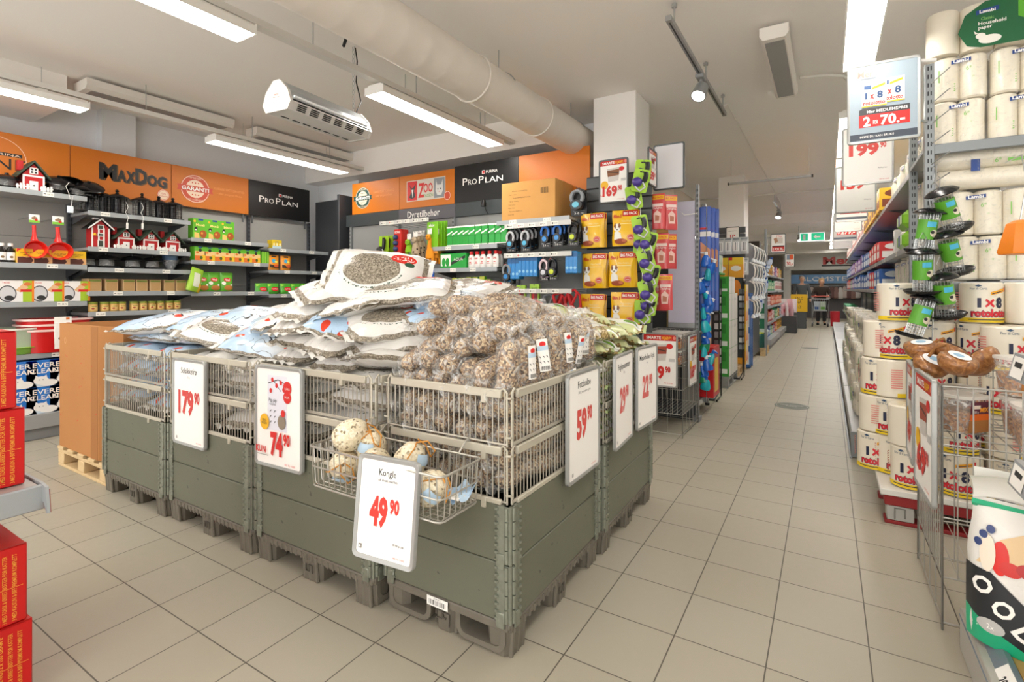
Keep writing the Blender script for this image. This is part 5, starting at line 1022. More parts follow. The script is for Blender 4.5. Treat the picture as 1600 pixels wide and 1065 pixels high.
row(lambda: pouch(.16, .13, .08, M('#4aa52c', .3, coat=.2), [('e', .01, .06, .05, .025, RED), ('t', 'NATUR', .01, .053, .014, PAPER, .07, .02), ('p', [(-.07, .09), (-.07, .12), (-.02, .11)], M('#a3d84a', .4))], name='small_green_bag'), [(-5.78, FY(u, -5.78), 1.225) for u in (408, 426, 446, 462, 478, 494)], PI/2, [nth(i, 6, 'low green bags peeking over the seed bags', AWAY) for i in range(6)], 'bag', 'low green bags')
# ================================================================== the shelf bays facing the camera (pet accessories)
ZF = 4.2
ZS = [[(.8, .4)], [(.8, .4), (1.22, .3)], [(.8, .42), (1.22, .3), (1.5, .42), (1.73, .42)], [(.8, .42), (1.945, .44)]]
ZN = ['under the green guarantee seal', 'under the cat and dog board', 'holding green packs and white bottles', 'with retractable leads below the big carton']
zb = [bay('grey shelf bay facing the camera, '+ZN[i], (zx[i], ZY, 0), 0, wz[i] if i < 3 else wz[i]-.03, ZS[i], 2.1, panel=M('#8a8b8a', .5, .1)) for i in range(4)]
def rail(i, x0, x1, y, z, k):
    x1 = min(x1, zx[i]+wz[i]-.012); x0 = max(x0, zx[i]+.004)
    b = MB(); b.box(x0-zx[i], y-.012-ZY, z-.022, x1-zx[i], y-ZY, z+.022, M('#d3d2cd', .45), b=.002); rr = random.Random(k)
    for q in range(int((x1-x0)/.12)): x = x0-zx[i]+.03+q*.12; b.art([('r', x, z-.018, x+.07, z+.018, TAGW), ('t', '%d.90' % rr.randint(29, 199), x+.04, z-.006, .013, INK), ('e', x+.012, z, .006, .01, RED if q == 1 else INK)], lambda s, zz, o: (s, y-.012-ZY-o, zz))
    n = int((x1-x0)/.13)
    for q in range(n): x = x0-zx[i]+.06+q*.13; b.cyl((x, -.02, z-.01), (x, y-ZY, z-.01), .003, STEEL, n=5, caps=False)
    b.build('label_rail', zb[i], smooth=False)
rail(1, ax(594, ZF), ax(682, ZF), ZF, 2.03, 1); rail(1, ax(640, ZF), ax(672, ZF), ZF, 1.585, 2); rail(3, ax(788, ZF), ax(910, ZF), ZF, 1.605, 3); rail(3, ax(790, ZF), ax(912, ZF), ZF, 1.265, 4); rail(3, ax(790, ZF), ax(908, ZF), ZF-.01, 1.885, 5)
def hook(o, L_, z, x=0):
    b = MB(); b.tube([(x, L_, z), (x, -.02, z), (x, -.03, z+.012)], .0028, STEEL, 5); return b.build('peg_hook', o)
def hang(make, spots, labels, cat, group, y=ZF+.03, rz=0):
    mk = Once(make); R_ = []
    for (u, v, dy), l in zip(spots, labels): x = ax(u, y+dy); o = mk((x, y+dy, az(v, x, y+dy)), rz, l, group); o['category'] = cat; R_.append(o)
    return R_
LIME = M('#a3d02c', .4)
def toycard(ball='#17171a', w_=.15, h=.26):
    t = thing('toy_card', 'x', 'dog toy'); b = MB(); b.prism(rrect(w_/2, h, .02), -.004, .004, LIME); b.box(-.02, -.006, h-.03, .02, -.003, h-.018, BLACK, b=0); b.build('card', t, smooth=False)
    b = MB(); b.lathe([(0, -.042)]+[(.042*math.cos(a_), .042*math.sin(a_)) for a_ in [-1.2, -.8, -.4, 0, .4, .8, 1.2]]+[(0, .042)], M(ball, .3), 16, c=(-.025, -.04, h*.38)); b.build('ball', t)
    b = MB(); b.tube([(.03, -.03, h*.85), (.035, -.035, h*.7), (.03, -.035, h*.5), (.01, -.03, h*.4)], .02, M('#1a1a1d', .4), 8); b.build('grip', t)
    b = MB(); b.tube([(.02, -.045, h*.4), (.045, -.05, h*.2), (.01, -.05, .0), (-.03, -.05, .03), (-.03, -.045, h*.3)], .008, M('#c9c9cc', .5), 6); b.build('rope_loop', t); hook(t, .36, h-.02); return t
hang(toycard, [(600, 404, 0), (607, 403, .09), (613, 402, .18)], ['lime toy card with black ball and rope, '+k+' on its peg' for k in ('in front', 'second', 'third')], 'dog toy', 'lime toy cards on the back wall')
def ballcard():
    t = thing('ball_pack', 'x', 'dog toy'); b = MB(); b.box(-.055, -.03, 0, .055, .03, .27, M('#cf2a22', .4), b=.004); b.art([('t', 'KONG', 0, .225, .025, PAPER, .08, .03)], lambda s, z, o: (s, -.03-o, z)); b.build('card', t)
    for k in range(3): b = MB(); b.lathe([(0, -.028)]+[(.03*math.cos(a_), .03*math.sin(a_)) for a_ in [-1, -.5, 0, .5, 1]]+[(0, .028)], M('#2d3f6e', .3), 14, c=(-.015, -.045, .05+.065*k)); b.build('ball', t)
    hook(t, .36, .25); return t
hang(ballcard, [(624, 396, 0), (630, 396, .09)], ['red pack of three blue balls, '+k for k in ('in front', 'behind')], 'dog toy', 'red ball packs')
def plush(body, L_, legs=4, neck=.1, name='plush_toy', spots=None):
    t = thing(name, 'x', 'plush toy'); m = M(body, .9, bump=.4, bscale=120); b = MB(); b.tube([(0, 0, L_*.25), (0, 0, L_*.5), (0, -.01, L_*.68)], [.05, .045, .03], m, 10); b.tube([(0, -.01, L_*.66), (.005, -.01, L_*.66+neck), (0, -.03, L_*.7+neck)], [.022, .018, .024], m, 8); b.build('body', t)
    for i in range(legs): b = MB(); a_ = i*2*PI/legs; b.tube([(.03*math.cos(a_), .02*math.sin(a_), L_*.3), (.045*math.cos(a_), .03*math.sin(a_), 0)], [.02, .015], m, 8); b.build('limb', t)
    b = MB(); b.lathe([(0, -.03)]+[(.03*math.cos(a_), .035*math.sin(a_)) for a_ in [-1, -.5, 0, .5, 1]]+[(0, .035)], m, 12, c=(0, -.03, L_*.72+neck)); 
    for s_ in (-1, 1): b.lathe([(0, -.006), (.006, 0), (0, .006)], BLACK, 6, c=(s_*.012, -.06, L_*.74+neck))
    b.build('head', t)
    if spots: b = MB(); [b.lathe([(0, -.012), (.012, 0), (0, .012)], M(spots, .9), 7, c=(.047*math.cos(k*2.4), .047*math.sin(k*2.4), L_*(.25+.04*k))) for k in range(7)]; b.build('spot_patch', t)
    b = MB(); b.box(-.03, -.008, L_*.7+neck+.04, .03, -.004, L_*.7+neck+.1, PAPER, b=.001); b.build('header_card', t); hook(t, .36, L_*.7+neck+.085); return t
hang(lambda: plush('#8cc62a', .18, 2, .02), [(640, 400, 0)], ['lime green bird plush hanging between the red balls and the spotted plush'], 'plush toy', None)
hang(lambda: plush('#b9a58a', .26, 3, .03, spots='#3a2c22'), [(650, 406, 0), (656, 404, .08), (661, 403, .16)], ['beige spotted rope plush, '+k+' on its peg' for k in ('in front', 'second', 'third')], 'plush toy', 'beige rope plush')
def lcard():
    t = thing('green_card', 'x', 'pet toy'); b = MB(); b.box(-.075, -.004, 0, .075, .004, .34, M('#7cc41f', .4), b=.002); b.art([('t', 'aktiv', -.01, .29, .03, PAPER, .08, .02), ('p', [(-.075, 0), (-.075, .1), (.075, .02), (.075, 0)], M('#e0912a', .5))], lambda s, z, o: (s, -.004-o, z)); b.build('card', t); hook(t, .36, .31); return t
hang(lcard, [(676, 396, .0), (682, 395, .07), (687, 394, .14), (691, 393, .21)], ['long bright green toy card, '+ORD[k]+' on its peg' for k in range(4)], 'pet toy', 'long green cards')
hang(lambda: plush('#e8921e', .24, 4, .11), [(672, 412, -.02), (683, 412, .06)], ['orange giraffe-necked plush hanging in front of the green cards', 'orange plush behind the giraffe-necked one'], 'plush toy', 'orange plush')
hang(lambda: plush('#1f5fc0', .2, 4, .02), [(672, 436, -.02)], ['blue plush hanging below the orange one'], 'plush toy', None)
GP = M('#1fa23c', .3, coat=.2)
row(lambda: carton(.075, .12, .2, GP, [('r', -.037, .185, .037, .2, PAPER), ('p', [(-.037, .105), (.037, .14), (.037, .155), (-.037, .12)], PAPER), ('r', -.037, .0, .037, .008, PAPER), ('r', -.037, .095, .037, .1, M('#157a2c', .4))], b0=.008, name='green_wipe_pack'), [(ax(u, ZF+.08), ZF+.08, 1.735) for u in (708, 716, 725, 733, 742, 752, 762, 773, 783, 792)], 0, [nth(i, 10, 'green wipe packs, upper shelf', 'counting towards the big carton') for i in range(10)], 'pack', 'green wipe packs')
o = carton(.34, .16, .15, GP, [('r', -.16, .02, -.03, .14, PAPER), ('e', -.12, .06, .025, .045, GP), ('e', -.07, .06, .025, .045, GP), ('p', [(-.02, .03), (.16, .1), (.16, .13), (-.02, .06)], M('#1d2a20', .5)), ('t', 'AQUA', .07, .075, .03, PAPER, .12)], name='green_box'); o.location = (ax(715, ZF+.1), ZF+.1, 1.505); tag(o, 'green and white wipe box beside the red-capped bottles', 'box')
def make_wbot():
    t = thing('shampoo_bottle', 'x', 'bottle'); b = MB(); b.lathe([(0, 0), (.035, 0), (.038, .01), (.038, .1), (.022, .13), (.017, .135)], WH, 18, sy=.7); b.art([('t', 'CHE', 0, .08, .02, RED, .04, .02), ('r', -.012, .05, .012, .056, RED), ('r', -.018, .035, .018, .039, RED)], lambda s, z, o: ((.0385+o)*math.sin(s/.038), -(.0385+o)*.7*math.cos(s/.038)-.001, z), .012); b.build('bottle_body', t)
    b = MB(); b.lathe([(.02, .13), (.021, .16), (.018, .164), (0, .165)], RED, 14); b.build('cap', t); return t
wb = Once(make_wbot)
for i, u in enumerate((737, 746, 755, 765, 775, 781)): wb((ax(u, ZF+.06+(.07 if i == 5 else 0)), ZF+.06+(.07 if i == 5 else 0), 1.505), 0, nth(i, 6, 'white bottles with red caps', 'counting towards the leads'), 'red-capped bottles')
def gtag(): 
    t = thing('green_pack', 'x', 'pet item'); b = MB(); b.box(-.03, -.02, 0, .03, .02, .1, M('#5fb82a', .4), b=.004); b.art([('r', -.03, .055, .03, .1, M('#b3bd3a', .4)), ('r', -.02, .02, .02, .03, M('#2f7a1f', .4))], lambda s, z, o: (s, -.02-o, z)); b.build('pack', t); hook(t, .34, .095); return t
hang(gtag, [(712, 449, 0), (723, 449, 0), (734, 448, 0), (744, 448, 0), (755, 447, 0), (764, 452, 0)], [nth(i, 6, 'small green hanging packs below the bottle shelf', 'counting towards the leads') for i in range(6)], 'pet item', 'small green packs', y=ZF+.05)
def make_lead(c1, c2, ring='#c9ccd0'):
    t = thing('retractable_lead', 'x', 'dog lead'); b = MB(); b.prism([(-.05, 0), (.05, 0), (.055, .05), (.04, .2), (.0, .225), (-.04, .2), (-.055, .05)], -.003, .003, M('#1d1d20', .4)); b.art([('t', '3-8 m', .0, .012, .018, PAPER, .06), ('e', -.02, .195, .02, .01, RED), ('r', -.04, .035, .04, .042, M(c2, .4))], lambda s, z, o: (s, -.003-o, z)); b.build('card', t, smooth=False)
    b = MB(); b.tube([(.042*math.cos(a_)-.004*math.cos(a_), -.022, .14+.052*math.sin(a_)) for a_ in [k*2*PI/16 for k in range(16)]], .012, M(ring, .3), 8, closed=True); b.build('handle', t)
    b = MB(); b.lathe([(0, -.014), (.04, -.014), (.045, 0), (.04, .014), (0, .014)], M('#26262a', .35), 18, Matrix.Translation((0, -.022, .08)) @ Matrix.Rotation(PI/2, 4, 'X')); b.lathe([(0, .0145), (.024, .0145), (.022, .018), (0, .019)], M(c1, .3), 16, Matrix.Translation((0, -.022, .08)) @ Matrix.Rotation(PI/2, 4, 'X')); b.build('reel_case', t); hook(t, .36, .21); return t
def leads(c1, c2, spots, desc, grp, ring='#c9ccd0'):
    hang(lambda: make_lead(c1, c2, ring), [(u+6*k, v-2*k, k*.07) for u, v, n in spots for k in range(n)], ['%s, %s peg, %s' % (desc, ORD[i], ('in front', 'second behind', 'third behind', 'fourth behind')[k]) for i, (u, v, n) in enumerate(spots) for k in range(n)], 'dog lead', grp)
leads('#4fb0d8', '#3a8fc0', [(799, 394, 3), (822, 393, 3)], 'black and grey retractable lead with pale blue button', 'grey leads'); leads('#3a8fd8', '#c9ccd0', [(853, 387, 2), (872, 385, 3)], 'retractable lead with blue ring and button', 'blue ringed leads', '#2f6fc4'); leads('#cfdf2a', '#8a9a20', [(896, 384, 2)], 'retractable lead with yellow-green button', 'yellow button leads', '#26262a')
leads('#1f86d0', '#1f86d0', [(793, 445, 2)], 'lead pack with bright blue edge below the label rail', 'blue edged leads', '#8f9498'); leads('#d8d8e0', '#c9b0c8', [(851, 439, 1)], 'retractable lead with pale pink ring', 'pale leads', '#e3cbd2'); leads('#cfdf2a', '#8a9a20', [(864, 438, 1)], 'retractable lead with yellow button next to the pink ringed one', 'yellow leads, lower row', '#2a2a2e'); leads('#9a9ca0', '#777', [(886, 434, 1)], 'grey lead pack at the end of the lower row', 'grey leads, lower row', '#8f9498') if 0 else None
BCS = M('#1e86cf', .35, coat=.2)
hang(lambda: hook(tag(carton(.045, .1, .2, BCS, [('e', 0, .05, .014, .014, M('#8fc8ea', .4)), ('r', -.02, .15, .02, .19, M('#1a5f9a', .4))], b0=.006, name='blue_lead_pack'), 'x', 'lead pack'), .3, .19).parent, [(u, 436, .03) for u in (800, 806, 812)]+[(u, 432, .03) for u in (816, 822, 828, 834, 840)]+[(u, 427, .03) for u in (890, 896, 902)], ['bright blue lead pack, %s under the leads, counting towards the treat bags' % ORD[i] for i in range(11)], 'lead pack', 'blue lead packs')
hang(lambda: hook(tag(carton(.1, .03, .22, M('#9ac43a', .4), [('r', -.035, .02, .035, .15, M('#7a1f22', .4)), ('r', -.02, .04, .0, .15, RED), ('t', 'leash', 0, .17, .025, M('#2a4a20', .5))], name='green_blister_pack'), 'x', 'lead pack'), .36, .21).parent, [(797, 482, 0), (815, 481, 0), (836, 480, 0)], ['green and red lead pack in the lowest row, '+ORD[i]+' from the seed bags' for i in range(3)], 'lead pack', 'green lead packs')
def harness(c):
    t = thing('dog_harness', 'x', 'dog harness'); m = M(c, .7)
    b = MB(); b.tube([(-.06, -.02, .0), (-.075, -.02, .08), (-.04, -.02, .15), (.02, -.02, .17), (.07, -.02, .12), (.08, -.02, .02), (.03, -.03, -.03), (-.03, -.03, -.03)], .013, m, 8, closed=True); b.build('strap_loop', t); b = MB(); b.tube([(-.04, -.03, .14), (-.01, -.045, .05), (.04, -.03, -.02)], .014, m, 8); b.tube([(.05, -.03, .14), (.02, -.05, .06), (-.04, -.03, -.02)], .012, m, 8); b.build('chest_strap', t); hook(t, .36, .17); return t
hang(lambda: harness('#b81f24'), [(873, 486, 0), (884, 484, .06), (896, 482, 0)], ['red dog harness in the lowest row, '+ORD[i]+' towards the treat bags' for i in range(3)], 'dog harness', 'red harnesses'); hang(lambda: harness('#6a6d72'), [(858, 488, 0)], ['grey dog harness beside the red ones'], 'dog harness', None)
t = thing('carton_box', 'big tan carton with printed lines on the lead shelf', 'cardboard box', (ax(837, 4.33)-.03, 4.42, 1.95), R(1)); CTN = M('#d29a52', .7, var=.1, bscale=5)
b = MB(); b.box(-.29, -.2, 0, .29, .2, .36, CTN, b=.003); it = [('t', s_, -.24+.0012*len(s_)*4, .27-i*.032, .011, M('#5a4326', .7)) for i, s_ in enumerate(('Retractable leads assorted 4 pcs', 'Box no. 4, 16pcs', 'The retractable dog leads 3m, 5m, 8m', 'Net kg. / Gross kg.', 'Gross wt. 3 kg', 'Made in China', 'Measurement 38x40x32 cm', 'Colour black'))]
it += [('r', .14+i*.009, .23, .14+i*.009+(.006 if i % 3 else .003), .285, M('#8a6a3c', .7)) for i in range(9)]; b.art(it, lambda s, z, o: (s, -.2-o, z)); b.build('carton_body', t); b = MB(); b.box(-.29, -.03, .3605, .29, .03, .362, M('#c98f48', .4), b=0); b.box(.2905, -.03, .22, .2915, .03, .362, M('#c98f48', .4), b=0); b.build('tape', t)
o = Once(lambda: make_lead('#6fc3dc', '#555a5e', '#9aa0a6'))((ax(905, 4.35), 4.35, 1.96), 0, 'large grey retractable lead pack standing beside the big carton'); o.scale = (1.5, 2.2, 1.15)
# ================================================================== end panel in front of the white column
t = thing('slat_end_panel', 'dark slatted end panel in front of the white column', 'shelf panel', (-1.64, 4.5, 0)); SL = M('#55585a', .45, .2)
for i in range(20): b = MB(); b.box(-.3, 0, .1+i*.112, .32, .03, .2+i*.112, SL, b=.003); b.box(-.3, .012, .2+i*.112, .32, .03, .212+i*.112, HOLE, b=0); b.build('slat', t)
b = MB(); b.box(-.3, -.35, 0, .2, .03, .1, SHELFM, b=.003); b.build('base_shelf', t)
YEL = M('#f0bc12', .28, coat=.3)
def treat():
    w_, h = .22, .285; tk = .07
    it = [('r', -.02, .235, .108, .28, M('#c8231c', .35)), ('t', 'BIG PACK', .045, .247, .022, PAPER, .11, .03), ('t', '8in1', -.065, .225, .028, M('#c8231c', .35), .07, .03), ('t', 'Fillets Delights', .02, .19, .013, M('#f7e9b0', .5), .09), ('r', -.04, .172, .08, .176, M('#f7e9b0', .5)),
          ('p', [(-.09, .05), (-.085, .11), (-.06, .12), (-.03, .1), (-.02, .05)], M('#f3efe6', .6)), ('e', -.062, .145, .032, .032, M('#f3efe6', .6)), ('p', [(-.095, .16), (-.082, .185), (-.07, .165), (-.08, .13)], M('#8f5a30', .6)), ('p', [(-.03, .16), (-.045, .185), (-.055, .165), (-.04, .135)], M('#8f5a30', .6)), ('e', -.062, .126, .014, .011, M('#e9e2d6', .6)), ('e', -.062, .131, .006, .005, BLACK), ('e', -.073, .15, .004, .005, BLACK), ('e', -.05, .15, .004, .005, BLACK),
          ('e', -.03, .035, .055, .022, M('#a04a2a', .6)), ('e', .0, .04, .02, .012, M('#c4704a', .6)), ('e', .055, .065, .03, .025, M('#d04a3a', .5)), ('ring', .055, .065, .026, .021, .14, M('#f0c0a8', .5)), ('r', .04, .06, .07, .064, PAPER)]
    o = pouch(w_, h, tk, YEL, it, name='treat_pouch'); tag(o, 'x', 'treat bag'); hook(o, .1, .275); return o
mk = Once(treat)
for i, (u, v) in enumerate(((926, 387), (977, 384), (929, 450), (972, 449), (926, 513), (975, 512))):
    for k in range(2):
        y = 4.34+.07*k; x = ax(u+k*4, y); o = mk((x, y, az(v, x, y)), R(4 if i % 2 else -3), 'yellow BIG PACK dog treat bag, %s row, %s side, %s' % (('upper', 'middle', 'lowest')[i//2], ('carton', 'rope')[i % 2], ('in front', 'behind')[k]), 'yellow dog treat bags', (1.04, 1, 1.1))
mk = Once(lambda: toycard('#4b3a8c', .13, .2))
RP = [(997, 300, .0, 12), (993, 326, .05, -8), (1003, 285, .1, 5), (1004, 372, 0, -10), (1008, 397, .03, 14), (1015, 424, .0, -16), (1001, 396, .1, 5), (1013, 448, .03, 12), (1016, 473, .0, -14), (1011, 492, .04, 8), (1004, 505, .0, 0)]
for i, (u, v, dy, a_) in enumerate(RP): y = 4.14+dy; x = ax(u, y); mk((x, y, az(v, x, y)), (0, R(a_), R(20)), 'lime purple-ball rope toy, %s down the strip by the treat bags' % ORD[i], 'purple ball rope toys', (1, 1, .95))
b = MB(); x = ax(1003, 4.3); b.tube([(x, 4.47, 2.32), (x, 4.3, 2.3), (x, 4.24, 2.1), (x+.02, 4.25, 1.5), (x+.02, 4.25, .98)], .005, STEEL, 6); tag(b.build('clip_strip'), 'thin metal clip strip carrying the purple ball rope toys', 'clip strip')
PK = M('#cf4a4e', .3, coat=.3)
mk = Once(lambda: tag(pouch(.13, .3, .045, PK, [('r', -.06, .25, .06, .285, M('#e9b41a', .4)), ('t', 'BIG PACK', 0, .26, .016, RED, .1, .02), ('p', [(-.03, .05), (-.035, .13), (.0, .16), (.035, .13), (.03, .05)], M('#e8c2b8', .5)), ('p', [(-.02, .07), (-.02, .12), (.02, .11), (.018, .07)], M('#b5705a', .6)), ('r', -.05, .19, .05, .215, M('#f0d5cf', .5)), ('t', 'Delights', 0, .17, .018, PAPER, .09)], name='pink_treat_bag'), 'x', 'treat bag')); _pk = mk.make
def _pinkh():
    o = _pk(); b = MB(); b.tube([(.01, 0, .285), (-.09, 0, .285)], .003, STEEL, 5); b.build('peg_hook', o); return o
mk.make = _pinkh
for i, (u, v, dy, a_) in enumerate(((1028, 358, 0, 0), (1048, 359, .1, 40), (1034, 420, 0, 4), (1047, 420, .12, 40), (1040, 484, 0, -3), (1031, 485, .08, 10))): y = 4.55+dy; x = ax(u, y); mk((x, y, az(v, x, y)), R(a_), 'pinkish red treat bag beside the rope toys, %s' % ('topmost', 'topmost, turned edge on', 'middle', 'middle, turned edge on', 'lowest', 'lowest, behind')[i], 'pink treat bags', (.95, 1, 1.05))
FROST = NT('frosted_panel'); P = FROST.obj(); FROST = FROST.col(FROST.mix(FROST.noise(P, 1.6, 2), '#b9b5cc', '#d2d2de'), .35)
t = thing('frosted_divider', 'lilac grey frosted divider panel with perforated upright beside the aisle', 'divider panel', (-1.075, 5.2, 0)); b = MB(); b.box(-.28, -.006, .95, -.02, .006, 2.15, FROST, b=.003); b.box(-.28, -.01, .9, -.02, .01, .95, GREYM); b.build('panel', t); b = MB(); upright(b, 0, .02, 2.3, UPR); b.box(-.03, -.05, 0, .03, .06, .05, UPR); b.build('upright', t); b = MB(); b.tube([(0, -.02, 2.02), (-.1, -.1, 2.0), (-.12, -.12, 2.02)], .004, WH, 5); b.build('peg_hook', t); b = MB(); b.box(-.4, -.005, 0, -.02, .012, .9, PANELD, b=.002); b.build('lower_panel', t)
def smarte(W_, H_, big, sup, meat='#a04a38', cup=True):
    h = H_; a = [('r', -W_/2+.014, h*.86, W_/2-.014, h*.97, M('#c8231c', .4)), ('t', 'SMARTE', -W_*.17, h*.885, h*.055, PAPER, W_*.42, .03, .0), ('t', 'KJØP!', W_*.2, h*.885, h*.055, M('#f0b428', .5), W_*.26, .03), ('e', W_*.41, h*.915, .012, .016, M('#e88a7a', .5))]
    a += [('p', [(-W_*.22, h*.78), (W_*.22, h*.8), (W_*.17, h*.5), (-W_*.17, h*.48)], M('#cfc9c4', .5)), ('p', [(-W_*.21, h*.74), (W_*.21, h*.76), (W_*.19, h*.62), (-W_*.19, h*.6)], M(meat, .6)), ('p', [(-W_*.18, h*.72), (W_*.18, h*.68), (W_*.18, h*.66), (-W_*.18, h*.7)], M('#3a2a28', .6)), ('e', W_*.28, h*.76, W_*.09, h*.05, RED), ('e', -W_*.3, h*.42, W_*.13, h*.09, M('#efb91f', .5)), ('r', W_*.26, h*.48, W_*.42, h*.54, M('#c9c7c4', .5))]
    return a+price(big, sup, -.01, h*.17, h*.22, PR, W_*.5)+[('t', 'KUN', -W_*.38, h*.17, h*.045, PR), ('t', 'MER TIL OVERS', W_*.25, h*.07, h*.022, PR)]
def hsign(label, u0, u1, v0, v1, y, art_f, rz=0, fr=SFD, **kw):
    x0, x1 = ax(u0, y), ax(u1, y); xm = (x0+x1)/2; z0 = az(v1, xm, y); z1 = az(v0, xm, y); return sign(label, (xm, y, z0), rz, x1-x0, z1-z0, art_f(x1-x0, z1-z0), fr, **kw)
s1 = hsign('framed red and white Smarte kjøp sign reading 169.90 high above the treat bags', 936, 982, 248, 317, 4.3, lambda W_, H_: smarte(W_, H_, '169', '90', '#8a5a38')); b = MB(); b.cyl((0, 0, .2), (0, .2, .2), .008, BLACK, n=8); b.build('bracket', s1)
s2 = hsign('blank white framed sign beside the white column', 1021, 1070, 224, 296, 4.62, lambda W_, H_: [], paper=M('#dcdce0', .4)); b = MB(); b.cyl((-.2, .01, .1), (-.3, .01, -.1), .006, STEEL, n=6); b.build('bracket', s2)
sign('framed reddish sign turned towards the aisle under the white column', (-1.29, 4.42, az(292, -1.29, 4.45)), PI/2, .24, .32, smarte(.24, .32, '59', '90'), SFD)
# ------------------------------------------------------------------ wire baskets
WG = M('#b3b2ad', .28, .7)
def make_wirebin(w_, d, h, tray, n=9, m=None, label='x', loc=(0, 0, 0), rz=0, hook_loops=True):
    m = m or WG; t = thing('wire_basket_stand', label, 'wire basket', loc, rz)
    for nm, (p, q) in {'front': ((-w_/2, -d/2), (w_/2, -d/2)), 'back': ((-w_/2, d/2), (w_/2, d/2)), 'near': ((-w_/2, -d/2), (-w_/2, d/2)), 'far': ((w_/2, -d/2), (w_/2, d/2))}.items():
        b = MB(); k = n if nm in ('front', 'back') else int(n*d/w_)
        for i in range(k+1):
            f_ = i/k; x, y = p[0]+(q[0]-p[0])*f_, p[1]+(q[1]-p[1])*f_; zl = .0 if i in (0, k) else (.2 if i % 3 else .02); b.cyl((x, y, zl), (x, y, h), .0026 if i not in (0, k) else .004, m, n=6)
        for z in [h-.004, h*.72, h*.46, .2, .03]: b.tube([(p[0], p[1], z), (q[0], q[1], z)], .0042 if z > h*.9 else .0032, m, 6)
        b.build('side_grid', t)
    b = MB()
    for i in range(13): x = -w_/2+w_*i/12; b.cyl((x, -d/2, tray), (x, d/2, tray), .0022, m, n=5)
    for i in range(6): y = -d/2+d*i/5; b.cyl((-w_/2, y, tray-.003), (w_/2, y, tray-.003), .003, m, n=5)
    b.build('tray_grid', t)
    b = MB()
    for i in range(13): x = -w_/2+w_*i/12; b.cyl((x, -d/2, .2), (x, d/2, .2), .0022, m, n=5)
    b.build('lower_grid', t); return t
make_wirebin(.39, .62, .9, .62, 9, label='wire basket stand of meaty tubs with Smarte kjøp signs by the aisle', loc=(-1.25, 4.82, 0))
CLP = mat_wrap('tub_plastic', .22)
def make_tub(c1='#8a3a20', w_=.062, h=.11, band_='#d8731f'):
    t = thing('snack_tub', 'x', 'snack tub'); b = MB(); n = 24
    V = lambda k: [(w_*k*math.cos(q)*(abs(math.cos(q))**4+abs(math.sin(q))**4)**-.25*.92, w_*k*math.sin(q)*(abs(math.cos(q))**4+abs(math.sin(q))**4)**-.25*.92) for q in [2*PI*i/n for i in range(n)]]
    def shell(m, z0, z1, k0, k1, cap=True):
        A, B = V(k0), V(k1); b.add([(x, y, z0) for x, y in A]+[(x, y, z1) for x, y in B], [(i, (i+1) % n, n+(i+1) % n, n+i) for i in range(n)]+([tuple(range(n))[::-1], tuple(range(n, 2*n))] if cap else []), m)
    MW = NT('mealworm'); P = MW.obj(); MW = MW.col(MW.ramp(MW.voro(P, 110, 'Color'), [(.1, c1), (.5, '#b5743a'), (.9, '#d9a868')]), .5)
    shell(MW, .004, h*.62, .8, .92); b.build('snack_filling', t); b = MB(); shell(CLP, 0, h, .84, 1.0); b.build('clear_tub', t); b = MB(); shell(M('#e9e6de', .35, alpha=.8), h, h+.012, 1.05, 1.05); b.build('lid', t)
    b = MB(); f = lambda s, z, o: (s, -w_*.95*(.86+.14*z/h)-o-.001, z); b.art([('r', -.045, h*.6, .045, h*.95, M('#5a2034', .4)), ('r', -.045, h*.42, .045, h*.6, M(band_, .4)), ('r', -.05, .01, .05, h*.42, M('#a9703a', .6)), ('t', 'MIX', .02, h*.66, .018, M('#f0a030', .4), .04, .03), ('r', -.035, h*.75, .0, h*.85, M('#e8d8c8', .5)), ('t', '500 g', -.02, h*.63, .01, PAPER)], f); b.build('label', t, smooth=False); return t
tub = Once(make_tub)
for i in range(3):
    for j in range(5): tub((-1.37+i*.12, 4.57+j*.12, .63+.13), R(3*(i-j)), 'clear-lidded meat snack tub in the 169.90 wire basket, upper layer', 'tubs in the aisle basket'); 
for i in range(3):
    for j in range(5): tub((-1.37+i*.12, 4.57+j*.12, .625), 0, 'clear-lidded meat snack tub in the 169.90 wire basket, lower layer', 'lower tubs in the aisle basket')
sign('framed Smarte kjøp sign reading 169.90 hung on the front of the wire basket', (-1.245, 4.49, .43), 0, .31, .47, smarte(.31, .47, '169', '90'), SFR); sign('framed Smarte kjøp sign on the aisle side of the wire basket', (-1.035, 4.8, .42), PI/2, .31, .45, smarte(.31, .45, '169', '90'), SFR)
# ================================================================== goods along the far side of the aisle
AX = -1.05
AY = lambda u, X=AX: ay(u, X)
def put(o, loc, rz, label, cat, group=None): o.location = loc; o.rotation_euler = (0, 0, rz) if not isinstance(rz, tuple) else rz; return tag(o, label, cat, group)
t = thing('aisle_shelf_foot', 'low grey shelf frame with levelling feet beyond the wire basket', 'shelf', (-1.1, 5.25, 0)); b = MB(); b.box(-.7, 0, .1, .0, .75, .16, STEEL, b=.004); b.build('frame', t)
for x, y in ((-.03, .03), (-.03, .72), (-.66, .03), (-.66, .72)): b = MB(); b.box(x-.015, y-.015, .02, x+.015, y+.015, .1, STEEL); b.cyl((x, y, 0), (x, y, .025), .025, BLACK); b.build('leg', t)
b = MB(); b.box(-.7, .38, .16, -.12, .41, 1.9, PANELD); b.build('back_panel', t); b = MB(); b.box(-.02, .38, .1, .02, .41, 2.18, UPR); b.tube([(0, .39, 2.12), (.06, .3, 2.12), (.08, .08, 2.11)], .005, STEEL, 6); b.build('hanging_arm', t)
MOPB = M('#1d4fb0', .35, coat=.2)
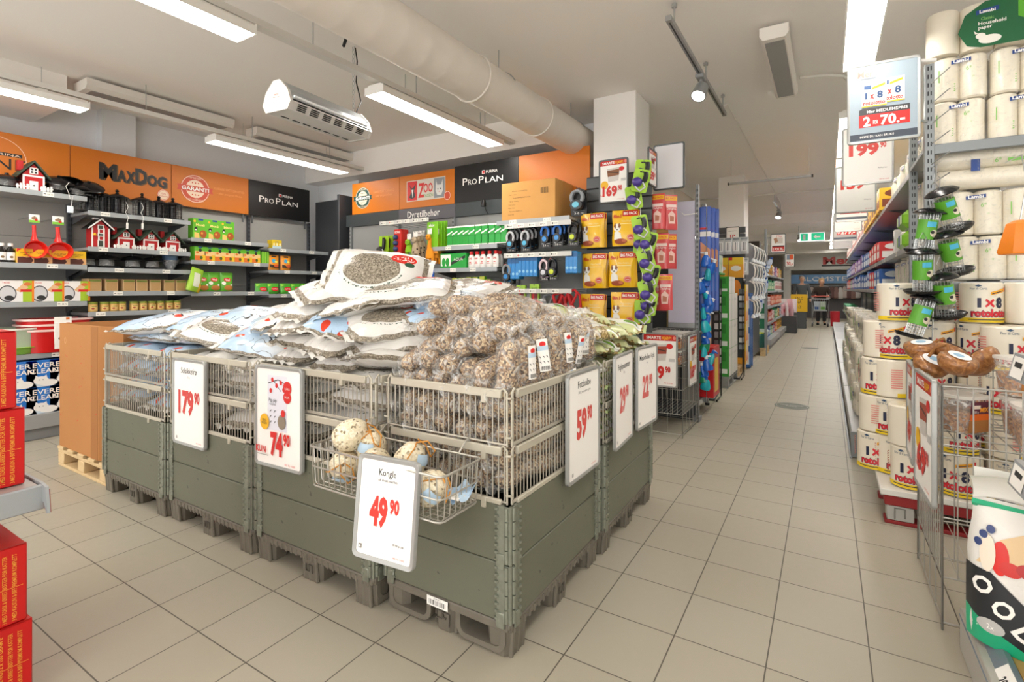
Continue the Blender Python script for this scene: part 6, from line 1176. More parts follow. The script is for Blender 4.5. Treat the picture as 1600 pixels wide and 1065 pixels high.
mk = Once(lambda: tag(carton(.11, .03, 1.05, MOPB, [('r', -.05, .75, .05, .8, PAPER), ('r', -.05, .82, .02, .84, RED), ('p', [(-.045, .45), (-.045, .7), (.045, .62), (.045, .45)], M('#d9946a', .5)), ('r', -.03, .2, .03, .4, M('#2f7ad0', .4))], b0=.006, name='mop_pack'), 'x', 'mop pack'))
for k in range(3): mk((AY(1096+4*k, -1.02)*0-1.04+.02*k, 5.4+.1*k, 1.06), R(8), 'tall blue mop pack hanging past the frosted divider, %s' % ('in front', 'second', 'third')[k], 'blue mop packs')
def clipitem(c, c2):
    t = thing('cleaning_bottle', 'x', 'cleaning bottle'); b = MB(); b.lathe([(0, 0), (.045, .005), (.05, .03), (.035, .1), (.015, .12)], M(c, .25, coat=.3), 14, sy=.6); b.build('bottle_body', t); b = MB(); b.lathe([(.018, .118), (.018, .15), (0, .155)], M(c2, .35), 10); b.box(-.05, -.01, .135, .01, .01, .15, M(c2, .35)); b.build('trigger_cap', t); return t
CB = [Once(lambda: clipitem('#1f66c8', '#e8ecef')), Once(lambda: clipitem('#28b3c4', '#1f66c8')), Once(lambda: clipitem('#2a9a6a', '#e8ecef'))]
for i in range(20):
    z = 1.5-i*.064; CB[(1, 0, 0, 2, 1)[i % 5] if i > 9 else (0, 0, 1)[i % 3]]((-1.02+.028*math.sin(i*1.3), 5.32+.02*(i % 2), z), (R(15*(i % 2)), R(18*math.sin(i*2)), i), 'blue or turquoise cleaning bottle on the strip past the frosted divider', 'bottles on the clip strip')
b = MB(); b.tube([(-1.02, 5.36, 2.1), (-1.02, 5.36, .2)], .004, STEEL, 5); tag(b.build('clip_strip'), 'clip strip of blue and turquoise cleaning bottles', 'clip strip')
put(carton(.5, .34, .52, M('#c9141a', .4), [('t', 'TILBUD', 0, .3, .08, PAPER, .35)], name='red_display_box', side=[('r', -.1, .05, .1, .45, M('#e6c22a', .4)), ('r', -.16, .4, .16, .5, M('#b83a4a', .4))]), (-1.24, 5.72, .165), 0, 'red cardboard display box on the low grey frame by the aisle', 'display box')
put(carton(.4, .3, .42, M('#b9a26a', .5), [('r', -.18, .03, .18, .39, M('#8a8a84', .5))], name='tan_display_box', side=[('r', -.14, .04, .14, .38, M('#c9bda4', .5))]), (-1.27, 5.72, .69), 0, 'tan framed display box on top of the red one', 'display box')
for k in range(3): put(MB().lathe([(0, -.05)]+[(.06*math.cos(a_), .05*math.sin(a_)) for a_ in [-1, -.5, 0, .5, 1]]+[(0, .05)], M('#e07a2a', .6), 14).build('orange_scrubber'), (-1.12-.1*k, 5.62+.05*k, 1.165), 0, 'round orange scrubber on the tan display box', 'scrubber', 'orange scrubbers')
# black display stand
t = thing('black_display_stand', 'black standing display with an orange circle and a pale tap emblem', 'display stand', (-1.23, 6.35, 0)); t.scale = (.58, 1, 1); b = MB(); b.box(-.28, -.02, .3, .28, .02, 1.45, M('#2b2c30', .4)); b.art([('t', 'rs', -.08, 1.25, .09, PAPER), ('e', .13, 1.3, .11, .12, M('#e8862a', .5)), ('e', .03, 1.02, .1, .11, M('#d3dde2', .5)), ('p', [(-.01, 1.0), (.02, 1.0), (.02, 1.06), (.08, 1.06), (.08, 1.09), (-.01, 1.09)], INK), ('r', -.02, .78, .1, .92, PAPER)], lambda s, z, o: (s, -.02-o, z)); b.build('panel', t)
b = MB(); b.tube([(.29, -.05, 1.45), (.29, -.05, .1), (.25, -.2, .03), (.0, -.2, .02), (-.28, -.05, .1), (-.28, -.05, 1.45)], .014, BLACK, 8); b.tube([(.29, .08, 1.4), (.29, .08, .03), (.29, -.2, .02)], .014, BLACK, 8); b.build('tube_frame', t)
for k in range(9): b = MB(); b.box(.2, -.05+.0, .42+.1*k, .3, .05, .49+.1*k, M(('#8a8c90', '#cfcfcf', '#6a6a6e')[k % 3], .35)); b.build('hanging_item', t)
GRB = M('#2f9a30', .4)
mk = Once(lambda: tag(carton(.16, .1, .2, GRB, [('r', -.06, .1, .06, .18, M('#e8efe2', .4)), ('r', -.05, .03, .05, .08, M('#1d6f22', .4))], name='green_box', side=[('r', -.045, 0, .045, .2, M('#e9e9e6', .4)), ('e', 0, .11, .02, .02, M('#c9c9c6', .4))]), 'x', 'box'))
for i in range(6): mk((-1.31+(i % 3)*.1, 6.37+(i//3)*.13, 1.48), 0, 'small green and white box above the black display stand', 'small green boxes', (.58, 1, 1))
b = MB(); b.box(-.3, -.05, 0, .3, .28, .025, GRB, b=.004); b.v = [(x*.55, y, z) for x, y, z in b.v]; put(b.build('green_tray'), (-1.21, 6.32, 1.452), 0, 'green tray under the small green boxes', 'tray')
# grey pallet with white and green cartons
gp = M('#8a8b88', .55); t = Once(lambda: make_pallet(.8, .6, gp))((-1.38, 7.5, 0), PI/2, 'grey plastic pallet under the white and green cartons', None); t['category'] = 'pallet'
mk = Once(lambda: tag(carton(.28, .24, .36, M('#3a9a38', .4), [('r', -.12, .04, .12, .1, M('#e9efe6', .4)), ('r', -.1, .2, .1, .32, M('#2a7a2a', .4))], name='tall_carton', side=[('r', -.119, .002, .119, .358, M('#e3e2de', .45)), ('r', -.002, 0, .002, .36, M('#b9b8b4', .5)), ('e', -.06, .28, .014, .02, M('#b0b0ae', .5)), ('e', .06, .28, .014, .02, M('#b0b0ae', .5))]), 'x', 'carton'))
for k in range(3):
    for j in range(3): mk((-1.22, 7.24+.25*j, .146+.362*k), 0, 'white fronted green carton on the grey pallet, %s layer, %s %s' % (('lowest', 'middle', 'upper')[k], ORD[j], 'from the camera'), 'cartons on the grey pallet')
for j in range(2): mk((-1.22, 7.24+.25*j, .146+.362*3), 0, 'white fronted green carton on top of the grey pallet stack, '+('nearer one', 'farther one')[j], 'cartons on the grey pallet', (1, 1, .6))
OY = M('#e9a52a', .4)
mk = Once(lambda: tag(carton(.2, .12, .3, OY, [('r', -.1, .2, .1, .3, M('#e8c22a', .4)), ('e', 0, .14, .07, .04, M('#e8e4dc', .4)), ('r', -.1, .26, -.05, .3, RED)], name='orange_box', side=[('r', -.06, .0, .06, .3, M('#efe0c8', .4)), ('p', [(-.04, .05), (.0, .25), (.04, .05)], M('#e05a2a', .5))]), 'x', 'box'))
b = MB(); b.box(-1.75, 8.12, 1.425, -1.1, 8.84, 1.448, SHELFM); b.box(-1.75, 8.12, 0, -1.715, 8.84, 1.424, PANELD); put(b.build('stand_shelf'), (0, 0, 0), 0, 'grey shelf board under the orange boxes and blue boxed pair', 'shelf')
for i in range(3): mk((-1.56+.21*i, 8.2, 1.45), 0, 'orange and yellow box on the display before the second column, '+ORD[i], 'orange boxes on top')
for k in range(4):
    for j in range(2): mk((-1.14, 8.5+.14*j, .15+.302*k), 0, 'orange and yellow box in the tall stack on the far wooden pallet', 'tall stack of orange boxes')
wpal((-1.4, 8.55, 0), PI/2, 'far wooden pallet under the tall stack of orange boxes', 'wooden pallets')
t2 = dup(bpy.data.objects['black_display_stand'], (-1.19, 8.0, 0), 0, 'second black display stand with an orange circle, farther down the aisle')
mk = Once(lambda: tag(carton(.17, .2, .3, M('#2a62a8', .4), [('r', -.06, .05, .06, .25, M('#d9e3ea', .4)), ('e', 0, .15, .03, .05, M('#5a6a7a', .4))], name='blue_box', side=[('r', -.095, .01, .095, .29, M('#dfe6ea', .4)), ('r', -.09, .2, .09, .27, M('#2a62a8', .4))]), 'x', 'box'))
for k in range(4):
    for j in range(2): mk((-1.14, 9.15+.25*j, .02+.3*k), R(6), 'blue and white box stacked between the orange stack and the green soap', 'blue boxes')
for j in range(2): mk((-1.5+.2*j, 8.75, 1.45), 0, 'blue boxed pair under the clear packs on the column', 'blue boxes under the packs')
# clear packs and brushes on the second column
t = thing('slat_column_panel', 'slatted panel on the second column with clear packs and white brushes', 'shelf panel', (-1.36, 8.93, 0)); b = MB(); b.box(.24, .0, .1, .255, 1.95, 2.05, SL, b=.003); b.build('side_panel', t)
for i in range(20): b = MB(); b.box(-.4, -.03, .1+i*.11, .255, 0, .195+i*.11, SL, b=.002); b.build('slat', t)
CPK = M('#c3c9cd', .2, coat=.4)
mk = Once(lambda: tag(pouch(.13, .27, .06, CPK, [('r', -.04, .05, .04, .2, M('#e9edef', .3)), ('r', -.015, .06, .0, .19, M('#7a8086', .4)), ('r', .01, .06, .025, .19, M('#a3a9ae', .4)), ('r', -.05, .23, .05, .26, M('#8a9298', .4))], name='clear_pack'), 'x', 'pack')); _mk0 = mk.make; mk.make = lambda: hook(_mk0(), .11, .25).parent
for k in range(2):
    for i in range(6 - 2*k): mk((-1.7+.117*(i+2*k), 8.82, 1.84-.33*k), 0, 'clear silvery pack on the second column, %s row, %s from the shelf edge' % (('upper', 'lower')[k], ORD[i]), 'clear packs on the second column')
def brush():
    t = thing('dish_brush', 'x', 'brush'); b = MB(); b.tube([(0, 0, .3), (.02, -.06, .26), (.03, -.08, .17), (.03, -.07, .08), (.03, -.05, .04)], [.01, .012, .012, .01, .01], WH, 8); b.tube([(0, -.01, .29), (0, .09, .29)], .003, STEEL, 5); b.build('handle', t); b = MB(); b.lathe([(0, 0), (.035, .0), (.03, .03), (.012, .06), (0, .06)], M('#dfe4e8', .6), 12, c=(.03, -.05, 0)); b.build('brush_head', t); return t
br = Once(brush)
for r_ in range(4):
    for i in range(5 if r_ < 3 else 3): br((-1.06+.006*i, 9.02+.34*i, 1.72-.3*r_), PI/2, 'white dish brush hanging on the aisle side of the second column', 'white dish brushes')
b = MB(); b.box(-.5, -.01, 0, 0, .01, 1.95, M('#8b8d92', .5)); b.box(-.02, -.03, 0, .01, .0, 2.2, UPR); put(b.build('grey_divider'), (-1.05, 11.75, 0), 0, 'plain grey divider panel behind the white brushes', 'divider panel')
# soap
wpal((-1.3, 11.28, 0), PI/2, 'wooden pallet under the green soap barrels', 'wooden pallets')
mk = Once(lambda: tag(carton(.4, .3, .3, M('#1f6b4a', .35), [('r', -.2, .24, .2, .3, M('#cfd9d2', .4)), ('t', 'ZALO', 0, .1, .1, PAPER, .2, .03), ('r', -.2, .0, .2, .04, M('#b9c7bf', .4))], name='soap_carton'), 'x', 'carton'))
for k in range(2): mk((-1.24, 11.45, .46+.302*k), 0, 'green and white soap carton, '+('lower', 'upper')[k]+' of the two', 'soap cartons')
ba_ = None
for k in range(1): b = MB(); b.box(-1.5, 11.2, .43, -1.0, 11.66, .458, M('#cfd9d2', .5)); put(b.build('cardboard_sheet'), (0, 0, 0), 0, 'pale layer board lying on the soap barrels under the soap cartons', 'board')
def barrel():
    t = thing('soap_barrel', 'x', 'barrel'); b = MB(); b.lathe([(0, 0), (.12, .01), (.13, .03), (.13, .24), (.1, .28)], M('#2b5a52', .3), 18); b.build('barrel_body', t); b = MB(); b.lathe([(.105, .275), (.105, .3), (0, .305)], M('#c8d04a', .35), 16); b.build('lid', t); return t
ba = Once(barrel)
for i, (x, y, z) in enumerate(((-1.43, 11.05, .146), (-1.15, 11.05, .146), (-1.15, 11.35, .146), (-1.43, 11.04, .455), (-1.43, 11.5, .146))): ba((x, y, z), i, 'dark green soap barrel on the wooden pallet, '+('inner', 'by the aisle', 'by the aisle, behind', 'on top of the inner one', 'inner, at the back')[i], 'soap barrels')
t = ba((-1.3, 11.45, 1.066), 0, 'green bottle with yellow top above the soap cartons', None, (.6, .6, .9)); t['category'] = 'bottle'
# far gondolas on both sides
FARC = [('#d9531f', '#efd9c0'), ('#2f8a3a', '#f0efe6'), ('#e0b12a', '#7a3a1f'), ('#c92a2a', '#f2efe8'), ('#2a5fa8', '#e6ecf0'), ('#e9e6e0', '#b0453a'), ('#7a4fa0', '#efe6ef'), ('#3aa06a', '#f4f0d0')]
FB = [Once(lambda c=c: tag(carton(.22, .2, .2, M(c[0], .4), [('r', -.09, .03, .09, .1, M(c[1], .45)), ('e', 0, .15, .06, .03, M(c[1], .45))], name='grocery_pack', side=[('r', -.08, .03, .08, .1, M(c[1], .45)), ('e', 0, .15, .06, .03, M(c[1], .45))]), 'x', 'grocery pack')) for c in FARC]
CNAM = ['orange', 'green', 'yellow', 'red', 'blue', 'white', 'violet', 'teal']
bay('far shelf unit on the brush side of the aisle, with orange and green goods', (-1.5, 12.0, 0), PI/2, 2.4, [(.55, .42), (.9, .42), (1.25, .42), (1.6, .42)], 1.95, tags=False, group='far aisle shelves'); bay('far shelf unit before the shoppers, on the brush side', (-1.5, 14.6, 0), PI/2, 2.2, [(.55, .42), (.9, .42), (1.25, .42), (1.6, .42)], 1.95, tags=False, group='far aisle shelves')
rr = random.Random(5)
for y0, n in ((12.15, 9), (14.75, 8)):
    for z in (.222, .555, .905, 1.255, 1.605):
        c = rr.randrange(8)
        for i in range(n):
            if rr.random() < .3: c = rr.randrange(8)
            FB[c]((-1.22, y0+.26*i, z), PI/2, '%s pack on the far aisle shelves beyond the white brushes' % CNAM[c], CNAM[c]+' packs on the far aisle shelves', (1, 1, 1+.3*rr.random()))
# strip of blue and white bottles, signs
mk = Once(lambda: clipitem('#c9d6ea', '#3a5fa8'))
for i in range(12): mk((-.95-.012*i, 10.9+.01*i, 1.75-.075*i), (0, .4, i), 'pale blue clip-strip bottle by the 2 for 70 sign', 'pale bottles on the far strip')
b = MB(); b.tube([(-.98, 11.0, 2.2), (-.98, 10.98, 1.8), (-1.08, 11.0, .86)], .005, STEEL, 5); b.box(-1.03, 11.0, 0, -.99, 11.04, 2.45, UPR); put(b.build('strip_post'), (0, 0, 0), 0, 'thin post with clip strip by the 2 for 70 sign', 'post')
def mer70(W_, H_): return [('r', -W_*.4, H_*.1, W_*.4, H_*.32, M('#c8231c', .4)), ('r', -W_*.4, H_*.32, W_*.4, H_*.38, INK), ('t', '2 FOR 70,-', 0, H_*.14, H_*.13, PAPER, W_*.7, .03), ('r', -W_*.2, H_*.5, W_*.3, H_*.8, M('#d9d0c6', .5)), ('t', 'Mer', W_*.1, H_*.82, H_*.1, RED, W_*.4), ('p', [(-W_*.3, H_*.75), (-W_*.1, H_*.8), (.0, H_*.6), (-W_*.2, H_*.5)], M('#b9876a', .5))]
hsign('grey framed sign reading 11.90 on the second column', 1134, 1156, 354, 386, 8.85, lambda W_, H_: [('r', -W_*.3, H_*.78, W_*.3, H_*.8, INK)]+price('11', '90', 0, H_*.45, H_*.16, PR)); b = MB(); b.cyl((0, 0, .2), (0, .09, .2), .01, BLACK, n=6); b.build('bracket', list(bpy.data.objects)[-1] if 0 else [o for o in COL.objects if o.get('label', '').startswith('grey framed sign reading 11.90')][0]); s3 = hsign('framed sign reading 2 for 70 far down the brush side of the aisle', 1204, 1228, 365, 395, 11.0, mer70); b = MB(); b.tube([(0, .01, .3), (0, .03, .3), (-1.01-s3.location.x, .03, .3)], .012, GREYM, 6); b.build('bracket', s3)
hsign('white framed sign with red 30,- beyond the 2 for 70 sign', 1226, 1242, 396, 417, 13.5, lambda W_, H_: [('r', -W_*.3, H_*.55, 0, H_*.92, M('#7a8aa0', .5)), ('r', 0, H_*.55, W_*.35, H_*.92, M('#d85a2a', .5)), ('t', '30,-', 0, H_*.15, H_*.25, PR, W_*.6, .03)])
put(carton(.45, .4, .4, CTN, name='carton_box'), (-1.9, 7.7, 1.93), 0, 'brown carton on top of the shelf before the second column', 'cardboard box'); b = MB(); b.box(-2.3, 7.4, 1.88, -1.5, 8.1, 1.925, SHELFM); b.box(-2.3, 8.05, 0, -1.5, 8.1, 1.88, PANELD); put(b.build('tall_shelf'), (0, 0, 0), 0, 'grey shelf holding the brown carton before the second column', 'shelf')
put(carton(.6, .4, .25, M('#e2b52a', .5), name='yellow_carton'), (-1.62, 12.4, 1.955), 0, 'yellow carton on top of the far shelves', 'cardboard box'); put(carton(.4, .4, .42, M('#3a342e', .6), name='dark_carton'), (-1.5, 13.0, 1.955), 0, 'dark carton on top of the far shelves', 'cardboard box')
t = thing('pink_bag_bin', 'dark bin heaped with pink and white packs before the shoppers', 'bin', (-1.0, 17.3, 0)); b = MB(); b.box(-.25, -.25, 0, .25, .25, .5, M('#4a4b4e', .5), b=.01); b.build('bin_body', t)
for k in range(6): o = pouch(.3, .4, .12, M(('#e6b8bf', '#efe6e6')[k % 2], .35), [('r', -.1, .1, .1, .2, M('#c94a5a', .5))], name='pink_pack'); put(o, (-1.1+.1*(k % 3), 17.15+.12*(k//3), .5+.1*(k//3)), R(70+20*k), 'pink and white pack heaped in the dark bin', 'pack', 'pink packs')
t = thing('yellow_sign_stand', 'yellow sale sign on a dark cart near the standing man', 'sign stand', (-.78, 19.5, 0)); b = MB(); b.box(-.2, -.2, .0, .2, .2, .62, M('#55585a', .5, .3), b=.01); b.build('cart_body', t); b = MB(); b.box(-.24, -.23, .55, .24, -.21, 1.12, M('#e3b51c', .45)); b.art([('t', 'SALG', 0, .95, .09, INK), ('t', 'NÅ', 0, .82, .09, INK), ('t', '1/2', 0, .66, .09, INK)], lambda s, z, o: (s, -.23-o, z)); b.build('sign_panel', t)
# shop front at the far end
t = thing('shop_front', 'white shop front with red lettering at the far end', 'shop front', (.5, 26.5, 0)); b = MB(); b.box(-2.2, 0, 2.15, 1.2, .3, 2.9, M('#dcd9d4', .5)); b.art([('t', 'Mer', -.1, 2.4, .32, M('#c8231c', .4), 1.1, .04, 0), ('r', -.7, 2.3, .5, 2.36, INK)], lambda s, z, o: (s, -o, z)); b.build('fascia', t)
b = MB(); b.box(.8, .0, 0, 1.2, .3, 2.15, M('#d8d5d0', .5)); b.box(-2.2, .0, 0, -1.9, .3, 2.15, M('#d8d5d0', .5)); b.build('pier', t); b = MB(); b.box(-1.9, .25, 1.55, .8, .3, 1.95, M('#6f9ccc', .4)); b.art([('t', 'BLOMSTER', -.5, 1.66, .2, PAPER, 2.0)], lambda s, z, o: (s, .25-o, z)); b.box(-1.9, .25, 0, .8, .3, 1.5, M('#5a5657', .5)); b.build('inner_wall', t)
rr = random.Random(8)
for i in range(16): b = MB(); b.lathe([(.0, 0), (.1, .02), (.14, .3), (.05, .5), (0, .52)], M(('#b9a9a2', '#6a4a48', '#8a6a62', '#c9c4bf')[i % 4], .7), 8, sy=.6); put(b.build('hanging_garment'), (-1.2+.155*i, 26.55, .9-.02*(i % 3)), 0, 'muted garment hanging on the rack inside the far shop front', 'garment', 'garments in the far shop')
b = MB(); b.tube([(-1.3, 26.55, 0), (-1.3, 26.55, 1.43), (1.3, 26.55, 1.43), (1.3, 26.55, 0)], .015, STEEL, 6); put(b.build('garment_rack'), (0, 0, 0), 0, 'garment rack inside the far shop front', 'rack')
bay('shelf of yellow and blue packs facing down the aisle, behind the shopper with the cart', (1.3, 25.0, 0), 0, 1.3, [(.5, .4), (.85, .4), (1.2, .4), (1.55, .4)], 2.0, tags=False, panel=PANELD, group='far end shelves')
for z, c in ((.222, 4), (.505, 4), (.855, 4), (1.205, 2), (1.555, 2)):
    for i in range(5): FB[c]((1.45+.25*i, 24.75, z), 0, '%s pack on the end shelf behind the shopper with the cart' % CNAM[c], CNAM[c]+' packs on the end shelf')
t = thing('exit_sign', 'green lit exit sign hanging under the far ceiling', 'exit sign', (-.35, 16.5, 2.62)); b = MB(); b.box(-.3, -.03, 0, .3, .03, .24, M('#e9f0ec', .4, emit=.6)); b.art([('r', -.28, .02, -.1, .22, M('#159a6e', .4, emit=.8)), ('r', -.02, .02, .28, .22, M('#159a6e', .4, emit=.8)), ('p', [(.2, .14), (.2, .1), (.1, .1), (.1, .06), (.03, .12), (.1, .18), (.1, .14)], PAPER), ('r', -.22, .05, -.16, .19, PAPER)], lambda s, z, o: (s, -.03-o, z)); b.build('lit_panel', t); b = MB(); b.cyl((0, 0, .24), (0, 0, ZC-2.62), .01, WH); b.box(-.12, -.05, ZC-2.62-.12, .12, .05, ZC-2.62, WH); b.build('hanger', t)
for i, (u, y, r_) in enumerate(((1237, 6.4, .085), (1265, 12.9, .085))):
    t = put(MB().lathe([(0, 0), (r_*2, 0), (r_*2, .0015), (0, .0015)], M('#6a6e66', .6), 32, sx=1.0, sy=1.0).art([('ring', 0, 0, r_*1.8, r_*1.8, .03, M('#aeb2aa', .6)), ('t', 'HOLD AVSTAND', 0, .02, .035, M('#c9cbc4', .6), r_*2.6), ('t', 'TAKK', 0, -.04, .035, M('#c9cbc4', .6), r_*1.4)], lambda s, z, o: (s, z, .0015+o)).build('floor_sticker'), (ax(u, y), y, 0), 0, 'round grey floor sticker on the aisle tiles, '+('nearer one', 'farther one')[i], 'floor sticker')
# ------------------------------------------------------------------ people
SKIN = M('#c99a7f', .55)
def skin_mesh(name, nodes, edges, mat, parent, sub=2):
    me = bpy.data.meshes.new(name); me.from_pydata([n[:3] for n in nodes], edges, []); o = bpy.data.objects.new(name, me); COL.objects.link(o); o.parent = parent; me.materials.append(mat)
    md = o.modifiers.new('skin', 'SKIN'); md.use_smooth_shade = True
    for v, n in zip(me.skin_vertices[0].data, nodes): v.radius = (n[3], n[4] if len(n) > 4 else n[3]); v.use_root = False
    me.skin_vertices[0].data[0].use_root = True; s = o.modifiers.new('sub', 'SUBSURF'); s.levels = s.render_levels = sub; return o
def person(label, loc, rz, h, coat, trousers, hair, lean=0, armpose='down', beard=False):
    k = h/1.78; t = thing('person', label, 'person', loc, rz); L = lean
    def P(x, y, z): return (x*k, (y-L*max(0, z-.95)*.9)*k, (z-abs(L)*max(0, z-.95)*.25)*k)
    S = lambda p, *r: (*p, *[a*k for a in r])
    hands = {'down': ((.26, -.02, 1.12), (.27, -.06, .86)), 'push': ((.27, -.06, 1.14), (.2, -.36, 1.1))}[armpose]
    body = [S(P(0, 0, .95), .14, .11), S(P(0, 0, 1.15), .135, .1), S(P(0, 0, 1.35), .15, .105), S(P(0, .01, 1.47), .08, .075), S(P(0, .0, 1.53), .055), S(P(0, -.01, 1.6), .075, .085), S(P(0, -.015, 1.68), .08, .095), S(P(0, -.01, 1.75), .055, .07)]
    ed = [(i, i+1) for i in range(7)]; n = 8
    for s_ in (-1, 1):
        a, hd = hands
        body += [S(P(.17*s_, .01, 1.42), .06), S(P(a[0]*s_, a[1], a[2]), .045), S(P(hd[0]*s_, hd[1], hd[2]), .033), S(P((hd[0]-.0)*s_, hd[1]-.05, hd[2]-(.09 if armpose == 'down' else .0)), .036, .022)]
        ed += [(2, n), (n, n+1), (n+1, n+2), (n+2, n+3)]; n += 4
        body += [S(P(.09*s_, 0, .86), .085), S(P(.1*s_, -.015, .5), .062), S(P(.1*s_, .02, .1), .042), S(P(.11*s_, -.02, .045), .042), S(P(.115*s_, -.16, .035), .036, .03)]
        ed += [(0, n), (n, n+1), (n+1, n+2), (n+2, n+3), (n+3, n+4)]; n += 5
    skin_mesh('body', body, ed, SKIN, t)
    coat_n = [S(P(0, 0, .86), .18, .135), S(P(0, 0, 1.0), .185, .14), S(P(0, 0, 1.2), .175, .135), S(P(0, 0, 1.38), .175, .125), S(P(0, .01, 1.49), .09, .085)]; ce = [(0, 1), (1, 2), (2, 3), (3, 4)]; n = 5
    for s_ in (-1, 1): a, hd = hands; coat_n += [S(P(.19*s_, .01, 1.42), .075), S(P((a[0]+.01)*s_, a[1], a[2]), .065), S(P(hd[0]*s_, hd[1], hd[2]), .05)]; ce += [(3, n), (n, n+1), (n+1, n+2)]; n += 3
    skin_mesh('jacket', coat_n, ce, coat, t)
    tn = [S(P(0, 0, .93), .15, .12)]; te = []; n = 1
    for s_ in (-1, 1): tn += [S(P(.095*s_, 0, .84), .1), S(P(.105*s_, -.015, .5), .08), S(P(.105*s_, .02, .1), .065)]; te += [(0, n), (n, n+1), (n+1, n+2)]; n += 3
    skin_mesh('trousers', tn, te, trousers, t)
    for s_ in (-1, 1):
        b = MB(); c = P(.115*s_, -.08, .04); b.lathe([(0, -.035), (.045, -.035), (.05, -.01), (.04, .03), (0, .045)], BLACK, 12, c=c, sy=2.4); b.build('shoe', t)
    b = MB(); c = P(0, -.0, 1.7); b.lathe([(0, .1), (.05, .09), (.085, .05), (.092, .0), (.088, -.05), (.06, -.07)], hair, 16, c=(c[0], c[1]+.05*k, c[2]+.01), sy=.95); b.build('hair', t)
    b = MB(); c = P(0, -.105, 1.66); q = Vector(c)
    for s_ in (-1, 1): b.lathe([(0, -.009), (.011, 0), (0, .009)], M('#2a2320', .4), 8, c=(q.x+s_*.032*k, q.y+.006, q.z+.015)); b.lathe([(0, -.03), (.014, 0), (0, .03)], SKIN, 8, c=(q.x+s_*.088*k, q.y+.1, q.z-.01))
    b.tube([(q.x, q.y+.005, q.z+.01), (q.x, q.y-.022, q.z-.025), (q.x, q.y+.002, q.z-.03)], [.009, .014, .008], SKIN, 8); b.tube([(q.x-.024, q.y+.008, q.z-.06), (q.x, q.y-.002, q.z-.062), (q.x+.024, q.y+.008, q.z-.06)], .007, M('#a35a52', .5), 6); b.build('face_features', t); return t
XM = ax(1253, 23.6); person('man in a dark grey jacket and black trousers standing at the far end', (XM, 23.6, 0), R(10), 1.82, M('#4a4e52', .7), M('#1b1b1e', .7), M('#8a8680', .8))
XW = ax(1283, 21.6); person('shopper in a dark brown jacket leaning on the cart handle', (XW, 21.7, 0), R(4), 1.72, M('#3a2c26', .7), M('#2a2a2e', .7), M('#a8865a', .8), lean=.35, armpose='push')
t = thing('shopping_cart', 'metal shopping cart pushed by the shopper in the brown jacket', 'shopping cart', (XW-.02, 20.75, 0)); b = MB(); m = M('#a9acb0', .3, .7)
for z, w_, d in ((.55, .2, .3), (.95, .27, .42)): b.tube([(-w_, -d, z), (w_, -d, z), (w_, d, z), (-w_, d, z)], .012, m, 6, closed=True)
for i in range(9): f_ = i/8; b.cyl((-.2+.4*f_, -.3, .55), (-.27+.54*f_, -.42, .95), .005, m, n=5); b.cyl((-.2, -.3+.6*f_, .55), (-.27, -.42+.84*f_, .95), .005, m, n=5); b.cyl((.2, -.3+.6*f_, .55), (.27, -.42+.84*f_, .95), .005, m, n=5); b.cyl((-.2+.4*f_, -.3, .55), (-.2+.4*f_, .3, .55), .005, m, n=5)
b.build('basket', t); b = MB(); b.tube([(-.28, .5, 1.04), (.28, .5, 1.04)], .018, M('#d05a4a', .4), 8); b.build('handle', t)
b = MB()
for s_ in (-1, 1): b.tube([(s_*.27, .5, 1.04), (s_*.25, .42, .6), (s_*.25, .4, .14), (s_*.22, -.4, .14)], .014, m, 6); b.tube([(s_*.2, -.3, .55), (s_*.25, .35, .2)], .012, m, 6)
b.build('frame', t)
for x in (-.23, .23):
    for y in (-.38, .4): b = MB(); b.lathe([(0, -.015), (.06, -.015), (.065, 0), (.06, .015), (0, .015)], M('#2a2a2c', .5), 14, Matrix.Translation((x, y, .065)) @ Matrix.Rotation(PI/2, 4, 'Y')); b.box(x-.02, y-.02, .06, x+.02, y+.02, .14, m); b.build('wheel', t)
for i, (x, c) in enumerate(((-.1, '#c9d4de'), (.08, '#d3e0d0'))): put(carton(.17, .25, .3, M(c, .4), [('r', -.06, .03, .06, .12, M('#3a62a8', .5) if i == 0 else M('#6ab03a', .4))], name='shopping_item'), (XW-.02+x, 20.7, .562), 0, ('pale blue pack in the shopping cart', 'pale green pack in the shopping cart')[i], 'shopping')
b = MB(); b.lathe([(0, 0), (.13, .0), (.15, .5), (.14, .52), (0, .5)], M('#c21f2e', .5), 14, sy=.6); put(b.build('red_bag'), (XW+.42, 21.1, .0), 0, 'red upright bag on the floor beside the shopping cart', 'bag')
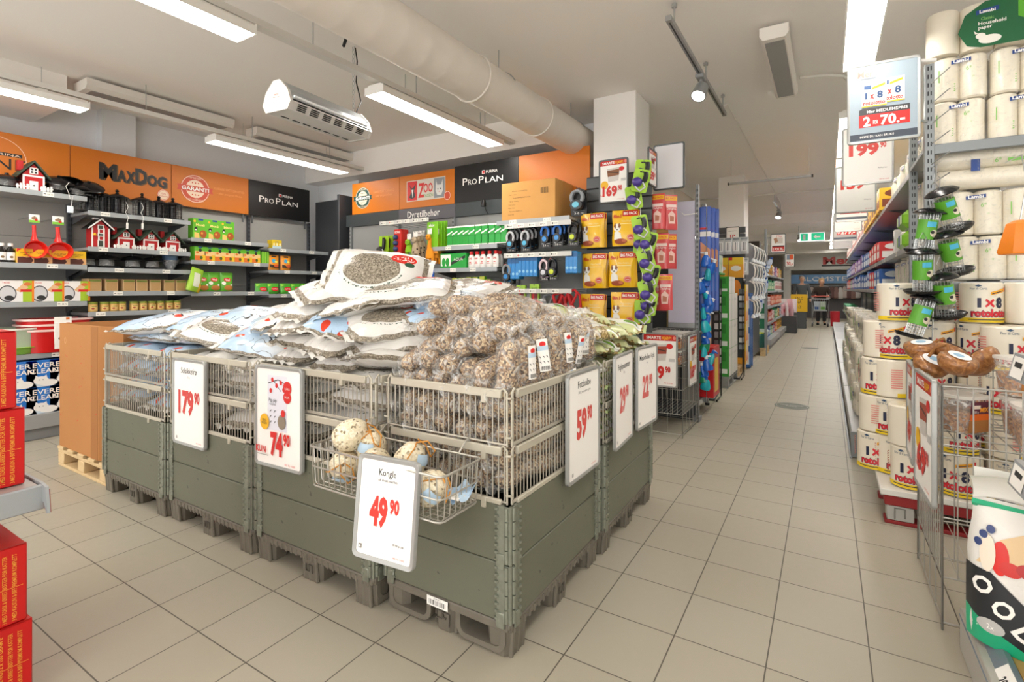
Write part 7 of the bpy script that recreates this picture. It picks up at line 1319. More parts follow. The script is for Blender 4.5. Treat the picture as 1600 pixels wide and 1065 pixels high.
# ================================================================== the paper goods side of the aisle
CRM_ = NT('cream_paper'); P = CRM_.obj(); CRM_.bump(CRM_.noise(P, 9, 4, dist=1.5), .3, .006); CRMP = CRM_.col(CRM_.mix(CRM_.noise(P, 5, 3), '#e3dac6', '#ece5d5'), .33, **{'Coat Weight': .35, 'Coat Roughness': .15})
LB_ = M('#1a3f86', .4); LG = M('#7fbf5a', .45)
def rolls(b, n, r, h, m, y=0, rows=1):
    for j in range(rows):
        for i in range(n): b.lathe([(r*.35, 0), (r*.85, .002), (r, .012), (r, h*.33), (r*.985, h*.5), (r, h*.67), (r, h-.012), (r*.85, h-.002), (r*.35, h), (r*.3, h-.02)], m, 22, c=((i-(n-1)/2)*2*r*.97, y+j*2*r*.97, 0))
def make_lambi():
    t = thing('kitchen_roll_pack', 'x', 'paper roll pack'); r, h = .065, .262; b = MB(); rolls(b, 2, r, h, CRMP, 0, 2); b.build('paper_rolls', t)
    b = MB(); b.grid(lambda i, j: (-.131+.262*i, -.0655+.004*math.sin(j*20)*math.sin(i*14)-.0, .004+h*j*.985), 8, 8, WRAP2); b.grid(lambda i, j: (-.131+.262*i, -.06+.25*j, h+.004+.004*math.sin(9*i+7*j)), 8, 8, WRAP2); b.build('plastic_wrap', t, label='clear plastic wrap')
    f = lambda s, z, o: (s, -.068-o-.012*math.cos(s*26)*0, z); b = MB(); a = [('p', [(-.045, h*.8), (-.045, h*.88), (.045, h*.91), (.045, h*.83)], LB_), ('t', 'Lambi', 0, h*.825, .02, PAPER, .07, .03), ('t', '6*', .035, h*.62, .026, LG), ('t', '12', .055, h*.45, .01, LG)]+[('e', -.03, h*(.2+.05*i), .004, .003, LG) for i in range(4)]+[('r', -.105, h*.42, -.1, h*.7, LG)]
    b.art(a, f); b.build('brand_print', t, label='blue mark and green print', smooth=False); return t
lam = Once(make_lambi); LMG = 'cream kitchen roll packs on the end rack'; YR = 4.06
LPX = lambda i: .67+i*.268
for k in range(2):
    for i in range(4): lam((LPX(i)+.01*k, YR, 2.15+.266*k), 0, 'cream kitchen roll pack on the upper rack board, %s layer, %s from the perforated post' % (('lower', 'upper')[k], ORD[i]), LMG)
for k in range(2):
    for i in range(4): lam((LPX(i)+.1-.02*k, YR+.02, 1.335+.268*k), 0, 'cream kitchen roll pack below the upper rack board, %s layer, %s from the perforated post' % (('lower', 'middle')[k], ORD[i]), LMG, (1.12, 1, 1) if i > 0 else (1, 1, 1))
def lying():
    t = thing('kitchen_roll_pack', 'x', 'paper roll pack'); b = MB(); r, h = .062, .5; mt = Matrix.Translation((-.25, 0, .064)) @ Matrix.Rotation(PI/2, 4, 'Y')
    for dz in (0, .122): b.lathe([(.02, 0), (r*.9, .003), (r, .014), (r, h*.49), (r*.97, h*.5), (r, h*.51), (r, h-.014), (r*.9, h-.003), (.02, h)], CRMP, 20, Matrix.Translation((0, 0, dz)) @ mt)
    b.build('paper_rolls', t); b = MB(); b.grid(lambda i, j: (-.27+.54*i, -.068+.003*math.sin(30*i), .01+.225*j), 8, 4, WRAP2); b.build('plastic_wrap', t); b = MB(); b.art([('r', -.1, .1, -.06, .17, LB_), ('t', '6*', .02, .14, .03, LG), ('r', .06, .14, .16, .16, LG)], lambda s, z, o: (s, -.07-o, z)); b.build('brand_print', t, smooth=False); return t
ly = Once(lying); ly((.82, YR-.02, 1.875), 0, 'cream kitchen roll pack lying on its side just under the upper rack board', 'lying roll packs', (1, 1, .98)); ly((1.35, YR, 1.875), 0, 'cream kitchen roll pack lying next to the dark green printed pack', 'lying roll packs')
GRD = M('#14623a', .3, coat=.3)
t = thing('kitchen_roll_pack', 'green printed household paper pack lying on top of the rack', 'paper roll pack', (.86, YR-.02, 2.685)); b = MB(); 
for i in range(4): b.lathe([(.03, 0), (.075, .004), (.08, .02), (.08, .25), (.075, .262), (.03, .265)], CRMP, 22, c=(-.26+i*.155, 0, 0))
b.build('paper_rolls', t); b = MB(); ff = lambda s, z, o: (s, -.083-o, z); b.art([('p', [(-.16, .02), (-.2, .1), (-.17, .2), (-.08, .262), (.26, .262), (.26, .0), (-.1, .0)], GRD), ('p', [(.06, .262), (.06, .14), (.12, .1), (.2, .12), (.22, .262)], M('#5fb030', .4)), ('p', [(-.12, .19), (-.12, .215), (-.02, .225), (-.02, .2)], LB_), ('t', 'Lambi', -.07, .197, .018, PAPER, .07, .03), ('t', 'Classic', -.07, .155, .018, M('#8fc86a', .4)), ('t', 'Household', -.05, .128, .02, PAPER, .12, .02), ('t', 'paper', -.08, .104, .02, PAPER, .06, .02), ('e', -.06, .04, .05, .025, M('#f0ede4', .5)), ('e', -.1, .065, .022, .018, M('#f0ede4', .5)), ('p', [(-.125, .08), (-.13, .1), (-.11, .08)], M('#f0ede4', .5)), ('r', .1, .06, .2, .09, PAPER)]+[('r', .11+i*.009, .065, .114+i*.009, .085, INK) for i in range(9)], ff); b.build('printed_wrap', t, smooth=False)
put(carton(.4, .14, .18, M('#8a8688', .35), [('t', 'Katie', -.05, .06, .07, PAPER, .18), ('r', .08, .0, .16, .18, M('#5a4a44', .5))], b0=.03, name='grey_paper_pack'), (1.36, YR, 2.685), 0, 'grey printed paper pack at the corner of the rack top', 'paper pack')
t = thing('kitchen_roll_pack', 'dark green printed roll pack under the upper rack board at the frame edge', 'paper roll pack', (1.22, YR-.05, 1.88)); b = MB(); b.lathe([(0, 0), (.055, .004), (.065, .02), (.065, .23), (.055, .25), (0, .252)], GRD, 20); b.lathe([(0, 0), (.055, .004), (.065, .02), (.065, .23), (.055, .25), (0, .252)], GRD, 20, c=(.13, 0, 0)); b.build('paper_rolls', t); t.location.z = 1.878
# the rack
RK = M('#868a8c', .4, .5)
t = thing('end_rack', 'grey perforated steel rack holding kitchen rolls at the aisle end', 'rack', (0, 0, 0))
for x in (.52, 1.9): b = MB(); upright(b, x, 3.94, 2.62, RK, .045, .05); b.build('perforated_post', t)
for x in (.52, 1.9): b = MB(); upright(b, x, 4.6, 2.62, RK, .045, .05); b.build('perforated_post', t)
for z, nm in ((2.14, 'upper'), (1.325, 'middle')):
    b = MB(); b.box(.5, 3.9, z-.06, 2.0, 3.93, z, RK, b=.004); b.box(.5, 3.93, z-.03, 2.0, 4.6, z-.004, SHELFM, b=.002); b.build('shelf_board', t)
b = MB(); b.box(.5, 3.9, .965, 2.0, 3.925, 1.0, RK, b=.004); b.build('cross_beam', t)
b = MB()
for k in range(7): b.cyl((.53, 3.9, 2.5-k*.13), (.6, 3.78, 2.56-k*.13), .003, STEEL, n=5)
b.build('prong', t) if 0 else None
for k in range(7): b = MB(); b.cyl((.525, 3.895, 2.5-k*.12), (.6, 3.8, 2.55-k*.12), .003, STEEL, n=5); b.build('prong', t)
# rotolotto rolls
YL = M('#e8c81f', .45); RD2 = M('#cf2230', .45); NV = M('#1c2240', .45); PBK = NT('paper_roll_end'); PRE = M('#e9e4d8', .8)
def make_roto(turn=0):
    t = thing('paper_roll', 'x', 'big paper roll'); Rr, h = .094, .225; b = MB(); b.lathe([(Rr*.3, .006), (Rr*.9, .002), (Rr, .01), (Rr, h-.01), (Rr*.92, h-.001), (Rr*.3, h-.004), (Rr*.26, h-.03)], CRMP, 32); b.build('roll_body', t)
    f = lambda s, z, o: ((Rr+.0008+o)*math.sin(s/Rr+turn), -(Rr+.0008+o)*math.cos(s/Rr+turn), z)
    a = [('r', -.16, .006, .12, .03, YL), ('r', -.1, .018, .09, .023, NV), ('t', '1', -.052, .09, .05, NV, .016, .045), ('t', '8', .036, .088, .055, NV, .034, .05)]
    a += [('p', [(-.03+.012*0, .095), (-.022, .088), (-.008, .105), (.006, .088), (.013, .096), (.0, .112), (.012, .128), (.005, .135), (-.008, .12), (-.022, .135), (-.029, .127), (-.016, .112)], RD2), ('t', 'rotolotto', .0, .038, .042, NV, .176, .06), ('t', 'rotolotto', .0, .04, .038, RD2, .17, .045)]
    a += [('p', [(-.005, .155), (-.005, .172), (.075, .195), (.075, .176)], M('#e9a51f', .45)), ('p', [(.068, .174), (.068, .197), (.08, .198), (.08, .176)], RD2), ('p', [(.0, .16), (.06, .178), (.06, .182), (.0, .165)], NV), ('t', 'Fior di Carta', -.055, .185, .014, M('#2a4a6a', .5), .07), ('p', [(-.07, .206), (-.055, .214), (-.04, .206), (-.055, .2)], M('#2a4a6a', .5))]
    BT = M('#8f98b4', .6); rr_ = random.Random(3)
    for i in range(30): w_ = rr_.uniform(.02, .045); a.append(('r', .17-w_/2, .03+i*.0058, .17+w_/2, .0325+i*.0058, BT))
    for i in range(9): a.append(('r', -.19, .06+i*.013, -.14, .066+i*.013, M('#d98a80', .55)))
    b = MB(); b.art(a, f, .014); b.build('printed_sleeve', t, label='printed 1x8 sleeve', smooth=False); return t
ROT = [Once(lambda a_=a_: make_roto(a_)) for a_ in (0, .5, -.5, 2.1)]
PX0 = .3; RG = 'big 1x8 paper rolls on the red pallet'
for c_, (yy, rowlab) in enumerate(((3.47, 'front file'), (3.67, 'second file'))):
    for i in range(3 if c_ == 0 else 4):
        for k in range((2, 2, 4)[min(i, 2)] if c_ == 0 else (5, 4, 5, 5)[i]):
            x = PX0+.1+i*.197+(-.06 if c_ else 0); y = yy+.12
            ROT[(i*2+k*3+c_) % 4]((x+.012*math.sin(k*5+i), y+.03*c_+.01*math.sin(k*3), .19+k*.226), R(12*math.sin(k*2.3+i)), 'big 1x8 paper roll stacked on the white board of the red pallet, %s' % rowlab, RG)
for k in range(4): ROT[(k*2+1) % 4]((.255+.01*k, 3.86, .19+k*.226), R(-25), 'big 1x8 paper roll at the back corner of the red pallet, %s from the bottom' % ORD[k], 'big paper rolls at the back corner')
for k in range(2):
    for i in range(6): ROT[(0, 2, 1)[(i+k) % 3]]((.68+i*.197, 4.06, (.775, 1.005)[k]), R(8*math.sin(i*2+k)), 'big 1x8 paper roll behind the cross beam of the rack, %s row' % ('lower', 'upper')[k], 'big paper rolls behind the beam')
b = MB(); b.box(.55, 3.95, .72, 2.0, 4.5, .77, SHELFM); b.box(.55, 4.5, 0, 2.0, 4.55, .72, PANELD); b.build('lower_board', bpy.data.objects['end_rack'])
for i in range(5):
    for k in range(2): ROT[(i+k*2) % 4]((.86+i*.2, 3.6, .19+k*.226), R(10*i), 'big 1x8 paper roll seen through the wire basket of meat tubs', 'rolls behind the wire basket')
t = thing('red_pallet', 'low red pallet with a white board under the big paper rolls', 'pallet', (0, 0, 0)); REDP = M('#8a1a1c', .5); b = MB(); b.box(.25, 3.46, .155, 1.9, 4.0, .188, M('#d9d6cf', .5), b=.004); b.build('white_board', t)
for y in (3.52, 3.9): b = MB(); b.box(.27, y-.05, .1, 1.9, y+.05, .154, REDP, b=.004); b.box(.27, y-.05, 0, 1.9, y+.05, .02, REDP, b=.004); b.build('rail', t)
for x in (.34, 1.0, 1.7):
    for y in (3.52, 3.9): b = MB(); b.box(x-.06, y-.048, .021, x+.06, y+.048, .099, M('#a8a6a0', .5), b=.004); b.tube([(x-.025, y-.05, .03), (x-.025, y-.052, .09), (x+.02, y-.052, .09), (x+.02, y-.05, .04)], .004, M('#7a7872', .5), 5); b.build('block', t)
# hanging mesh feeders on a clip strip
def mfeeder():
    t = thing('mesh_feeder', 'x', 'bird feeder'); b = MB(); b.lathe([(0, 0), (.075, 0), (.088, .012), (.09, .018), (.07, .008), (0, .008)], BKP, 24); b.build('dish', t); b = MB(); b.lathe([(.08, .2), (.06, .215), (.02, .225), (0, .226)], BKP, 24); b.lathe([(.04, .19), (.078, .196), (.08, .201)], BKP, 20); b.build('lid', t)
    b = MB(); r = .043
    for k in range(18): q = 2*PI*k/18; b.cyl((r*math.cos(q), r*math.sin(q), .01), (r*math.cos(q), r*math.sin(q), .2), .0012, STEEL, n=4, caps=False)
    for k in range(14): b.tube([(r*math.cos(2*PI*i/16), r*math.sin(2*PI*i/16), .02+k*.0135) for i in range(16)], .001, STEEL, 4, closed=True)
    b.build('mesh_tube', t); b = MB(); b.lathe([(.0455, .07), (.046, .165)], M('#5aa32c', .4), 22); b.art([('r', -.03, .13, .015, .155, M('#4ab4d8', .4)), ('e', .01, .1, .022, .018, M('#d8d0b8', .5)), ('e', .0, .105, .01, .008, INK), ('r', .025, .075, .045, .09, PAPER)], lambda s, z, o: ((.0465+o)*math.sin(s/.046), -(.0465+o)*math.cos(s/.046), z), .012); b.build('label_sleeve', t, label='green printed sleeve')
    b = MB(); b.tube([(0, 0, .225), (.02, 0, .27), (0, 0, .3), (-.02, 0, .27), (0, 0, .226)], .002, STEEL, 5); b.build('hanger_wire', t); return t
mf = Once(mfeeder)
FE = [(1441, 396, 3.62, 6, 'uppermost, hanging almost straight'), (1492, 360, 3.66, -24, 'uppermost, tilted outwards'), (1441, 458, 3.6, -4, 'second down, hanging almost straight'), (1493, 427, 3.68, -18, 'second down, tilted outwards'), (1480, 495, 3.64, -12, 'third down, under the tilted ones'), (1425, 528, 3.58, 16, 'lowest, swinging over the coconut halves')]
for u, v, y, a_, l in FE: x = ax(u, y); mf((x, y, az(v, x, y)), (R(6), R(a_), R(30)), 'black and green mesh bird feeder on the strip, '+l, 'mesh bird feeders', (.98, .98, 1.12))
b = MB(); x = ax(1462, 3.66); b.tube([(.53, 3.88, 2.0), (x+.01, 3.7, 1.98), (x, 3.66, 1.9), (x-.01, 3.64, 1.5), (x-.02, 3.62, .98)], .0035, STEEL, 5); tag(b.build('clip_strip'), 'clip strip carrying the black and green mesh feeders', 'clip strip')
# signs along the shelf edge
def mer2(W_, H_):
    h = H_; a = [('r', -W_/2+.015, .015, W_/2-.015, h-.015, M('#94a3ae', .4)), ('r', -W_/2+.015, .02, W_/2-.015, .06, M('#3c4450', .5)), ('t', 'BESTE DU KAN BRUKE', -.03, .034, .013, PAPER, .17), ('t', 'Mer', -W_*.24, h*.83, h*.085, M('#d9867c', .5), W_*.22, .02), ('r', -W_*.3, h*.8, -W_*.1, h*.815, M('#7a8086', .5)), ('r', -W_*.33, h*.2, W_*.36, h*.355, M('#cf2420', .4)), ('p', [(-W_*.33, h*.355), (-W_*.33, h*.42), (-W_*.28, h*.44), (W_*.36, h*.43), (W_*.36, h*.355)], M('#3a3a3e', .4)), ('t', 'Mer MEDLEMSPRIS', .02, h*.375, h*.036, PAPER, W_*.55, .015), ('t', '2', -W_*.22, h*.215, h*.12, PAPER, W_*.1, .03), ('t', 'FOR', -W_*.1, h*.23, h*.05, PAPER, W_*.07, .02), ('t', '70.-', W_*.13, h*.215, h*.12, PAPER, W_*.33, .03)]
    for cx, cz in ((.12, .58), (-.12, .55)): X = cx*W_; a += [('r', X-W_*.17, h*(cz-.1), X+W_*.17, h*(cz+.2), M('#efece4', .5)), ('r', X-W_*.17, h*(cz-.1), X+W_*.17, h*(cz-.085), YL), ('p', [(X-.01, h*(cz+.11)), (X-.01, h*(cz+.14)), (X+W_*.15, h*(cz+.18)), (X+W_*.15, h*(cz+.15))], M('#e9a51f', .45)), ('r', X-W_*.14, h*(cz+.12), X-W_*.04, h*(cz+.17), M('#3a5a8a', .5)), ('t', '1', X-W_*.11, h*(cz+.0), h*.08, M('#2a4a7a', .5), W_*.03, .03), ('t', 'x', X-W_*.03, h*cz, h*.08, RED, W_*.06, .04), ('t', '8', X+W_*.08, h*cz, h*.085, M('#2a4a7a', .5), W_*.08, .04), ('t', 'rotolotto', X, h*(cz-.075), h*.05, RED, W_*.3, .03)]
    return a
s4 = sign('framed member price sign reading 2 for 70 with 1x8 rolls', (.29, 3.84, 2.18), R(1), .365, .49, mer2(.365, .49), SFR); b = MB(); b.cyl((.17, .02, .46), (.26, .06, .46), .012, WH, n=8); b.cyl((.18, .01, .1), (.23, .06, .1), .008, GREYM, n=8); b.build('bracket', s4)
for i, (x, y, z, big, sup, l) in enumerate(((.275, 4.98, 2.12, '199', '90', 'first behind the member price sign'), (.24, 6.1, 2.04, '159', '90', 'second behind the member price sign'), (.26, 7.7, 2.13, '', '', 'reading 279,- in a red block'), (.26, 8.9, 2.12, '69', '90', 'dim reddish'), (.26, 10.3, 2.1, '', '', 'greyish, farther along'), (.26, 12.2, 2.1, '89', '90', 'far along the shelf'))):
    art_ = price(big, sup, 0, .24, .09, M('#d8453e', .5), .2)+[('t', '79,99 pr liter', .1, .12, .01, INK), ('t', 'MER TIL OVERS', .11, .03, .008, PR)] if big else [('r', -.12, .1, .16, .2, M('#c8302a', .4)), ('t', '279,-', .04, .115, .07, PAPER, .2, .03), ('t', 'NÅ', -.09, .115, .06, PAPER, .05), ('r', -.17, .03, .17, .06, M('#55606a', .5))]
    sg = sign('framed price sign over the paper goods, '+(('%s.%s, ' % (big, sup)) if big else '')+l, (x, y, z), 0, .345, .47, art_, SFR, paper=PAPER if i < 4 else M('#b9b5b2', .5)); b = MB(); b.cyl((.16, .01, .4), (.3, .05, .36), .008, GREYM, n=8); b.build('bracket', sg)
# the long gondola
bx_ = [bay('long grey shelf run of paper goods, section %s' % w_, (1.0, 4.66+2.2*(i+1), 0), -PI/2, 2.18, [(.62, .55), (1.28, .5), (1.6, .48), (2.16, .46)], 2.45, base=.2, bd=.84, tags=(i < 2), rail=M('#9fa3a6', .35, .5), group='paper goods shelf run') for i, w_ in enumerate(('nearest the end rack', 'next to the end rack section', 'halfway down the aisle', 'three quarters down the aisle', 'before the shoppers', 'farthest', 'beside the shopping cart'))]
b = MB(); b.box(-.018, -.006, 0, 0, 15.4, .012, M('#8f9396', .4, .5)); b.box(-.01, 0, .01, .03, .03, .2, RK); tag(b.build('kick_rail', loc=(.165, 4.66, 0)), 'grey kick rail along the foot of the paper goods shelves', 'kick rail')
def toilet():
    t = thing('toilet_roll_pack', 'x', 'paper roll pack'); b = MB(); r = .058
    for lv in range(2):
        for i in range(3):
            for j in range(2): b.lathe([(r*.35, .0), (r*.9, .002), (r, .012), (r, .11), (r*.9, .122), (r*.35, .124)], CRMP, 16, c=((i-1)*.115, -.06+j*.115, lv*.126))
    b.build('paper_rolls', t); b = MB(); b.grid(lambda i, j: (-.178+.356*i, -.121+.006*math.sin(9*i)*math.sin(8*j), .005+.25*j), 10, 6, WRAP); b.grid(lambda i, j: (-.178+.356*i, -.12+.24*j, .256+.006*math.sin(12*i+5*j)), 10, 6, WRAP); b.build('plastic_wrap', t); b = MB(); b.art([('e', .03, .17, .05, .022, LB_), ('t', 'Lambi', .03, .163, .016, PAPER, .06), ('r', -.14, .08, -.08, .2, M('#6fae4a', .45))], lambda s, z, o: (s, -.128-o, z)); b.build('brand_print', t, smooth=False); return t
tp = Once(toilet); TG = 'toilet roll packs on the paper goods shelves'
for z, nx, xx in ((.205, 2, .34), (.47, 2, .36), (.735, 1, .42)):
    for j in range(13): 
        if j > 5 and (j % 3 == 2): continue
        tp((xx+.02*math.sin(j*3+z*9), 4.95+j*.42+.03*math.sin(j), z), -PI/2+R(4*math.sin(j*2)), 'clear-wrapped white toilet roll pack bulging over the lower shelf along the aisle', TG)
for i, (y, z, c) in enumerate(((4.95, 1.285, 'a'), (4.95, 1.55, 'a'), (5.4, 1.285, 'a'), (5.4, 1.61, 'g'), (5.4, 1.78, 'g'), (5.85, 1.285, 'a'), (5.85, 1.55, 'a'), (6.3, 1.285, 'a'), (4.95, 1.83, 'a'), (4.95, 2.17, 'a'), (5.4, 2.17, 'a'), (5.9, 2.17, 'a'), (6.5, 2.17, 'a'), (7.1, 2.17, 'a'))):
    if c == 'a': lam((.66, y, z), -PI/2+R(10), 'cream kitchen roll pack on the aisle side shelves, '+('upper board' if z > 2 else 'middle boards'), 'kitchen rolls along the aisle', (1.2, 1, 1))
    else: put(carton(.4, .24, .15, M('#8cc63a', .3, coat=.3), [('r', -.06, .03, .05, .12, LB_), ('r', .08, .04, .18, .11, M('#d9ecc0', .4))], b0=.04, name='green_roll_pack'), (.64, y, z), -PI/2, 'light green paper pack on the aisle side shelf, '+('lower' if z < 1.7 else 'upper'), 'paper pack')
put(carton(.12, .1, .26, M('#e9e6e0', .5), [('e', 0, .15, .03, .05, INK), ('r', -.05, .0, .05, .03, RED)], name='white_box'), (.62, 6.35, 1.61), -PI/2, 'slim white box with a dark picture among the paper packs', 'box')
rr = random.Random(11)
for z in (.625, 1.285, 1.605, 2.165):
    c = rr.randrange(8)
    for j in range(26):
        if rr.random() < .35: c = (5, 5, 6, 5, 7, 5)[rr.randrange(6)] if z > 2 else (4, 6, 5, 5, 7, 3)[rr.randrange(6)]
        y = 7.2+j*.42
        if z < .7 and y < 10.6: continue
        FB[c]((.62-.08*(z < .7), y, z), -PI/2, '%s pack far along the paper goods shelves' % CNAM[c], CNAM[c]+' packs along the paper goods shelves', (1.6, 1.2, 1+.25*rr.random()))
# ------------------------------------------------------------------ wire basket with tubs and coconut halves
make_wirebin(.62, .6, .92, .7, 14, label='tall wire basket of meat tubs and coconut halves by the paper rolls', loc=(.68, 2.79, 0))
TB = 'meat tubs in the tall wire basket'; tb2 = Once(lambda: make_tub('#6a4a28', .075, .14, '#e0691f'))
for i, (x, y, z, rx, l) in enumerate(((.66, 2.6, .702, 0, 'first of the lower front row'), (.83, 2.58, .702, .1, 'second of the lower front row'), (.67, 2.78, .702, 0, 'second row, under the coconut halves'), (.86, 2.8, .702, 0, 'second row, nearer the frame edge'), (.66, 2.8, .86, .15, 'standing upright in the upper row'), (.905, 2.74, .86, -.1, 'standing upright beside the frame edge'), (.5, 2.95, .702, 0, 'at the back corner'), (.47, 2.75, .702, .1, 'low behind the turned signs'))): tb2((x, y, z), R(6*i), 'clear meat snack tub in the tall wire basket, '+l, TB) if not isinstance(rx, tuple) else None
tb2((.76, 2.56, .92), (0, R(95), R(12)), 'clear meat snack tub lying on its side on top of the tall basket', TB)
COCO = NT('coconut'); P = COCO.obj(); COCO.bump(COCO.noise(P, 60, 4), .6, .006); COCO = COCO.col(COCO.ramp(COCO.noise(P, 45, 6, dist=1), [(.3, '#6b4220'), (.5, '#96602f'), (.75, '#c08c52')]), .45, **{'Coat Weight': .4})
def coco():
    t = thing('coconut_half', 'x', 'coconut half'); b = MB(); b.lathe([(0, 0), (.035, .004), (.058, .025), (.066, .05), (.062, .066), (.03, .075), (0, .077)], COCO, 20); b.build('shell', t, ang=70); b = MB(); b.art([('e', 0, 0, .042, .034, M('#e9ebee', .4)), ('e', 0, .004, .02, .016, M('#8fb4d0', .4))], lambda s, z, o: (s, z, .0775+o-.12*(s*s+z*z)*20*.2), .02); b.build('paper_label', t, smooth=False)
    b = MB(); b.tube([(.05, 0, .06), (.09, -.02, .08), (.12, .0, .05), (.1, .03, .02)], .006, M('#8a5a2a', .8), 6); b.build('rope_hanger', t); return t
cc_ = Once(coco)
for i, (u, v, y, a_, l) in enumerate(((1447, 582, 2.92, 20, 'with a white label, nearest the turned signs'), (1440, 560, 3.0, -10, 'smaller looking, at the back by the paper rolls'), (1478, 566, 2.95, 15, 'with a pale blue label, highest'), (1490, 582, 2.8, -20, 'half hidden behind the lying tub'), (1525, 585, 2.95, 10, 'lying low towards the frame edge'), (1550, 575, 2.95, 30, 'with a rope, between the tubs and the price rail'))): x = ax(u, y); cc_((x, y, az(v, x, y)-.0), (R(a_*.7+16), R(a_), R(40*i)), 'wrapped brown coconut half, '+l, 'coconut halves', (1.05, 1.05, 1.05))
for i in range(9): b = MB(); 
sign('framed sign seen edge on at the back of the tall basket', (.345, 3.1, .47), -PI/2-R(2), .3, .46, smarte(.3, .46, '49', '90'), SFR); sign('framed reddish sign seen edge on at the front of the tall basket', (.338, 2.645, .45), -PI/2+R(2), .36, .49, smarte(.34, .49, '69', '90'), SFR)
# ------------------------------------------------------------------ dog food shelf at the frame corner
t = thing('dog_food_shelf', 'low shelf with a grey price rail and tan board at the picture corner', 'shelf', (0, 0, 0)); b = MB(); b.box(.478, .8, .05, 1.2, 2.38, .16, M('#c09a5c', .6, var=.2, bscale=8), b=.003); b.build('shelf_board', t); b = MB(); b.box(.405, .8, 0, .44, 2.4, .145, M('#b3afa8', .45, .1), b=.003); b.build('plinth', t)
b = MB(); b.prism([(.402, .12), (.46, .175), (.475, .17), (.42, .1)], .8, 2.4, M('#7f8a94', .35, .3)); fr_ = lambda s, z, o: (.431+z*.72-.0012, 2.0+s, .1475+z*.69+.0012); 
E2 = lambda s, z, o: (.402+.058*z-.0, s, .12+.055*z+.001+o); b.art([('r', 1.93, .15, 2.06, .95, PAPER)], E2); b.art([('t', '299,-', 0, 0, .028, INK, .06, .03)], lambda s, z, o: (.402+.058*(.3+z*12*1.2), 1.985-s, .12+.055*(.3+z*12*1.2)+.0016+o)); b.build('price_rail', t, smooth=False)
b = MB(); upright(b, 1.15, 1.95, 1.9, UPR); b.build('upright', t)
for z, u in ((.79, 'tilted grey'), (1.085, 'short grey')):
    b = MB(); b.box(.46, .9, z-.03, 1.2, 1.93, z, SHELFM, b=.002); s_ = b.build('shelf_board', t); b = MB(); b.prism([(.43, z-.05), (.445, z+.02), (.46, z+.02), (.46, z-.05)], .9, 1.945, M('#a9adb1', .35, .3)); b.art([('r', 1.83, .1, 1.93, .9, PAPER), ('r', 1.85, .5, 1.91, .7, INK)], lambda s, q, o: (.43+.015*q-.001-o, s, z-.05+.07*q)); b.build('price_rail', s_, smooth=False)
PBG = NT('food_bag'); P = PBG.obj(); PBG.bump(PBG.noise(P, 12, 4, dist=1), .4, .01); PBM = PBG.col(PBG.mix(.5, '#ece9e4', '#e6e3dd'), .3, **{'Coat Weight': .25})
GRN2 = M('#1fa779', .35)
t = thing('dog_food_bag', 'white and green dog food bag with red berries on the low shelf', 'pet food bag', (.58, 2.18, .162), -R(22)); W_, h, tk = .38, .44, .2
b = MB(); ft = lambda s, z: tk/2*max(0, 1-abs(2*s/W_)**4)**.45*max(.0, min(1, (1-(z/h)**3)))**.6*(.85+.15*min(1, z/.06))
ww = lambda z: 1-.12*max(0, z/h-.75)*4*.5+.02*math.sin(z*30)
b.grid(lambda i, j: ((i-.5)*W_*ww(j*h), -ft((i-.5)*W_*.999, j*h), j*h), 20, 24, PBM); b.grid(lambda i, j: ((.5-i)*W_*ww(j*h), ft((i-.5)*W_*.999, j*h), j*h), 20, 24, PBM); b.grid(lambda i, j: ((i-.5)*W_, (2*j-1)*ft((i-.5)*W_*.999, 0), 0), 12, 3, PBM)
a = [('p', [(-.19, .0), (-.19, .1), (.02, .0)], GRN2), ('p', [(-.19, .1), (-.19, .235), (-.12, .235), (.03, .11), (.03, -.0), (.02, 0)], M('#26282c', .4)), ('e', -.12, .07, .035, .022, M('#b9b7b4', .4)), ('t', '2x', -.12, .062, .016, PAPER), ('p', [(-.16, .25), (-.1, .34), (.0, .4), (.18, .4), (.18, .27), (.02, .29)], M('#e6c79a', .5)), ('e', -.1, .285, .022, .05, M('#d8291f', .4))]
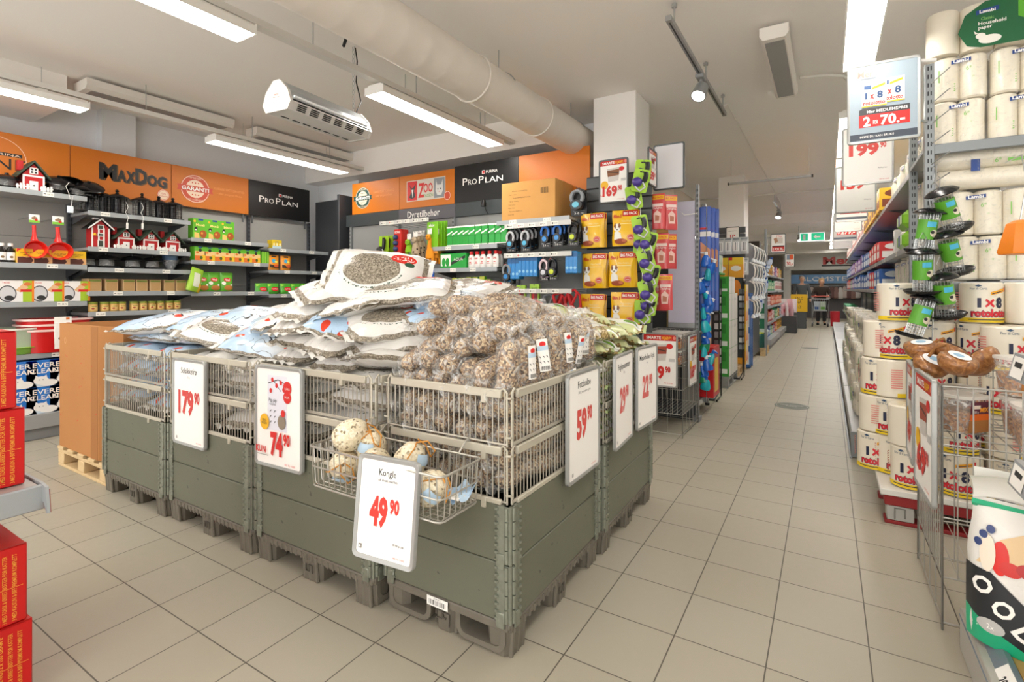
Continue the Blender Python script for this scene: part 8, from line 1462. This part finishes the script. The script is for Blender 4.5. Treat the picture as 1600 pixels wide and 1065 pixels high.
a += [('e', x, z, .028, .021, M(c_, .35)) for x, z, c_ in ((-.075, .262, '#cf2a22'), (-.035, .27, '#b81f1c'), (.01, .28, '#d8382c'), (.05, .285, '#b81f1c'), (.09, .3, '#cf2a22'), (-.01, .305, '#c4241e'), (.04, .32, '#d8382c'), (.1, .335, '#b81f1c'))]+[('e', -.13, .29, .02, .055, M('#f0e2d0', .5))]+[('e', x, z, .011, .012, M('#3b4a7a', .4)) for x, z in ((-.155, .315), (-.142, .342), (-.125, .362))]+[('p', [(-.04, .31), (-.01, .345), (.02, .33), (.05, .36), (.06, .33), (.02, .31)], M('#4f9a2c', .5)), ('e', .02, .395, .03, .02, M('#8fb02a', .4)), ('t', 'UREN', .07, .225, .018, INK), ('t', 'KYLLING KOMBALINGE', .08, .2, .013, INK, .16), ('t', 'HUSUM + VITAMINER', .08, .178, .011, INK, .15)]
b.art(a, lambda s, z, o: (s, -ft(max(-.185, min(.185, s)), z)-o-.003, z), .03)
for i, (ch, x, z) in enumerate((('O', -.16, .17), ('O', -.108, .118), ('D', -.055, .066))): b.art([('t', ch, 0, 0, .056, PAPER, .05, .03)], lambda s, q, o, x=x, z=z: (lambda X_, Z_: (X_, -ft(max(-.18, min(.18, X_)), Z_)-o-.005, Z_))(x+s*.7+q*.71, z-s*.71+q*.7), .012)
b.build('bag_body', t, ang=70)
b = MB(); fl = lambda i, j: ((i-.5)*(W_*.93), -.012-.05*j*j*1.0+.01*math.sin(i*8), h-.004+.11*j-.03*j*j+.015*math.sin(i*6)); b.grid(fl, 14, 8, PBM); b.grid(lambda i, j: (lambda p: (p[0], p[1]-.0015, p[2]+.001))(fl(i, .78+.14*j)), 14, 2, GRN2); b.grid(lambda i, j: ((i-.5)*(W_*.93), .012+.01*math.sin(i*8)-.02*j, h-.004+.1*j), 14, 6, PBM); b.grid(lambda i, j: ((i-.5)*(W_*.94), -.0165-.01*math.sin(j*3), h-.03+.024*j), 14, 2, GRN2); b.build('folded_top', t, ang=70)
t = thing('orange_tag', 'orange tapered tag hanging at the frame edge by the kitchen rolls', 'tag', (ax(1594, 3.0), 3.0, az(397, ax(1594, 3.0), 3.0))); b = MB(); b.lathe([(.07, 0), (.075, .01), (.045, .13), (.02, .145), (0, .147)], M('#e8821e', .4), 6); b.build('tag_body', t); b = MB(); b.tube([(0, 0, .14), (.02, 0, .3), (.1, .4, .5), (.15, .9, .56)], .003, STEEL, 5); b.build('hanging_wire', t)
